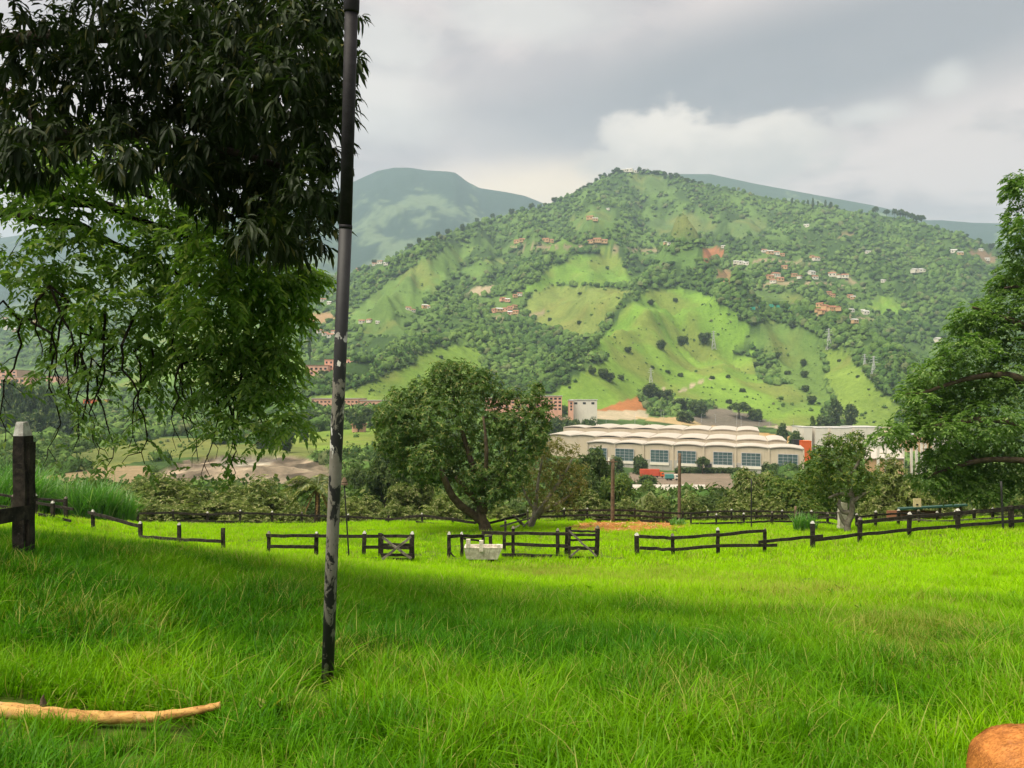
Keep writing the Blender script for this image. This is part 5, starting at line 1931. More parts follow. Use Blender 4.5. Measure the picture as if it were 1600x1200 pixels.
def near_post():
    Y = 9.2
    x = (35 - CX) / F * Y
    g = gz(x, Y)
    t = thing('corner_post', 'tall dark square post with a pale chamfered top close by at the left', 'fence post', (x, Y, g))
    zt, zw = (HY - 659) / F * Y, (HY - 681) / F * Y
    zb = g - .4
    hw, yo = .066, .09
    b = MB()
    b.beam((x + .0, Y, zb), (x + .012, Y, zw), hw * 2, yo * 2, seg=8, rough=.004)
    b.build('post', M['wood_dark'], t)
    V = [(x + .012 - hw, Y - yo, zw + .002), (x + .012 + hw * .82, Y - yo, zw + .002), (x + .012 + hw * .82, Y + yo, zw + .002), (x + .012 - hw, Y + yo, zw + .002),
         (x - hw * .62, Y - yo * .6, zt), (x + hw * .66, Y - yo * .6, zt - .01), (x + hw * .6, Y + yo * .5, zt), (x - hw * .6, Y + yo * .5, zt)]
    MB().add(np.array(V), [[[3, 2, 1, 0], [4, 5, 6, 7], [0, 1, 5, 4], [1, 2, 6, 5], [2, 3, 7, 6], [3, 0, 4, 7]]]).build('post_tip', M['tip'], t)
    MB().beam((x + hw + .018, Y + .02, zb), (x + hw + .026, Y + .02, (HY - 691) / F * Y), .036, .12, seg=8, rough=.003).build('batten', M['wood_dark'], t)
    MB().beam(P(46, 800, Y - .13), P(-190, 838, 7.0), .06, .16, seg=8, rough=.008).build('rail', M['wood_dark'], t)
    MB().beam(P(30, 802, Y + .15), P(-150, 826, 7.3), .06, .13, seg=8, rough=.008).build('rail', M['wood_dark'], t)


near_post()
fence('rail_fence', 'dark rail fence climbing the bank behind the tall post at the left edge',
      [(-8, 764, 802, 39.5), (20, 772, 804, 39), (56, 772, 808, 39), (82, 783, 813, 38), (103, 776, 808, 40)],
      [((-30, 768, 40), (58, 781, 39)), ((40, 782, 39), (116, 795, 38)), ((-30, 787, 40), (50, 797, 39)), ((46, 800, 39), (113, 813, 38)), ((50, 779, 40.5), (104, 782, 40.5))])
fence('rail_fence', 'broken rail fence running down from a short braced post left of the pole',
      [(145, 796, 834, 38), (220, 814, 845, 36), (280, 816, 857, 34), (348, 825, 864, 33, dict(mat_='wood_dark', tip=False))],
      [((140, 800, 38), (222, 822, 36), dict(h=.15)), ((222, 838, 36), (280, 842, 34)), ((280, 842, 34), (348, 845, 33)), ((146, 818, 38.1), (156, 833, 38.0), dict(h=.08))])
fence('rail_fence', 'dark two-rail fence behind the peeling pole',
      [(419, 830, 870, 32), (494, 829, 870, 32), (568, 829, 870, 32), (594, 833, 876, 31.6, NT_)],
      [((417, 836, 32), (500, 837, 32)), ((498, 837, 31.9), (648, 837.5, 31.2)), ((421, 853, 32), (494, 853.5, 32)), ((570, 854, 31.9), (646, 855, 31.3)), ((480, 871, 31.8), (646, 873, 31.2), dict(h=.10))])
t = fence('wooden_gate', 'small cross-braced wooden gate right of the peeling pole',
          [(597, 834, 875, 31.2, dict(tip=False, w=.09)), (645, 830, 879, 31.0, dict(w=.15)), (641, 834, 877, 31.0, dict(tip=False, w=.10))],
          [((597, 850, 31.0), (645, 851, 30.9), dict(h=.10)), ((597, 866, 31.0), (645, 866.5, 30.9), dict(h=.12)), ((598, 838, 30.9), (643, 872, 30.8), dict(h=.09, mat_='wood_grey')),
           ((643, 838, 30.85), (598, 873, 30.75), dict(h=.09, mat_='wood_grey'))])
fence('rail_fence', 'low dark fence with a missing board around the concrete trough',
      [(701, 831, 879, 31.2), (722, 831, 874, 31.6), (755, 832, 856, 32.5, NT_), (767, 834, 852, 33, NT_)],
      [((700, 837, 31.2), (757, 837, 32.4)), ((724, 841, 31.6), (756, 845, 32.5), dict(h=.08)), ((704, 873, 31.2), (722, 871.5, 31.4), dict(h=.07, mat_='wood_grey')), ((703, 862, 31.2), (711, 870, 31.2), dict(h=.06)),
       ((722, 872, 31.6), (724, 872, 31.6), dict(h=.06))])
fence('rail_fence', 'dark three-rail fence right of the concrete trough',
      [(788, 834, 852, 33.5, NT_), (802, 822, 870, 32), (871, 826, 869, 32), (885, 824, 876, 31.6, dict(w=.17, tip=False))],
      [((753, 831.5, 32.2), (890, 834, 31.5)), ((787, 849, 32.2), (890, 853, 31.5)), ((784, 866, 32.0), (890, 869, 31.5)), ((757, 838, 32.3), (770, 834.5, 32.5), dict(h=.06, mat_='wood_grey'))])
fence('wooden_gate', 'five-board wooden gate with one long brace at the end of the trough fence',
      [(889, 823, 876, 31.3, dict(tip=False, w=.10)), (932, 822, 878, 31.2, dict(w=.17))],
      [((888, 829, 31.2), (932, 829.5, 31.1), dict(h=.08)), ((887, 835, 31.1), (933, 835.5, 31.0), dict(h=.11)), ((888, 843, 31.2), (930, 843, 31.1), dict(h=.08)), ((887, 855, 31.1), (932, 856, 31.0), dict(h=.13)),
       ((888, 870, 31.2), (930, 871, 31.1), dict(h=.10)), ((889, 828, 30.9), (931, 868, 30.8), dict(h=.07, mat_='wood_grey')), ((892, 868, 31.0), (905, 857, 31.0), dict(h=.07, mat_='wood_grey'))])
fence('rail_fence', 'short fence with a kinked top rail in the meadow right of the gates',
      [(995, 832, 869, 32.3, dict(w=.17)), (1052, 833, 868, 32.5), (1122, 825, 869, 32.6), (1194, 826, 864, 33)],
      [((998, 837.5, 32.3), (1054, 840, 32.5)), ((1050, 840, 32.5), (1123, 834.5, 32.6)), ((1121, 835, 32.6), (1195, 828, 33)), ((999, 855.5, 32.3), (1052, 858, 32.5)), ((1050, 858, 32.5), (1123, 852.5, 32.6)),
       ((1121, 852, 32.6), (1213, 851.5, 33)), ((1184, 846.5, 32.8), (1284, 836.5, 33.8))])
fence('rail_fence', 'long two-rail fence rising to the right edge under the feathery tree',
      [(1270, 815, 857, 34, dict(w=.15)), (1343, 808, 852, 35, dict(w=.15)), (1420, 800, 841, 36.5, dict(w=.16)), (1497, 794, 832, 38, dict(w=.17)), (1580, 790, 830, 39, dict(w=.19, tip=False)), (1660, 776, 824, 41, dict(w=.19))],
      [((1343, 815, 35), (1421, 807, 36.5), dict(h=.15)), ((1419, 807.5, 36.5), (1498, 801, 38), dict(h=.15)), ((1496, 801.5, 38), (1582, 793, 39), dict(h=.17)), ((1578, 793, 39), (1664, 785, 41), dict(h=.17)),
       ((1272, 843, 34), (1345, 834.5, 35), dict(h=.15)), ((1341, 835, 35), (1421, 827, 36.5), dict(h=.15)), ((1419, 827.5, 36.5), (1498, 821, 38), dict(h=.15)), ((1496, 821, 38), (1582, 814, 39), dict(h=.16)), ((1578, 814, 39), (1664, 807, 41), dict(h=.16))])
# fences along the far edge of the meadow
bp = [(140, 792, 818, 56), (178, 794, 818, 57), (215, 797, 821, 57), (271, 796, 822, 57), (325, 799, 822, 57.5), (375, 796, 822, 57.5), (425, 798, 822, 58), (471, 800, 822, 58), (545, 802, 820, 58), (607, 806, 819, 58, dict(w=.10, mat_='wood_grey', tip=False))]
fence('rail_fence', 'long thin back fence with pale-tipped posts at the left end of the meadow', bp,
      [((a[0], a[1] + 5, a[3]), (b[0], b[1] + 5, b[3]), dict(h=.16)) for a, b in zip(bp[:-1], bp[1:])] + [((271, 813, 57), (420, 816, 58), dict(h=.12)), ((420, 816, 58), (545, 817, 58), dict(h=.12)), ((142, 806, 56), (218, 811, 57), dict(h=.12))])
fence('rail_fence', 'back fence in a shallow peak behind the trunk of the centre tree',
      [(607, 805, 820, 56, NT_), (660, 801, 824, 55), (708, 808, 825, 54), (790, 812, 838, 42, dict(w=.12)), (825, 796, 822, 53, dict(w=.12, mat_='wood_grey')), (832, 799, 822, 54, dict(w=.10, mat_='wood_grey'))],
      [((602, 812, 56), (661, 805, 55), dict(h=.18)), ((659, 805, 55), (745, 817, 52), dict(h=.18)), ((650, 815, 55), (735, 823, 53), dict(h=.13)), ((765, 817, 50), (822, 803, 53), dict(h=.16)),
       ((782, 822, 47), (840, 806, 55), dict(h=.10, mat_='wood_grey')), ((818, 822, 50), (842, 799, 56), dict(h=.10, mat_='wood_grey')), ((800, 826, 42), (812, 820, 42), dict(h=.06, mat_='wood_grey'))])
b3 = [(842, 796, 820, 57), (882, 794, 822, 59), (917, 793, 822, 59), (992, 794, 822, 59, dict(tip=False)), (1036, 797, 822, 59, dict(tip=False)), (1066, 799, 822, 59, dict(tip=False)), (1106, 796, 822, 60), (1143, 795, 822, 60), (1182, 795, 822, 60), (1222, 796, 822, 60), (1268, 797, 822, 60), (1308, 798, 822, 59)]
fence('rail_fence', 'three-rail back fence from the bare-limbed tree to the concrete pillar', b3,
      [((a[0] - 1, a[1] + d + 2, a[3]), (b[0] + 1, b[1] + d + 2, b[3]), dict(h=.15)) for a, b in zip(b3[:-1], b3[1:]) for d in (1.5, 9.5, 16.5)])
b4 = [(1080, 803, 826, 54, dict(tip=False, w=.11)), (1119, 802, 826, 54, dict(w=.11)), (1162, 801, 826, 54), (1206, 799, 825, 54), (1248, 800, 825, 54), (1293, 801, 828, 52, dict(w=.15)), (1312, 806, 830, 51, dict(w=.17, tip=False))]
fence('rail_fence', 'second darker rail fence in front of the back fence near the reddish stake', b4,
      [((a[0] - 1, a[1] + d + 3, a[3]), (b[0] + 1, b[1] + d + 3, b[3]), dict(h=.13)) for a, b in zip(b4[:-1], b4[1:]) for d in (3, 12)])
b5 = [(1338, 802, 828, 50), (1368, 798, 826, 50), (1403, 796, 824, 51, dict(w=.16)), (1436, 796, 824, 51, dict(w=.15)), (1464, 798, 824, 51, dict(w=.15)), (1492, 797, 822, 52, dict(w=.16)), (1522, 795, 820, 52, dict(w=.16)), (1551, 793, 818, 52, dict(w=.13)), (1600, 789, 816, 53)]
fence('rail_fence', 'white-tipped back fence beside the green-roofed shelter', b5,
      [((a[0] - 1, a[1] + d + 3, a[3]), (b[0] + 1, b[1] + d + 3, b[3]), dict(h=.12, mat_='wood_grey' if d > 5 else 'wood_dark')) for a, b in zip(b5[:-1], b5[1:]) for d in (3, 13)])

# ------------------------------------------------------------------ poles, posts, trough, log and other single things


def peeling_pole():
    pa, pb = P(509, 1090, 5.95), P(550, -420, 5.05)
    pj = P(540, 355, 5.50)
    ps = P(549, 17, 5.28)
    foot = pa.copy()
    foot[2] = gz(foot[0], foot[1]) - .3
    t = thing('lamp_pole', 'tall leaning metal pole with flaking black paint in the left foreground', 'pole', (pa[0], pa[1], gz(pa[0], pa[1])))
    top = ps + (pb - ps)
    up = (ps - pa) / np.linalg.norm(ps - pa)
    lo = [foot, pa + (pj - pa) * .33, pa + (pj - pa) * .66, pj]
    MB().tube(lo, .0465, 20, cap=True).build('shaft', M['pole'], t, True)
    MB().tube([pj + up * .002, pj + (ps - pj) * .5, ps], .0445, 20).build('shaft', M['pole_paint'], t, True)
    MB().tube([pj - up * .012, pj + up * .016], .0475, 20).build('joint_ring', M['pole_paint'], t, True)
    MB().tube([ps - up * .012, ps, ps + up * .06, ps + (pb - ps) * .5, pb], [.050, .0535, .0535, .0535, .0535], 20).build('sleeve', M['pole_paint'], t, True)


peeling_pole()


def single_pole(name, label, cat, px, ytop, ybase, Y, r, mat_, lean=0.0, extra=None):
    x = (px - CX) / F * Y
    zb, zt = gz(x, Y) - .4, (HY - ytop) / F * Y
    t = thing(name, label, cat, (x, Y, gz(x, Y)))
    n_ = 6
    pts = [(x + lean * i / n_, Y, zb + (zt - zb) * i / n_) for i in range(n_ + 1)]
    MB().tube(pts, np.linspace(r, r * .85, n_ + 1), 9).build('shaft', M[mat_], t, True)
    if extra:
        extra(t, x + lean, Y, zt)
    return t


def insulator(t, x, Y, zt):
    MB().tube([(x - .3, Y - .1, zt - .15), (x - .3, Y - .1, zt + .12)], [.09, .06], 8).build('insulator', M['white_wall'], t)
    MB().beam((x - .45, Y - .1, zt - .2), (x + .35, Y - .1, zt - .2), .08, .08, seg=2).build('crossbar', M['wood_brown'], t)


single_pole('utility_pole', 'brown wooden utility pole with a small white insulator behind the back fence', 'utility pole', 957, 717, 817, 58.5, .16, 'wood_brown', .03, insulator)
single_pole('utility_pole', 'brown wooden utility pole before the cream shed roof', 'utility pole', 1061, 708, 812, 62, .14, 'wood_brown', .05)
single_pole('lamp_post', 'thin black iron post standing behind the short kinked fence', 'post', 1174, 748, 824, 51, .045, 'iron')
single_pole('wooden_stake', 'slim reddish wooden stake behind the back fence', 'stake', 1243, 791, 824, 50, .09, 'wood_brown')
single_pole('lamp_post', 'thin black iron post under the feathery tree at the right edge', 'post', 1568, 752, 828, 37.5, .055, 'iron', -.12)


def cap_lamp(t, x, Y, zt):
    MB().tube([(x, Y, zt - .02), (x, Y, zt + .05), (x, Y, zt + .11)], [.17, .16, .06], 12).build('lamp_cap', M['wood_brown'], t)
    MB().tube([(x, Y, zt + .11), (x, Y, zt + .30)], [.14, .05], 10).build('finial', M['wood_brown'], t)


single_pole('garden_lamp', 'thin leaning black rod with a flat cap just right of the peeling pole', 'lamp', 546, 757, 857, 33, .035, 'iron', -.22, cap_lamp)


def pillar():
    Y = 49
    x = (1316 - CX) / F * Y
    g = gz(x, Y)
    t = thing('gate_pillar', 'stained concrete pillar with a ragged top beside the slender paddock tree', 'pillar', (x, Y, g))
    zt = (HY - 784) / F * Y
    V = np.array([(x - .24, Y - .2, g - .3), (x + .24, Y - .2, g - .3), (x + .24, Y + .2, g - .3), (x - .24, Y + .2, g - .3), (x - .24, Y - .2, zt), (x + .24, Y - .2, zt - .04), (x + .22, Y + .2, zt - .08), (x - .2, Y + .2, zt)])
    MB().add(V, [[[3, 2, 1, 0], [4, 5, 6, 7], [0, 1, 5, 4], [1, 2, 6, 5], [2, 3, 7, 6], [3, 0, 4, 7]]]).build('shaft', M['concrete'], t)
    MB().box((x - .26, Y - .24, g - .1), (x + .3, Y + .22, g + .22)).build('footing', M['concrete'], t)


pillar()


def board():
    Y = 56
    a, b = P(1427, 779, Y), P(1439, 792, Y)
    x = (a[0] + b[0]) / 2
    t = thing('notice_board', 'small pale yellow board on a post behind the white-tipped fence', 'board', (x, Y, gz(x, Y)))
    MB().box((a[0], Y - .03, b[2]), (b[0], Y + .03, a[2])).build('panel', M['signplate'], t)
    MB().box((x - .04, Y + .035, gz(x, Y) - .2), (x + .04, Y + .11, a[2] - .05)).build('post', M['wood_grey'], t)
    MB().box((x - .09, Y - .06, b[2] + .12), (x + .06, Y - .034, b[2] + .22)).build('hole_cover', M['iron'], t)


board()


def shelter():
    Y0, Y1 = 55, 59
    a, b, c_, d = P(1403, 796, Y0), P(1512, 789.5, Y0), P(1510, 788, Y1), P(1402, 794, Y1)
    t = thing('shelter', 'low open shelter with a green metal roof behind the white-tipped fence', 'shelter', ((a + b) / 2)[:2].tolist() + [gz((a[0] + b[0]) / 2, Y0)])
    V = np.array([a, b, c_, d])
    V = np.concatenate([V + [0, 0, .06], V - [0, 0, .06]])
    MB().add(V, [[[0, 1, 2, 3], [7, 6, 5, 4], [0, 4, 5, 1], [1, 5, 6, 2], [2, 6, 7, 3], [3, 7, 4, 0]]]).build('roof', M['green_roof'], t)
    for k_ in range(4):
        p = a + (b - a) * (k_ + .2) / 3.4
        MB().box((p[0] - .06, p[1] + .3, gz(p[0], p[1]) - .3), (p[0] + .06, p[1] + .42, p[2] - .08)).build('post', M['wood_brown'], t)
    p, q = a + (b - a) * .1, a + (b - a) * .9
    MB().box((p[0], p[1] + 2.6, gz(p[0], p[1]) - .3), (q[0], p[1] + 2.7, p[2] - .5)).build('back_wall', M['clay_roof'], t)


shelter()


def trough():
    Y = 30.2
    x0, x1 = (725 - CX) / F * Y, (785 - CX) / F * Y
    zt, zb = (HY - 856) / F * Y, (HY - 873) / F * Y
    g = gz((x0 + x1) / 2, Y)
    t = thing('water_trough', 'stained concrete drinking trough with two stub uprights by the low fence', 'trough', ((x0 + x1) / 2, Y, g))
    D = .75
    yb = Y + D

    def ring(z, e, ef):
        return [(x0 + e, Y + ef, z), (x1 - e * 2.2, Y + ef, z), (x1 - e * 2.2, yb - e, z), (x0 + e, yb - e, z)]
    out_t, out_b = ring(zt, 0, 0), ring(zb - .05, .09, .10)
    in_t = [(x0 + .10, Y + .09, zt), (x1 - .10, Y + .09, zt), (x1 - .10, yb - .09, zt), (x0 + .10, yb - .09, zt)]
    in_b = [(x0 + .18, Y + .16, zb + .10), (x1 - .25, Y + .16, zb + .10), (x1 - .25, yb - .16, zb + .10), (x0 + .18, yb - .16, zb + .10)]
    V = np.array(out_b + out_t + in_t + in_b)
    f = [[3, 2, 1, 0]]
    for i in range(4):
        j = (i + 1) % 4
        f += [[i, j, 4 + j, 4 + i], [4 + i, 4 + j, 8 + j, 8 + i], [8 + i, 8 + j, 12 + j, 12 + i]]
    f += [[12, 13, 14, 15]]
    MB().add(V, [f]).build('basin', M['concrete'], t)
    for px, top, bot in ((731.5, 843, 851), (752, 845, 857)):
        xx = (px - CX) / F * Y
        MB().box((xx - .08, Y - .03, (HY - bot) / F * Y - .12), (xx + .08, Y + .16, (HY - top) / F * Y)).build('upright', M['concrete'], t)
    MB().box((x1 - .22, Y + .02, zt - .10), (x1 - .08, Y + .25, zt + .10)).build('lug', M['concrete'], t)
    for xx in (x0 + .22, x1 - .45):
        MB().box((xx - .12, Y + .2, g - .25), (xx + .12, yb - .15, zb - .053)).build('foot', M['bark_dark'], t)


trough()


def log():
    line = [(-260, 1118, 4.55, .066), (-120, 1098, 4.6, .062), (-20, 1108, 4.62, .060), (40, 1113, 4.64, .058), (90, 1118, 4.66, .054), (140, 1121.5, 4.68, .049), (190, 1121, 4.70, .045), (240, 1120.5, 4.72, .040), (285, 1114.5, 4.74, .034), (320, 1108, 4.76, .031), (345, 1101.5, 4.78, .024)]
    pts = np.array([P(a, b, c_) for a, b, c_, _ in line]) * .985
    t = thing('fallen_branch', 'bare peeled tan branch lying across the grass in the lower left corner', 'branch', pts[5])
    dense, rad = [], []
    for k_ in range(len(pts) - 1):
        for s in np.linspace(0, 1, 6, endpoint=False):
            dense.append(pts[k_] * (1 - s) + pts[k_ + 1] * s)
            rad.append((line[k_][3] * (1 - s) + line[k_ + 1][3] * s) * .88)
    dense.append(pts[-1])
    rad.append(.023)
    dense, rad = np.array(dense), np.array(rad) * .90
    rad = rad * (1 + .05 * np.sin(np.arange(len(rad)) * 1.7) + rng.normal(0, .02, len(rad)))
    MB().tube(dense, rad, 18, jitter=.025).build('wood', M['log'], t, True)
    b = P(67, 1108, 4.60)
    MB().tube([b, b + [0, 0, .035], b + [-.002, 0, .06], b + [.004, 0, .085]], [.022, .018, .011, .003], 8, jitter=.15).build('stub', M['bark'], t)
    b = P(191, 1114, 4.66)
    MB().tube([b - [0, 0, .01], b + [0, -.005, .008], b + [0, -.006, .014]], [.012, .010, .003], 8, jitter=.15).build('knot', M['bark'], t)


log()
# ------------------------------------------------------------------ the big single trees


def lob(px, py, Y, r, sq=1.0, dy=1.0):
    p = P(px, py, Y)
    k_ = r / F * Y
    return (p[0], p[1], p[2], k_, k_ * dy, k_ * sq)


def curve(ps, n=5):
    """smooth points through a list of (x,y,z,radius)"""
    ps = np.asarray(ps, float)
    out = []
    m_ = len(ps)
    for i in range(m_ - 1):
        p0, p1, p2, p3 = ps[max(i - 1, 0)], ps[i], ps[i + 1], ps[min(i + 2, m_ - 1)]
        for s in np.linspace(0, 1, n, endpoint=False):
            out.append(.5 * ((2 * p1) + (-p0 + p2) * s + (2 * p0 - 5 * p1 + 4 * p2 - p3) * s * s + (-p0 + 3 * p1 - 3 * p2 + p3) * s ** 3))
    out.append(ps[-1])
    return np.array(out)


def limb(mb, nodes, ps, sides=9, jit=.04):
    c_ = curve(ps)
    mb.tube(c_[:, :3], np.maximum(c_[:, 3], .004), sides, cap=True, jitter=jit)
    nodes.extend([tuple(v) for v in c_])


def grow(mb, nodes, targets, tip=.006, k=.016, sides=5, up=.12, jit=.05, maxr=.08):
    nd = [np.array(v) for v in nodes]
    arr = np.array(nd)
    tg = sorted([np.asarray(t_, float)[:3] for t_ in targets], key=lambda q: np.min(np.linalg.norm(arr[:, :3] - q, axis=1)))
    for q in tg:
        d = np.linalg.norm(arr[:, :3] - q, axis=1)
        i = int(np.argmin(d + .25 * np.maximum(q[2] * 0 + arr[:, 2] - q[2], 0)))
        p0, r0 = arr[i, :3], arr[i, 3]
        L = d[i]
        if L < .02:
            continue
        rb = min(r0 * .75, maxr, tip + k * L)
        side = rng.normal(0, .10, 3) * L
        a = p0 + (q - p0) * .35 + np.array([0, 0, up * L]) + side
        b = p0 + (q - p0) * .72 + np.array([0, 0, up * .7 * L]) + side * .6
        c_ = curve([(*p0, rb), (*a, rb * .75), (*b, rb * .5 + tip * .3), (*q, tip)], 3)
        mb.tube(c_[:, :3], c_[:, 3], sides, cap=False, jitter=jit)
        arr = np.concatenate([arr, c_[1:]])
    nodes[:] = [tuple(v) for v in arr]


def foliage(name, V, Q, mat_, parent):
    og = np.array(parent.location)
    o = link(name, mesh_data(name, V - og, Q if isinstance(Q, list) else [Q], [M[mat_]]), parent, 'stuff')
    return o


LEAF1 = []
for k_ in range(3):
    v, tr_, qd_ = leaf_long(np.zeros((1, 3)), np.array([[1.0, 0, 0]]), np.array([[0, 0, 1.0]]), 1.0, .25, (.25, .42, .60)[k_])
    LEAF1.append(mesh_data('leaf', v, [qd_, tr_], [M['leaf_mango']]))


def single_leaves(parent, meshes, p, d, nr, L):
    og = np.array(parent.location)
    for i in range(len(p)):
        x = d[i] / np.linalg.norm(d[i])
        z = nr[i] - x * (nr[i] @ x)
        z /= np.linalg.norm(z)
        y = np.cross(z, x)
        o = link('leaf', meshes[i % len(meshes)], parent)
        m_ = Matrix(((x[0] * L[i], y[0] * L[i], z[0] * L[i], p[i, 0] - og[0]), (x[1] * L[i], y[1] * L[i], z[1] * L[i], p[i, 1] - og[1]), (x[2] * L[i], y[2] * L[i], z[2] * L[i], p[i, 2] - og[2]), (0, 0, 0, 1)))
        o.matrix_basis = m_


def mango_tree():
    base = P(-640, 700, 10.5)
    base[2] = gz(base[0], base[1])
    t = thing('mango_tree', 'dark mango tree with long drooping leaves and green fruit filling the upper left', 'tree', base)
    mb, nodes = MB(), []
    crotch = base + np.array([.5, -.2, 2.6])
    limb(mb, nodes, [(*(base - [0, 0, .3]), .42), (*(base + [.1, 0, 1.2]), .34), (*crotch, .30)], 12)
    for ps in ([(-560, 250, 10.3, .20), (-250, 120, 10.0, .15), (60, 60, 9.8, .10), (300, 70, 9.6, .06), (470, 130, 9.2, .03)],
               [(-500, 330, 10.2, .18), (-200, 250, 9.8, .14), (80, 215, 9.2, .10), (260, 215, 8.8, .06), (440, 260, 8.5, .03)],
               [(-600, 100, 10.5, .22), (-350, -200, 10, .16), (-50, -400, 9.5, .12), (300, -520, 9, .06)],
               [(-750, 50, 11, .18), (-900, -200, 11.5, .12), (-1000, -500, 12, .06)],
               [(-560, 0, 9.0, .16), (-300, -100, 7.6, .11), (0, -150, 6.6, .07), (250, -120, 6.4, .03)]):
        limb(mb, nodes, [(*crotch, .26)] + [(*P(a, b, c_), r) for a, b, c_, r in ps], 9)
    mb.build('trunk', M['bark_dark'], t, True)
    lobes = []
    V0 = [(470, 60, 62), (525, 95, 45), (548, 85, 20), (400, 50, 75), (330, 40, 75), (260, 50, 75), (190, 50, 75), (110, 50, 75), (40, 60, 75), (510, 150, 45), (540, 165, 20), (440, 140, 70), (360, 140, 75),
          (290, 150, 70), (220, 150, 65), (150, 140, 65), (80, 150, 65), (15, 150, 65), (500, 215, 45), (520, 250, 25), (440, 225, 65), (370, 225, 65), (305, 225, 55), (480, 285, 48), (515, 310, 24), (420, 300, 55),
          (355, 290, 55), (460, 345, 45), (500, 360, 30), (410, 360, 45), (478, 385, 24), (445, 392, 22), (512, 20, 50), (440, -10, 60), (240, 215, 55), (170, 225, 50), (60, 235, 45), (200, 255, 35), (290, 265, 45), (10, 260, 35), (100, 205, 40), (380, 375, 24), (30, 215, 40)]
    for a, b, r in V0:
        lobes.append(lob(a, b, 8.6 + rng.normal(0, .5) - (.5 if a > 400 else 0), r, .95, 1.3))
    for a, b, r in [v for v in V0 if v[0] > 290][:24]:
        lobes.append(lob(a - 20, b - 10, 9.9 + rng.normal(0, .3), r, .95, 1.3))
    unseen = []
    for _ in range(11):
        unseen.append(lob(rng.uniform(-1000, 300), rng.uniform(-520, -60), rng.uniform(6.6, 9.6), 95, .8, 1.1))
    for _ in range(9):
        unseen.append(lob(rng.uniform(-900, -80), rng.uniform(-50, 300), rng.uniform(7.5, 11.5), 95, .9, 1.1))
    tw = MB()
    pts, _, _ = lobe_points(lobes, 260, .3)
    grow(tw, nodes, [l[:3] for l in lobes] + list(pts), .004, .014, 5, .06, .06, .04)
    grow(tw, nodes, [l[:3] for l in unseen], .006, .014, 5, .1, .05, .06)
    tw.build('branches', M['bark_dark'], t, kind='stuff')

    def leaves(lbs, n, per=8):
        c_, u, _ = lobe_points(lbs, n, .45)
        ax = unit(u + rng.normal(0, .4, (n, 3)) + np.array([0, 0, -.1]))
        a = unit(np.cross(ax, rng.normal(size=(n, 3))))
        b = np.cross(ax, a)
        p, d, nr = [], [], []
        for k_ in range(per):
            an = 2 * np.pi * k_ / per + rng.normal(0, .4, n)
            d.append((a * np.cos(an)[:, None] + b * np.sin(an)[:, None]) * .75 + ax * .45 + np.array([0, 0, -.40]) + rng.normal(0, .1, (n, 3)))
            p.append(c_ + ax * rng.normal(0, .03, (n, 1)))
            nr.append(np.array([0, 0, 1.0]) + ax * .5 + rng.normal(0, .25, (n, 3)))
        return np.concatenate(p), unit(np.concatenate(d)), np.concatenate(nr)
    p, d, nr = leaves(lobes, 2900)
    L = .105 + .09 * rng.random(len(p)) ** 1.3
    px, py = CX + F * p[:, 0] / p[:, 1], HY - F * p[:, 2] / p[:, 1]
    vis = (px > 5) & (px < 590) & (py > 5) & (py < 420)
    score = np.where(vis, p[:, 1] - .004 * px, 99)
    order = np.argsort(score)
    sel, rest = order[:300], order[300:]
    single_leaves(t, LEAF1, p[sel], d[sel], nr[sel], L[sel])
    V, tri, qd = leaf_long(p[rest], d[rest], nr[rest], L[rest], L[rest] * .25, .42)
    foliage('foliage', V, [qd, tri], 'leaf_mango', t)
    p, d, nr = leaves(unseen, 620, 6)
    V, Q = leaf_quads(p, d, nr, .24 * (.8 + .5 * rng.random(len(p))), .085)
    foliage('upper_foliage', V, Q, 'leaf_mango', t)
    fr = [(412, 106, 8), (431, 108, 7.5), (441, 107, 7), (421, 124, 8), (275, 112, 7), (318, 125, 7.5), (404, 113, 6.5)]
    for a, b, r in fr:
        q = P(a, b, 7.75)
        s = r / F * 7.75
        bm = bmesh.new()
        bmesh.ops.create_uvsphere(bm, u_segments=14, v_segments=10, radius=s)
        for v in bm.verts:
            v.co.z *= 1.22
            v.co.x *= 1 + .12 * v.co.z / s
        me = bpy.data.meshes.new('mango_fruit')
        bm.to_mesh(me)
        bm.free()
        me.materials.append(M['mango_fruit'])
        me.polygons.foreach_set('use_smooth', np.ones(len(me.polygons), bool))
        o = link('mango_fruit', me, t)
        o.location = tuple(q - base)
        st = MB().tube([q + [0, 0, s * 1.15], q + [.01, .05, s * 1.15 + .10], q + [.02, .16, s * 1.15 + .22]], .004, 4)
        st.build('stalk', M['bark_dark'], o)
    for a, b, r in ((362, 179, 5),):
        q = P(a, b, 7.7)
        s = r / F * 7.7
        bm = bmesh.new()
        bmesh.ops.create_uvsphere(bm, u_segments=12, v_segments=8, radius=s)
        me = bpy.data.meshes.new('mango_fruit')
        bm.to_mesh(me)
        bm.free()
        me.materials.append(M['mango_ripe'])
        o = link('mango_fruit', me, t)
        o.location = tuple(q - base)
        o['label'] = 'ripe orange fruit'


mango_tree()


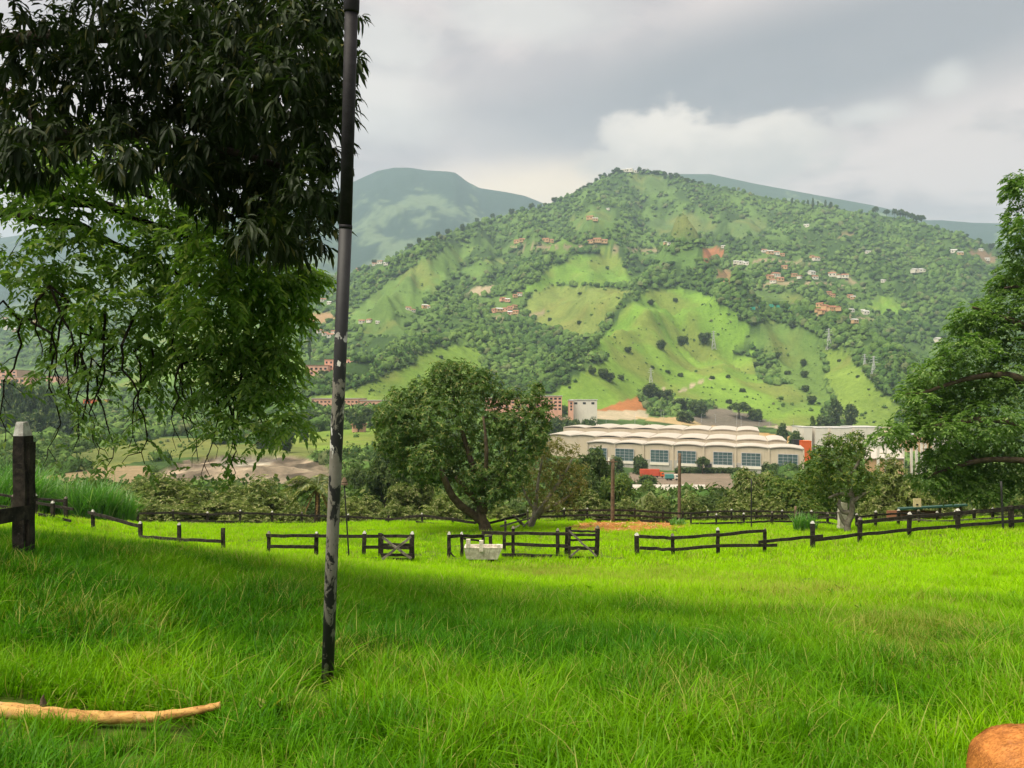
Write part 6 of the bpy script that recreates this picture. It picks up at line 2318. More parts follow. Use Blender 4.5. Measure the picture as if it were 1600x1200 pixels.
def hanging_tree():
    base = P(-420, 800, 13.5)
    base[2] = gz(base[0], base[1])
    t = thing('shade_tree', 'lighter green tree behind the mango whose bare twigs hang down over the valley', 'tree', base)
    mb, nodes = MB(), []
    cr = base + np.array([.3, -.2, 2.7])
    limb(mb, nodes, [(*(base - [0, 0, .3]), .34), (*(base + [0, 0, 1.4]), .28), (*cr, .24)], 12)
    for ps in ([(-180, 255, 12.6, .13), (0, 265, 12.2, .115), (50, 295, 12.0, .11), (90, 312, 11.9, .10), (160, 320, 11.8, .075), (220, 345, 11.7, .055), (290, 370, 11.6, .035), (380, 430, 11.4, .02)],
               [(-200, 345, 13, .12), (0, 332, 12.4, .085), (60, 345, 12.2, .08), (120, 352, 12.0, .07), (165, 375, 11.9, .055), (215, 400, 11.8, .045), (300, 440, 11.6, .03), (420, 500, 11.4, .015)],
               [(-220, 150, 12.8, .12), (-30, 130, 12.2, .09), (60, 190, 12.0, .075), (118, 215, 11.8, .065), (125, 240, 11.8, .05), (180, 285, 11.7, .04), (240, 310, 11.6, .025)],
               [(-260, 100, 13.6, .12), (-100, -100, 13.2, .09), (100, -200, 12.8, .05)],
               [(-700, 200, 14.5, .12), (-850, 100, 15, .08), (-950, 0, 15.5, .04)]):
        limb(mb, nodes, [(*cr, .2)] + [(*P(a, b, c_), r) for a, b, c_, r in ps], 9)
    mb.build('trunk', M['bark_dark'], t, True)
    SP = [(120, 290, 55, 1.3), (220, 320, 50, 1.3), (30, 290, 45, 1.2), (300, 330, 45, 1.2), (90, 350, 45, 1.1), (60, 250, 55, 1), (150, 240, 60, 1), (240, 270, 60, 1), (40, 330, 45, .7), (120, 395, 50, .9), (190, 380, 55, 1), (270, 400, 60, 1.2), (340, 390, 55, 1.2), (410, 420, 55, 1.3), (460, 440, 38, 1.3), (490, 425, 18, .8),
          (60, 420, 50, .8), (15, 400, 40, .8), (100, 460, 55, .8), (180, 460, 55, 1), (260, 475, 55, 1.1), (340, 475, 60, 1.3), (420, 490, 50, 1.5), (455, 495, 28, 1.2), (30, 500, 35, .5), (110, 520, 45, .6),
          (200, 535, 45, .7), (280, 545, 45, .8), (350, 545, 50, 1.1), (410, 555, 45, 1.3), (440, 560, 25, 1), (390, 610, 38, 1.0), (440, 605, 30, 1.0), (470, 615, 12, .4), (330, 600, 35, .6), (250, 600, 35, .35), (150, 585, 30, .3),
          (450, 660, 24, .7), (410, 660, 22, .5), (370, 655, 22, .35), (475, 668, 10, .3), (330, 665, 16, .2), (60, 575, 20, .2), (90, 470, 30, .5)]
    lobes = [lob(a, b, 11.5 + rng.normal(0, .35) - (.4 if a > 320 else 0), r, .9, 1.2) for a, b, r, w in SP]
    ww = np.array([w * r ** 1.3 * (.62 if a < 230 else .8 if a < 320 else .95) for a, b, r, w in SP])
    unseen = [lob(rng.uniform(-950, -120), rng.uniform(-150, 420), rng.uniform(11, 15.5), 90, .8, 1.1) for _ in range(11)]
    unseen += [lob(rng.uniform(-400, 330), rng.uniform(-330, -60), rng.uniform(11.5, 14), 85, .8, 1.1) for _ in range(1)]
    tw = MB()
    grow(tw, nodes, [l[:3] for l in lobes], .006, .010, 5, .03, .05, .03)
    pts, _, _ = lobe_points(lobes, 150, .3)
    grow(tw, nodes, list(pts), .005, .008, 4, .0, .05, .014)
    grow(tw, nodes, [l[:3] for l in unseen], .006, .012, 5, .1, .05, .05)
    # bare hanging twigs
    ends = []
    hang = [(45, 500, 690), (62, 470, 560), (88, 480, 640), (100, 500, 650), (112, 470, 720), (130, 520, 640), (150, 510, 700), (178, 500, 735), (186, 520, 718), (200, 540, 725), (240, 540, 640), (262, 520, 690), (275, 540, 720),
            (300, 560, 660), (318, 560, 640), (335, 560, 745), (345, 570, 720), (352, 580, 740), (372, 560, 690), (395, 600, 680), (20, 470, 560), (215, 550, 700), (385, 590, 690), (70, 520, 600), (160, 560, 690), (408, 600, 700), (310, 570, 690), (140, 540, 665)]
    for px, y0, y1 in hang:
        Y = 11.2 + rng.normal(0, .3)
        n_ = int((y1 - y0) / 22) + 3
        q, pts = px - 8 + rng.normal(0, 6), []
        for k_ in range(n_):
            q += rng.normal(0, 6.5)
            pts.append(P(q, y0 + (y1 - y0) * k_ / (n_ - 1), Y + .04 * k_))
        pts = np.array(pts)
        i = int(np.argmin(np.linalg.norm(np.array(nodes)[:, :3] - pts[0], axis=1)))
        pts = np.concatenate([[nodes[i][:3]], pts])
        tw.tube(pts, np.linspace(.020, .0055, len(pts)), 5, cap=False, jitter=.06)
        for m_ in range(2, len(pts) - 1):
            if rng.random() < .62:
                e = pts[m_] + np.array([rng.normal(0, .16), rng.normal(0, .1), -.12 - .22 * rng.random()])
                md = (pts[m_] + e) / 2 + np.array([rng.normal(0, .03), 0, .03])
                tw.tube([pts[m_], md, e], [.009, .006, .004], 4, cap=False)
                if rng.random() < .6:
                    ends.append(e)
        if rng.random() < .35:
            ends.append(pts[-1])
    tw.build('twigs', M['bark_dark'], t, kind='stuff')
    lb = np.array(lobes)

    def sprays(n, lbs, w, L=.125, W=.058, extra=None):
        k_ = rng.choice(len(lbs), n, p=w / w.sum())
        u = unit(rng.normal(size=(n, 3)))
        c_ = lbs[k_, :3] + u * (rng.random(n) ** .45)[:, None] * lbs[k_, 3:6]
        if extra is not None and len(extra):
            c_ = np.concatenate([c_, np.array(extra)])
            u = np.concatenate([u, unit(rng.normal(size=(len(extra), 3)))])
        n = len(c_)
        ax = unit(u * np.array([1, .8, .2]) + rng.normal(0, .5, (n, 3)) + np.array([0, 0, -.15]))
        sd = unit(np.cross(ax, np.array([0, 0, 1.0])) + rng.normal(0, .1, (n, 3)))
        p, d, nr = [], [], []
        for j in range(9):
            f = j / 8
            p.append(c_ + ax * .24 * f + np.array([0, 0, -.10]) * f * f)
            sg = 1 if j % 2 else -1
            d.append(ax * .6 + sd * sg * (.95 if j < 8 else 0) + np.array([0, 0, -.45]) + rng.normal(0, .15, (n, 3)))
            nr.append(np.array([0, 0, 1.0]) + rng.normal(0, .3, (n, 3)))
        return np.stack(p, 1), np.stack(d, 1), np.stack(nr, 1), n
    p, d, nr, n = sprays(2350, lb, ww, extra=ends)
    px, py = CX + F * p[:, 4, 0] / p[:, 4, 1], HY - F * p[:, 4, 2] / p[:, 4, 1]
    vis = (px > 5) & (px < 500) & (py > 330) & (py < 700)
    order = np.argsort(np.where(vis, p[:, 4, 1], 99))
    L = .135 * (.70 + .6 * rng.random((n, 9)))

    def mk(ix):
        V, Q = leaf_quads(p[ix].reshape(-1, 3), d[ix].reshape(-1, 3), nr[ix].reshape(-1, 3), L[ix].ravel(), .060, .16, .12)
        return V, Q
    og = np.array(t.location)
    for i in order[:280]:
        V, Q = mk(np.array([i]))
        link('leaf_spray', mesh_data('leaf_spray', V - og, [Q], [M['leaf_hang']]), t)
    V, Q = mk(order[280:])
    foliage('foliage', V, Q, 'leaf_hang', t)
    un = np.array(unseen)
    p, d, nr, n = sprays(1150, un, np.ones(len(un)))
    V, Q = leaf_quads(p.reshape(-1, 3), d.reshape(-1, 3), nr.reshape(-1, 3), .17, .08)
    foliage('upper_foliage', V, Q, 'leaf_hang', t)


hanging_tree()


def centre_tree():
    Y = 47
    b = P(760, 831, Y)
    b[2] = gz(b[0], Y)
    t = thing('mango_tree', 'leafy fork-trunked tree in the middle of the meadow edge', 'tree', b)
    mb, nodes = MB(), []

    def q(px, py, r, dy=0.0):
        return (*P(px, py, Y + dy), r / F * Y)
    limb(mb, nodes, [(b[0] + .05, b[1], b[2] - .4, .52), q(757, 822, 9.5), q(752, 808, 8), q(752, 796, 7)], 12)
    limb(mb, nodes, [q(754, 816, 7), q(738, 803, 6.6, -.2), q(720, 790, 6.2, -.5), q(705, 772, 5.6, -.8), q(696, 752, 5.0, -1.0), q(688, 735, 4.4, -1.1), q(670, 715, 4, -1.2), q(645, 690, 3, -1.0), q(620, 668, 1.5, -.6)], 9)
    limb(mb, nodes, [q(752, 800, 9), q(754, 785, 7.5), q(752, 765, 6), q(742, 740, 5), q(730, 700, 4), q(715, 650, 3), q(705, 600, 1.5)], 9)
    limb(mb, nodes, [q(752, 800, 8), q(762, 785, 7, .4), q(775, 765, 6, .8), q(790, 735, 4.5, 1.0), q(810, 690, 3, 1.0), q(828, 645, 1.5, 1.0)], 9)
    limb(mb, nodes, [q(750, 785, 6), q(735, 772, 5, -.4), q(722, 760, 4, -.8), q(712, 745, 3, -1.0)], 8)
    limb(mb, nodes, [q(752, 775, 5), q(758, 745, 4, -1), q(760, 700, 3, -1.6), q(755, 650, 1.5, -1.5)], 8)
    mb.build('trunk', M['bark'], t, True)
    LB = [(655, 735, 20), (682, 745, 16), (632, 728, 20), (612, 690, 26), (640, 706, 32), (668, 718, 32), (698, 728, 28), (625, 668, 30), (600, 655, 18), (700, 598, 36), (712, 578, 22), (690, 585, 22), (730, 590, 26), (745, 600, 22), (757, 585, 11), (765, 606, 22), (668, 622, 34), (640, 630, 26), (655, 608, 20), (620, 625, 20), (612, 645, 24), (635, 660, 34), (690, 650, 40), (735, 645, 38),
          (600, 668, 18), (592, 655, 10), (605, 690, 20), (640, 695, 34), (690, 700, 38), (735, 700, 36), (665, 725, 24), (640, 722, 18), (690, 738, 18), (780, 655, 26), (800, 668, 30), (820, 645, 24), (788, 690, 34), (815, 700, 30), (840, 680, 20),
          (845, 650, 17), (855, 632, 10), (836, 612, 16), (826, 625, 16), (842, 605, 8), (788, 618, 13), (800, 614, 13), (778, 625, 12), (790, 735, 30), (760, 740, 30), (735, 748, 22), (805, 745, 22), (770, 775, 22), (750, 765, 20), (790, 768, 14), (725, 765, 9), (842, 700, 14), (852, 668, 11), (620, 705, 14), (660, 755, 8)]
    lobes = [lob(a, c_, Y + rng.normal(0, 1.0) * (1.3 if r > 20 else .6), r, .95, 1.25) for a, c_, r in LB]
    tw = MB()
    grow(tw, nodes, [l[:3] for l in lobes], .02, .018, 5, .08, .05, .10)
    tw.build('branches', M['bark'], t, kind='stuff')
    V, Q = whorl_mesh(lobes, 5600, .26, .080, 8, .45, .6)
    foliage('foliage', V, Q, 'leaf_centre', t)


centre_tree()


def feathery_tree():
    Y = 43
    b = P(1665, 840, Y)
    b[2] = gz(b[0], Y)
    t = thing('feathery_tree', 'large feathery-leaved tree whose tiers of boughs hang in from the right edge', 'tree', b)
    mb, nodes = MB(), []

    def q(px, py, r, dy=0.0):
        return (*P(px, py, Y + dy), r / F * Y)
    limb(mb, nodes, [(b[0], b[1], b[2] - .4, .55), q(1662, 770, 13), q(1655, 690, 11), q(1650, 600, 9), q(1640, 480, 7), q(1625, 380, 5), q(1605, 290, 2)], 12)
    for ps in ([(1655, 690, 8), (1600, 665, 6), (1540, 655, 5), (1470, 665, 3.5), (1390, 680, 1.5)], [(1652, 640, 8), (1590, 590, 6), (1520, 590, 4), (1440, 615, 2)], [(1645, 560, 7), (1600, 510, 5), (1550, 490, 3), (1520, 480, 1.5)],
               [(1658, 735, 7), (1600, 720, 5), (1530, 720, 4), (1460, 740, 2)], [(1640, 480, 5), (1600, 450, 3), (1570, 450, 1.5)], [(1655, 690, 8), (1720, 640, 6), (1800, 630, 4), (1880, 660, 2)], [(1648, 580, 7), (1710, 520, 5), (1780, 500, 3)]):
        limb(mb, nodes, [q(a, c_, r, rng.normal(0, .5) - .25 * i) for i, (a, c_, r) in enumerate(ps)], 8)
    mb.build('trunk', M['bark'], t, True)
    LB = [(1592, 278, 16), (1586, 300, 18), (1600, 290, 24), (1592, 330, 22), (1602, 350, 26), (1588, 375, 20), (1600, 400, 30), (1585, 425, 22), (1570, 440, 18), (1560, 448, 14), (1600, 450, 34), (1590, 480, 40), (1548, 478, 22), (1520, 490, 26), (1505, 505, 20),
          (1535, 510, 36), (1580, 530, 50), (1490, 540, 20), (1515, 545, 34), (1480, 565, 26), (1450, 580, 26), (1425, 605, 18), (1412, 617, 10), (1470, 600, 34), (1520, 600, 48), (1580, 600, 60), (1440, 622, 16), (1490, 640, 36), (1455, 650, 24), (1420, 660, 22),
          (1395, 672, 22), (1410, 688, 16), (1430, 640, 18), (1460, 625, 26), (1475, 670, 30), (1378, 682, 14), (1365, 690, 7), (1435, 675, 18), (1540, 660, 50), (1590, 680, 50), (1500, 690, 30), (1480, 705, 22), (1510, 725, 36), (1470, 730, 30), (1448, 748, 20), (1500, 755, 30), (1550, 730, 44), (1590, 750, 36), (1535, 765, 24), (1480, 765, 16),
          (1560, 775, 12), (1600, 790, 14), (1460, 712, 16)]
    for _ in range(30):
        LB.append((rng.uniform(1640, 1880), rng.uniform(330, 760), 50))
    lobes = [lob(a, c_, Y + rng.normal(0, 1.3) - (.8 if a < 1500 else 0), r, .8, 1.3) for a, c_, r in LB]
    tw = MB()
    grow(tw, nodes, [l[:3] for l in lobes], .015, .016, 5, .06, .05, .10)
    tw.build('branches', M['bark'], t, kind='stuff')
    V, Q = spray_mesh([(a, b_, c_, d, e, f * .9) for a, b_, c_, d, e, f in lobes], 15000, .23, .115, 9, .5, .30, .62)
    foliage('foliage', V, Q, 'leaf_right', t)


feathery_tree()


def light_tree(name, label, px, base_py, Y, limbs, LB, leafmat, n, L, W, bark, per=6, spread=.9):
    b = P(px, base_py, Y)
    b[2] = gz(b[0], Y)
    t = thing(name, label, 'tree', b)
    mb, nodes = MB(), []
    for ps in limbs:
        limb(mb, nodes, [(*P(a, c_, Y + rng.normal(0, .25) * (i > 0)), r / F * Y) for i, (a, c_, r) in enumerate(ps)], 8, .06)
    mb.build('trunk', M[bark], t, True)
    lobes = [lob(a, c_, Y + rng.normal(0, 1.0), r, .95, 1.2) for a, c_, r in LB]
    tw = MB()
    pts, _, _ = lobe_points(lobes, len(lobes) * 3, .3)
    grow(tw, nodes, [l[:3] for l in lobes] + list(pts), .012, .012, 4, .10, .05, .05)
    tw.build('branches', M[bark], t, kind='stuff')
    V, Q = whorl_mesh(lobes, n, L, W, per, .3, .35)
    foliage('foliage', V, Q, leafmat, t)
    return t


light_tree('paddock_tree', 'slender pale-barked tree standing in the paddock before the concrete pillar', 1324, 834, 46,
           [[(1326, 840, 6.2), (1324, 822, 5), (1330, 805, 4.2), (1332, 785, 3.8), (1330, 765, 3.4), (1324, 748, 3), (1315, 735, 3), (1308, 715, 2)], [(1330, 800, 4), (1318, 800, 3.5), (1311, 790, 3), (1312, 782, 2)], [(1332, 785, 4), (1345, 775, 3), (1358, 768, 2)],
            [(1331, 775, 3.5), (1312, 772, 2.5), (1295, 778, 2)], [(1326, 750, 3), (1340, 725, 2.2), (1350, 700, 1.2)], [(1324, 822, 4), (1316, 812, 3), (1311, 800, 2)]],
           [(1315, 695, 20), (1295, 690, 18), (1335, 690, 16), (1342, 680, 8), (1280, 712, 20), (1305, 720, 24), (1330, 715, 22), (1350, 705, 14), (1265, 735, 18), (1290, 745, 24), (1320, 745, 24), (1345, 740, 22), (1362, 745, 14), (1270, 762, 18), (1295, 770, 20), (1350, 765, 18), (1330, 770, 16), (1250, 752, 12), (1365, 770, 10)],
           'leaf_fresh', 900, .24, .09, 'bark_pale', 6)
light_tree('bare_tree', 'yellowish thin-leaved tree with pale bare limbs right of the centre tree', 826, 832, 51,
           [[(822, 838, 6), (832, 815, 5), (845, 795, 4), (862, 770, 3), (880, 745, 2.2), (895, 715, 1.2)], [(824, 832, 4.5), (835, 808, 4), (838, 780, 3), (842, 745, 2.2), (850, 705, 1.2)], [(838, 806, 3.5), (860, 792, 2.8), (885, 778, 2), (905, 760, 1)],
            [(836, 800, 3), (822, 775, 2.2), (812, 750, 1.5), (808, 730, 1)], [(862, 770, 2.2), (875, 750, 1.8), (872, 720, 1.2)], [(828, 832, 3.5), (815, 818, 2.5), (802, 805, 1.5)]],
           [(850, 700, 20), (870, 695, 18), (890, 705, 18), (835, 715, 20), (860, 725, 26), (885, 730, 24), (905, 735, 16), (820, 740, 22), (845, 750, 26), (875, 758, 26), (900, 765, 20), (815, 765, 18), (838, 775, 20), (862, 785, 20), (890, 785, 16), (912, 755, 10)],
           'leaf_yellow', 1150, .20, .07, 'bark_pale', 5)


def palm():
    Y = 63
    x = (496 - CX) / F * Y
    g = gz(x, Y)
    t = thing('palm', 'drooping palm with a skirt of dry fronds left of the peeling pole', 'palm', (x, Y, g))
    zt = (HY - 762) / F * Y
    MB().tube([(x - .1, Y, g - .4), (x, Y, (g + zt) / 2), (x + .02, Y, zt)], [.26, .22, .18], 10, jitter=.05).build('trunk', M['bark'], t, True)
    c0 = np.array([x + .02, Y, zt])

    def frond(az, el, L, droop, mat_, nm, hw=.85, n_=40):
        d0 = np.array([math.cos(az) * math.cos(el), math.sin(az) * math.cos(el), math.sin(el)])
        s = np.linspace(0, 1, n_)
        pts = c0 + d0 * L * s[:, None] + np.array([0, 0, -1.0]) * (droop * L * s ** 2)[:, None]
        mb = MB().tube(pts[::3], np.linspace(.045, .012, len(pts[::3])), 5)
        tg = unit(np.gradient(pts, axis=0))
        sd = unit(np.cross(tg, np.array([0, 0, 1.0])))
        for sg in (-1, 1):
            for rep in range(2):
                pp = pts[2:] + tg[2:] * rng.normal(0, .04, (n_ - 2, 1))
                ln = hw * np.sin(np.pi * np.clip(s[2:] * .85 + .12, 0, 1)) ** .6 * (.85 + .3 * rng.random(n_ - 2))
                dd = sd[2:] * sg * .8 + tg[2:] * .6 + np.array([0, 0, -.75]) + rng.normal(0, .12, (n_ - 2, 3))
                V, Q = leaf_quads(pp, dd, np.cross(sd[2:], tg[2:]) * -1 + rng.normal(0, .2, (n_ - 2, 3)), ln, .07, .1, .25)
                mb.add(V, [Q])
        mb.build(nm, M[mat_], t)
    for az, el, L, dr in ((3.05, .72, 3.9, .62), (3.3, .95, 4.0, .66), (2.7, .6, 3.6, .62), (3.2, .45, 3.5, .55), (3.6, .45, 2.7, .75), (2.3, .95, 2.6, .6), (4.1, .8, 2.5, .7), (.3, .75, 2.6, .7), (-.2, .45, 2.3, .8), (1.0, .9, 2.4, .6), (-1.0, .7, 2.3, .75), (3.0, .2, 2.4, .8), (1.6, 1.1, 2.4, .45)):
        frond(az, el, L, dr, 'palm_leaf', 'frond')
    for az in np.linspace(0, 6.28, 9)[:-1]:
        frond(az + .2, -.75, 1.9, .35, 'palm_dry', 'dry_frond', .22, 14)


palm()


def blades(n, R0, h, w, bend, seg, hv=.35, up=1.0, rs=None):
    r = rs or rng
    an = r.random(n) * 6.283
    rad = R0 * np.sqrt(r.random(n))
    base = np.stack([rad * np.cos(an), rad * np.sin(an), np.full(n, -.03)], 1)
    az = r.random(n) * 6.283
    H = h * (1 - hv + 2 * hv * r.random(n))
    bd = bend * (.35 + 1.3 * r.random(n))
    dr = np.stack([np.cos(az), np.sin(az), np.zeros(n)], 1)
    sd = np.stack([-np.sin(az), np.cos(az), np.zeros(n)], 1)
    rows = []
    for k_ in range(seg + 1):
        s = k_ / seg
        p = base + dr * (bd * H * s ** 1.8)[:, None] + np.array([0, 0, 1.0]) * (H * (s - .5 * np.minimum(bd, 1.3) * s ** 2.4))[:, None]
        ww = w * (1 - s ** 1.5) * (.7 + .6 * r.random(n))
        if k_ == seg:
            rows.append(p[:, None])
        else:
            rows.append(np.stack([p - sd * ww[:, None] / 2, p + sd * ww[:, None] / 2], 1))
    V = np.concatenate(rows, 1)
    m_ = V.shape[1]
    b = np.arange(n)[:, None] * m_
    q = [b + np.array([[2 * k_, 2 * k_ + 1, 2 * k_ + 3, 2 * k_ + 2]]) for k_ in range(seg - 1)]
    tri = b + np.array([[2 * seg - 2, 2 * seg - 1, 2 * seg]])
    return V.reshape(-1, 3), (np.concatenate(q) if q else None), tri


def cane_clump(label, px, Y, top, wpx, n, name='tall_grass_clump'):
    x = (px - CX) / F * Y
    g = gz(x, Y)
    h = (HY - top) / F * Y - g
    w = wpx / F * Y
    t = thing(name, label, 'grass clump', (x, Y, g), 'clumps of tall cane grass')
    V, q, tri = blades(n, w * .42, h * 1.0, .085, .55, 5, .28)
    V = V * np.array([1, .8, 1])
    o = link('blades', mesh_data('blades', V, [q, tri], [M['leaf_cane']], smooth=True), t, 'stuff')
    return t


cane_clump('tall bright cane clump at the left edge behind the tall dark post', 15, 50, 712, 110, 900)
cane_clump('tall cane clump showing just right of the tall dark post', 72, 53, 728, 60, 420)
cane_clump('broad fountain of cane grass behind the left rail fence', 140, 52, 742, 90, 950)
cane_clump('lower right end of the cane grass beside the broad orchard tree', 185, 53, 762, 60, 500)
cane_clump('small tuft of tall grass at the foot of the reddish stake', 1258, 48.5, 798, 42, 220)
cane_clump('low tuft of grass at the left end of the second back fence', 1060, 55, 808, 30, 120)

# ------------------------------------------------------------------ meadow grass


def meadow_grass():
    src = bpy.data.collections.new('grass_tufts')
    specs = []
    for k_ in range(4):
        specs.append(blades(34, .085, .22, .0095, .50, 3))                 # upright tufts
    for k_ in range(4):
        specs.append(blades(22, .11, .29, .0105, 1.0, 4))                 # long arching blades
    for k_ in range(3):
        specs.append(blades(44, .19, .21, .0125, .50, 2))                  # middle distance
    for k_ in range(3):
        specs.append(blades(60, .38, .20, .024, .45, 2))                   # far
    for k_ in range(2):
        specs.append(blades(5, .07, .42, .0055, 1.0, 4))                   # dry stems
    for k_ in range(2):                                                    # broad-leaved weeds
        m_ = 16
        az = rng.random(m_) * 6.283
        el = .2 + .9 * rng.random(m_)
        d = np.stack([np.cos(az) * np.cos(el), np.sin(az) * np.cos(el), np.sin(el)], 1)
        pz = np.stack([rng.normal(0, .03, m_), rng.normal(0, .03, m_), .02 + .12 * rng.random(m_)], 1)
        V, Q = leaf_quads(pz, d, np.array([0, 0, 1.0]) + rng.normal(0, .3, (m_, 3)), .10 + .08 * rng.random(m_), .045 + .02 * rng.random(m_), .15, .15)
        specs.append((V, Q, None))
    for k_, (V, q, tri) in enumerate(specs):
        me = mesh_data('tuft', V, [q, tri] if tri is not None else [q], [M['grass']], smooth=True)
        src.objects.link(bpy.data.objects.new('tuft_%02d' % k_, me))

    def zone(n, y0, y1, margin):
        y = np.sqrt(y0 ** 2 + (y1 ** 2 - y0 ** 2) * rng.random(n))
        x = (rng.random(n) * 2 - 1) * (.69 * y + margin)
        return x, y
    X, Y, pick, scl = [], [], [], []

    def add(x, y, lo, hi, s0, s1):
        X.append(x)
        Y.append(y)
        pick.append(rng.integers(lo, hi, len(x)))
        scl.append(s0 + (s1 - s0) * rng.random(len(x)))
    x, y = zone(12500, 1.6, 11, 2.6)
    add(x, y, 0, 4, .75, 1.25)
    x, y = zone(4700, 1.6, 11, 2.6)
    add(x, y, 4, 8, .65, 1.15)
    x, y = zone(110, 2.2, 14, 1)
    add(x, y, 14, 16, .7, 1.2)
    x, y = zone(14500, 9.5, 27, 4)
    add(x, y, 8, 11, .75, 1.2)
    x, y = zone(3000, 9.5, 20, 2)
    add(x, y, 4, 8, .6, .95)
    x, y = zone(15000, 25, 60.5, 5)
    add(x, y, 11, 14, .75, 1.25)
    x, y = zone(150, 12, 40, 2)
    add(x, y, 14, 16, .8, 1.2)
    x = rng.uniform(-12, 12, 3000)
    y = rng.uniform(-8, 2.6, 3000)
    add(x, y, 11, 14, .8, 1.2)
    x, y = zone(160, 4, 16, 1)
    add(x, y, 16, 18, .45, .8)
    ps = np.array(POSTS)
    ps = ps[(ps[:, 1] > 25)]
    ps = np.repeat(ps, 9, 0) + rng.normal(0, .22, (len(ps) * 9, 2))
    add(ps[:, 0], ps[:, 1], 8, 11, 1.3, 2.0)
    X, Y, pick, scl = map(np.concatenate, (X, Y, pick, scl))
    Z = meadow_z(X, Y)
    px, py = CX + F * X / Y, HY - F * Z / Y
    dirt = inpoly(px + 14 * (fbm(X * .8, Y * .8, 2) - .5), py + 5 * (fbm(X * .8, Y * .8, 6) - .5), DIRT) & (Y > 40)
    # keep the branch clear of the longest tufts in front of it
    n1, n2 = fbm(X / 4.5, Y / 4.5, 51, 4), fbm(X / 1.3, Y / 1.3, 57, 3)
    bare = (fbm(X / 1.1, Y / 1.1, 91, 3) < .30) & (Y < 14)
    brn = (Y > 4.1) & (Y < 4.86) & (px < 352) & (pick >= 4) & (pick < 8)
    inlog = (Y > 4.50) & (Y < 4.82) & (px < 350)
    low = (Y > 3.9) & (Y <= 4.50) & (px < 352)
    scl = np.where(low, scl * .72, scl)
    foot = (np.abs(X + 1.43) < .16) & (Y > 5.0) & (Y < 6.0)
    scl = np.where(foot, scl * .45, scl)
    ok = ~(foot & (pick >= 4)) & ~(dirt & (rng.random(len(X)) < .93)) & ~(bare & (rng.random(len(X)) < .6)) & ~brn & ~inlog
    X, Y, Z, pick, scl, px, py, n1, n2 = (a[ok] for a in (X, Y, Z, pick, scl, px, py, n1, n2))
    scl = scl * (.50 + 1.05 * n2) * np.where(Y > 25, .95, 1)
    n5 = fbm(X / .9, Y / .9, 58, 2)
    fresh = np.clip(.02 + .85 * (n1 - .42) + .6 * (n5 - .5) + .86 * sstep(6, 20, Y) + .25 * sstep(-1, 5, X) - .25 * sstep(0, -6, X) * sstep(26, 14, Y), 0, 1)  # tree shade near left and backlit glow farther off go into the colour
    # trodden, drier patches
    dry = np.clip(.08 + .9 * sstep(.56, .74, n2) * .5, 0, 1)
    for cx, cy, w, h, k_ in ((1010, 905, 120, 16, .55), (1240, 925, 140, 22, .7), (1380, 985, 140, 30, .7), (1450, 1030, 110, 40, .6), (860, 895, 60, 12, .6), (1200, 850, 90, 8, .4), (840, 902, 14, 5, 1.2), (770, 892, 60, 6, .4)):
        dry = dry + k_ * np.exp(-((px - cx) / w) ** 2 - ((py - cy) / h) ** 2)
    dry = np.where((pick == 14) | (pick == 15), 1.3, dry)
    fresh = np.where(pick >= 16, fresh * .25, fresh)
    scl = np.where((dry > .5) & (pick < 14), scl * .75, scl)
    n = len(X)
    me = bpy.data.meshes.new('meadow_grass')
    me.vertices.add(n)
    me.vertices.foreach_set('co', np.stack([X, Y, Z], 1).astype(np.float32).ravel())
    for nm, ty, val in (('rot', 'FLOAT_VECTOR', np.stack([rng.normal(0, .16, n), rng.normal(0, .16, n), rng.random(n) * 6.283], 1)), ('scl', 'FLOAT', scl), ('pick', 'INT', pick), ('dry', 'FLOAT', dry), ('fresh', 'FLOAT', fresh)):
        a = me.attributes.new(nm, ty, 'POINT')
        if ty == 'FLOAT_VECTOR':
            a.data.foreach_set('vector', val.astype(np.float32).ravel())
        elif ty == 'INT':
            a.data.foreach_set('value', val.astype(np.int32))
        else:
            a.data.foreach_set('value', val.astype(np.float32))
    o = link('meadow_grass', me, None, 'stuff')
    ng = bpy.data.node_groups.new('grass_on_points', 'GeometryNodeTree')
    ng.interface.new_socket('Geometry', in_out='INPUT', socket_type='NodeSocketGeometry')
    ng.interface.new_socket('Geometry', in_out='OUTPUT', socket_type='NodeSocketGeometry')
    N, Lk = ng.nodes, ng.links
    gi, go = N.new('NodeGroupInput'), N.new('NodeGroupOutput')
    iop, ci = N.new('GeometryNodeInstanceOnPoints'), N.new('GeometryNodeCollectionInfo')
    m2p = N.new('GeometryNodeMeshToPoints')
    ci.inputs['Collection'].default_value = src
    ci.inputs['Separate Children'].default_value = True
    ci.inputs['Reset Children'].default_value = True
    iop.inputs['Pick Instance'].default_value = True

    def named(nm, ty):
        a = N.new('GeometryNodeInputNamedAttribute')
        a.data_type = ty
        a.inputs['Name'].default_value = nm
        return a.outputs['Attribute']
    Lk.new(gi.outputs[0], m2p.inputs[0])
    Lk.new(m2p.outputs[0], iop.inputs['Points'])
    Lk.new(ci.outputs[0], iop.inputs['Instance'])
    Lk.new(named('pick', 'INT'), iop.inputs['Instance Index'])
    Lk.new(named('rot', 'FLOAT_VECTOR'), iop.inputs['Rotation'])
    Lk.new(named('scl', 'FLOAT'), iop.inputs['Scale'])
    Lk.new(iop.outputs[0], go.inputs[0])
    md = o.modifiers.new('grass', 'NODES')
    md.node_group = ng


meadow_grass()


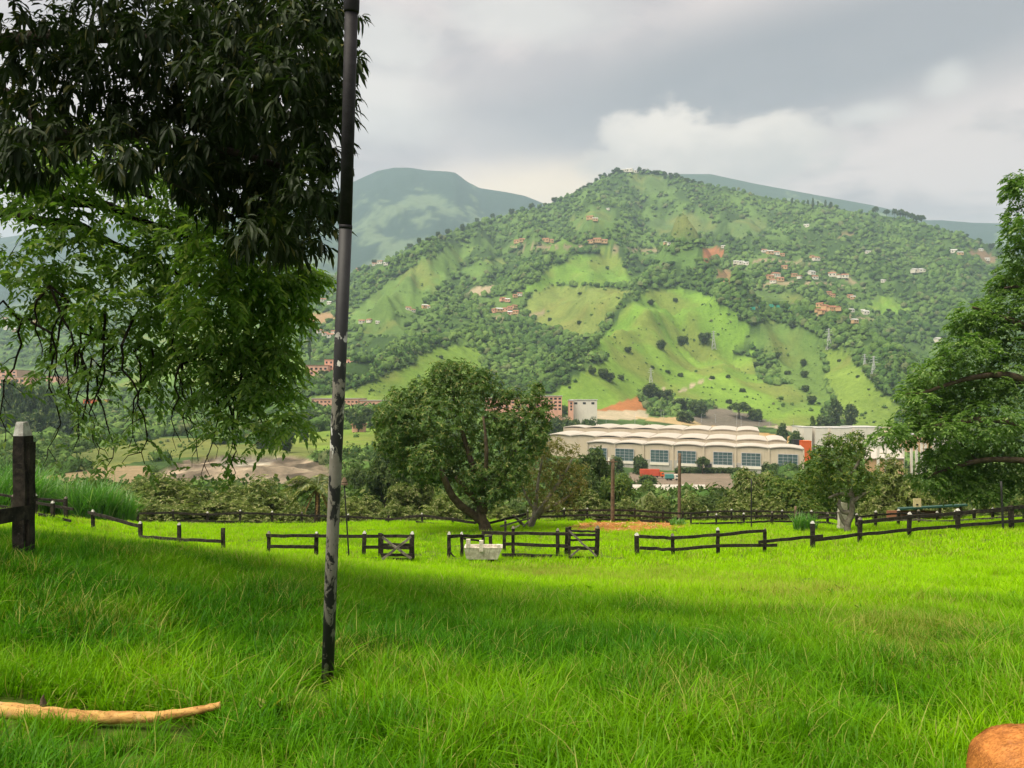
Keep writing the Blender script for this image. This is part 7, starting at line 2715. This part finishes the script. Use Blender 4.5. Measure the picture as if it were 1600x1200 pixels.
def wood_chips():
    """loose orange mulch on the bare strip by the back fence"""
    n = 2600
    px, py = rng.uniform(880, 1090, n), rng.uniform(812, 833, n)
    Yv = rng.uniform(42, 58, n)
    X = (px - CX) / F * Yv
    Z = meadow_z(X, Yv)
    row = HY - F * Z / Yv
    ok = inpoly(px, row, DIRT)
    X, Yv, Z = X[ok], Yv[ok], Z[ok]
    n = len(X)
    V, Q = leaf_quads(np.stack([X, Yv, Z + .01], 1), unit(rng.normal(size=(n, 3)) * np.array([1, 1, .35])), np.array([0, 0, 1.0]) + rng.normal(0, .4, (n, 3)), .12 + .2 * rng.random(n), .05)
    link('wood_mulch', mesh_data('wood_mulch', V, [Q], [M['mulch']]), None, 'stuff')


M['mulch'] = leafy('orange_mulch', (.30, .12, .03), (.56, .30, .10), (.66, .48, .26), .8, .05, .02, .6)
wood_chips()

# ------------------------------------------------------------------ the dog


def dog():
    Y = 3.0
    ox, g = (1512 - CX) / F * Y + .205, gz(1.97, Y)
    top = (HY - 1131) / F * Y
    k = 1.0
    hip = top - .192 - g
    t = thing('dog', 'tan short-haired dog cut off by the lower right corner, only its rounded rump showing', 'dog', (ox, Y, g))
    def chain(ps):
        ps = np.asarray(ps, float)
        for p, q in zip(ps[:-1], ps[1:]):
            m_ = max(int(np.linalg.norm(q[:3] - p[:3]) / (.35 * min(p[3], q[3]))), 1)
            for f in np.linspace(0, 1, m_ + 1):
                c4 = p * (1 - f) + q * f
                balls.append(c4)
    balls = []
    h = hip
    chain([(-.005, 0, h, .185), (.12, 0, h + .015, .172), (.26, 0, h + .01, .158), (.40, 0, h, .165), (.53, 0, h - .02, .178), (.66, 0, h + .05, .135), (.78, 0, h + .15, .095), (.87, 0, h + .22, .085), (.91, 0, h + .25, .085)])
    chain([(.91, 0, h + .25, .082), (.98, 0, h + .22, .058), (1.10, 0, h + .19, .040)])
    for sg in (-1, 1):
        chain([(.02, sg * .075, h - .04, .125), (.05, sg * .095, h - .16, .090), (.09, sg * .10, h * .50, .062), (-.04, sg * .10, h * .27, .033), (-.02, sg * .10, .035, .030), (.04, sg * .10, .026, .028)])
        chain([(.55, sg * .085, h - .08, .10), (.55, sg * .10, h - .18, .065), (.53, sg * .10, h * .40, .038), (.55, sg * .10, .035, .031), (.60, sg * .10, .026, .028)])
        chain([(.87, sg * .06, h + .31, .030), (.85, sg * .095, h + .27, .022), (.86, sg * .11, h + .21, .016)])
    chain([(.02, .12, h - .06, .034), (.07, .19, h - .16, .022), (.07, .20, h - .28, .013)])
    bm = bmesh.new()
    for c4 in balls:
        bmesh.ops.create_icosphere(bm, subdivisions=2, radius=c4[3], matrix=Matrix.Translation(c4[:3]))
    me = bpy.data.meshes.new('body')
    bm.to_mesh(me)
    bm.free()
    o = bpy.data.objects.new('body', me)
    COL.objects.link(o)
    rm = o.modifiers.new('remesh', 'REMESH')
    rm.mode = 'VOXEL'
    rm.voxel_size = .011
    sm = o.modifiers.new('smooth', 'SMOOTH')
    sm.factor = .5
    sm.iterations = 14
    dg = bpy.context.evaluated_depsgraph_get()
    fin = bpy.data.meshes.new_from_object(o.evaluated_get(dg))
    bpy.data.objects.remove(o)
    fin.materials.clear()
    fin.materials.append(M['fur'])
    fin.polygons.foreach_set('use_smooth', np.ones(len(fin.polygons), bool))
    body = link('body', fin, t)
    # short hair lying along the body
    nv = len(fin.polygons)
    c_ = np.zeros(nv * 3)
    fin.polygons.foreach_get('center', c_)
    nn = np.zeros(nv * 3)
    fin.polygons.foreach_get('normal', nn)
    ar = np.zeros(nv)
    fin.polygons.foreach_get('area', ar)
    c_, nn = c_.reshape(-1, 3), nn.reshape(-1, 3)
    n = 30000
    w = ar * np.where(c_[:, 0] < .35, 1.0, .25)
    ix = rng.choice(nv, n, p=w / w.sum())
    a = unit(np.cross(nn[ix], rng.normal(size=(n, 3))))
    p = c_[ix] + a * (np.sqrt(ar[ix]) * .55 * rng.random(n))[:, None] - nn[ix] * .002
    d = np.array([-.75, 0, -.55]) + rng.normal(0, .30, (n, 3))
    d = unit(d - nn[ix] * (d * nn[ix]).sum(1, keepdims=True)) + nn[ix] * .16
    V, Q = leaf_quads(p, d, nn[ix], .017 + .009 * rng.random(n), .0030, .1)
    link('coat', mesh_data('coat', V, [Q], [M['coat']]), t, 'stuff')
    MB().tube([P(0, 0, 1) * 0 + np.array([ox + 1.115, Y, g + hip + .205]), np.array([ox + 1.145, Y, g + hip + .20])], [.024, .016], 10).build('nose', M['nose'], t, True)
    for s in (-1, 1):
        bm = bmesh.new()
        bmesh.ops.create_uvsphere(bm, u_segments=10, v_segments=8, radius=.013)
        em = bpy.data.meshes.new('eye')
        bm.to_mesh(em)
        bm.free()
        em.materials.append(M['nose'])
        e = link('eye', em, t)
        e.location = (.955, s * .06, hip + .275)


def _coat(T):
    ri = T.n('ShaderNodeNewGeometry').outputs['Random Per Island']
    n1 = T.noise(ocoord(T), 9.0, 3)
    f = T.m('ADD', T.m('MULTIPLY', ri, .5), T.m('MULTIPLY', n1, .6))
    return bsdf(T, T.mix(f, (.17, .048, .010), (.66, .27, .065)), .6, .15)


M['coat'] = material('tan_hair', _coat)
dog()
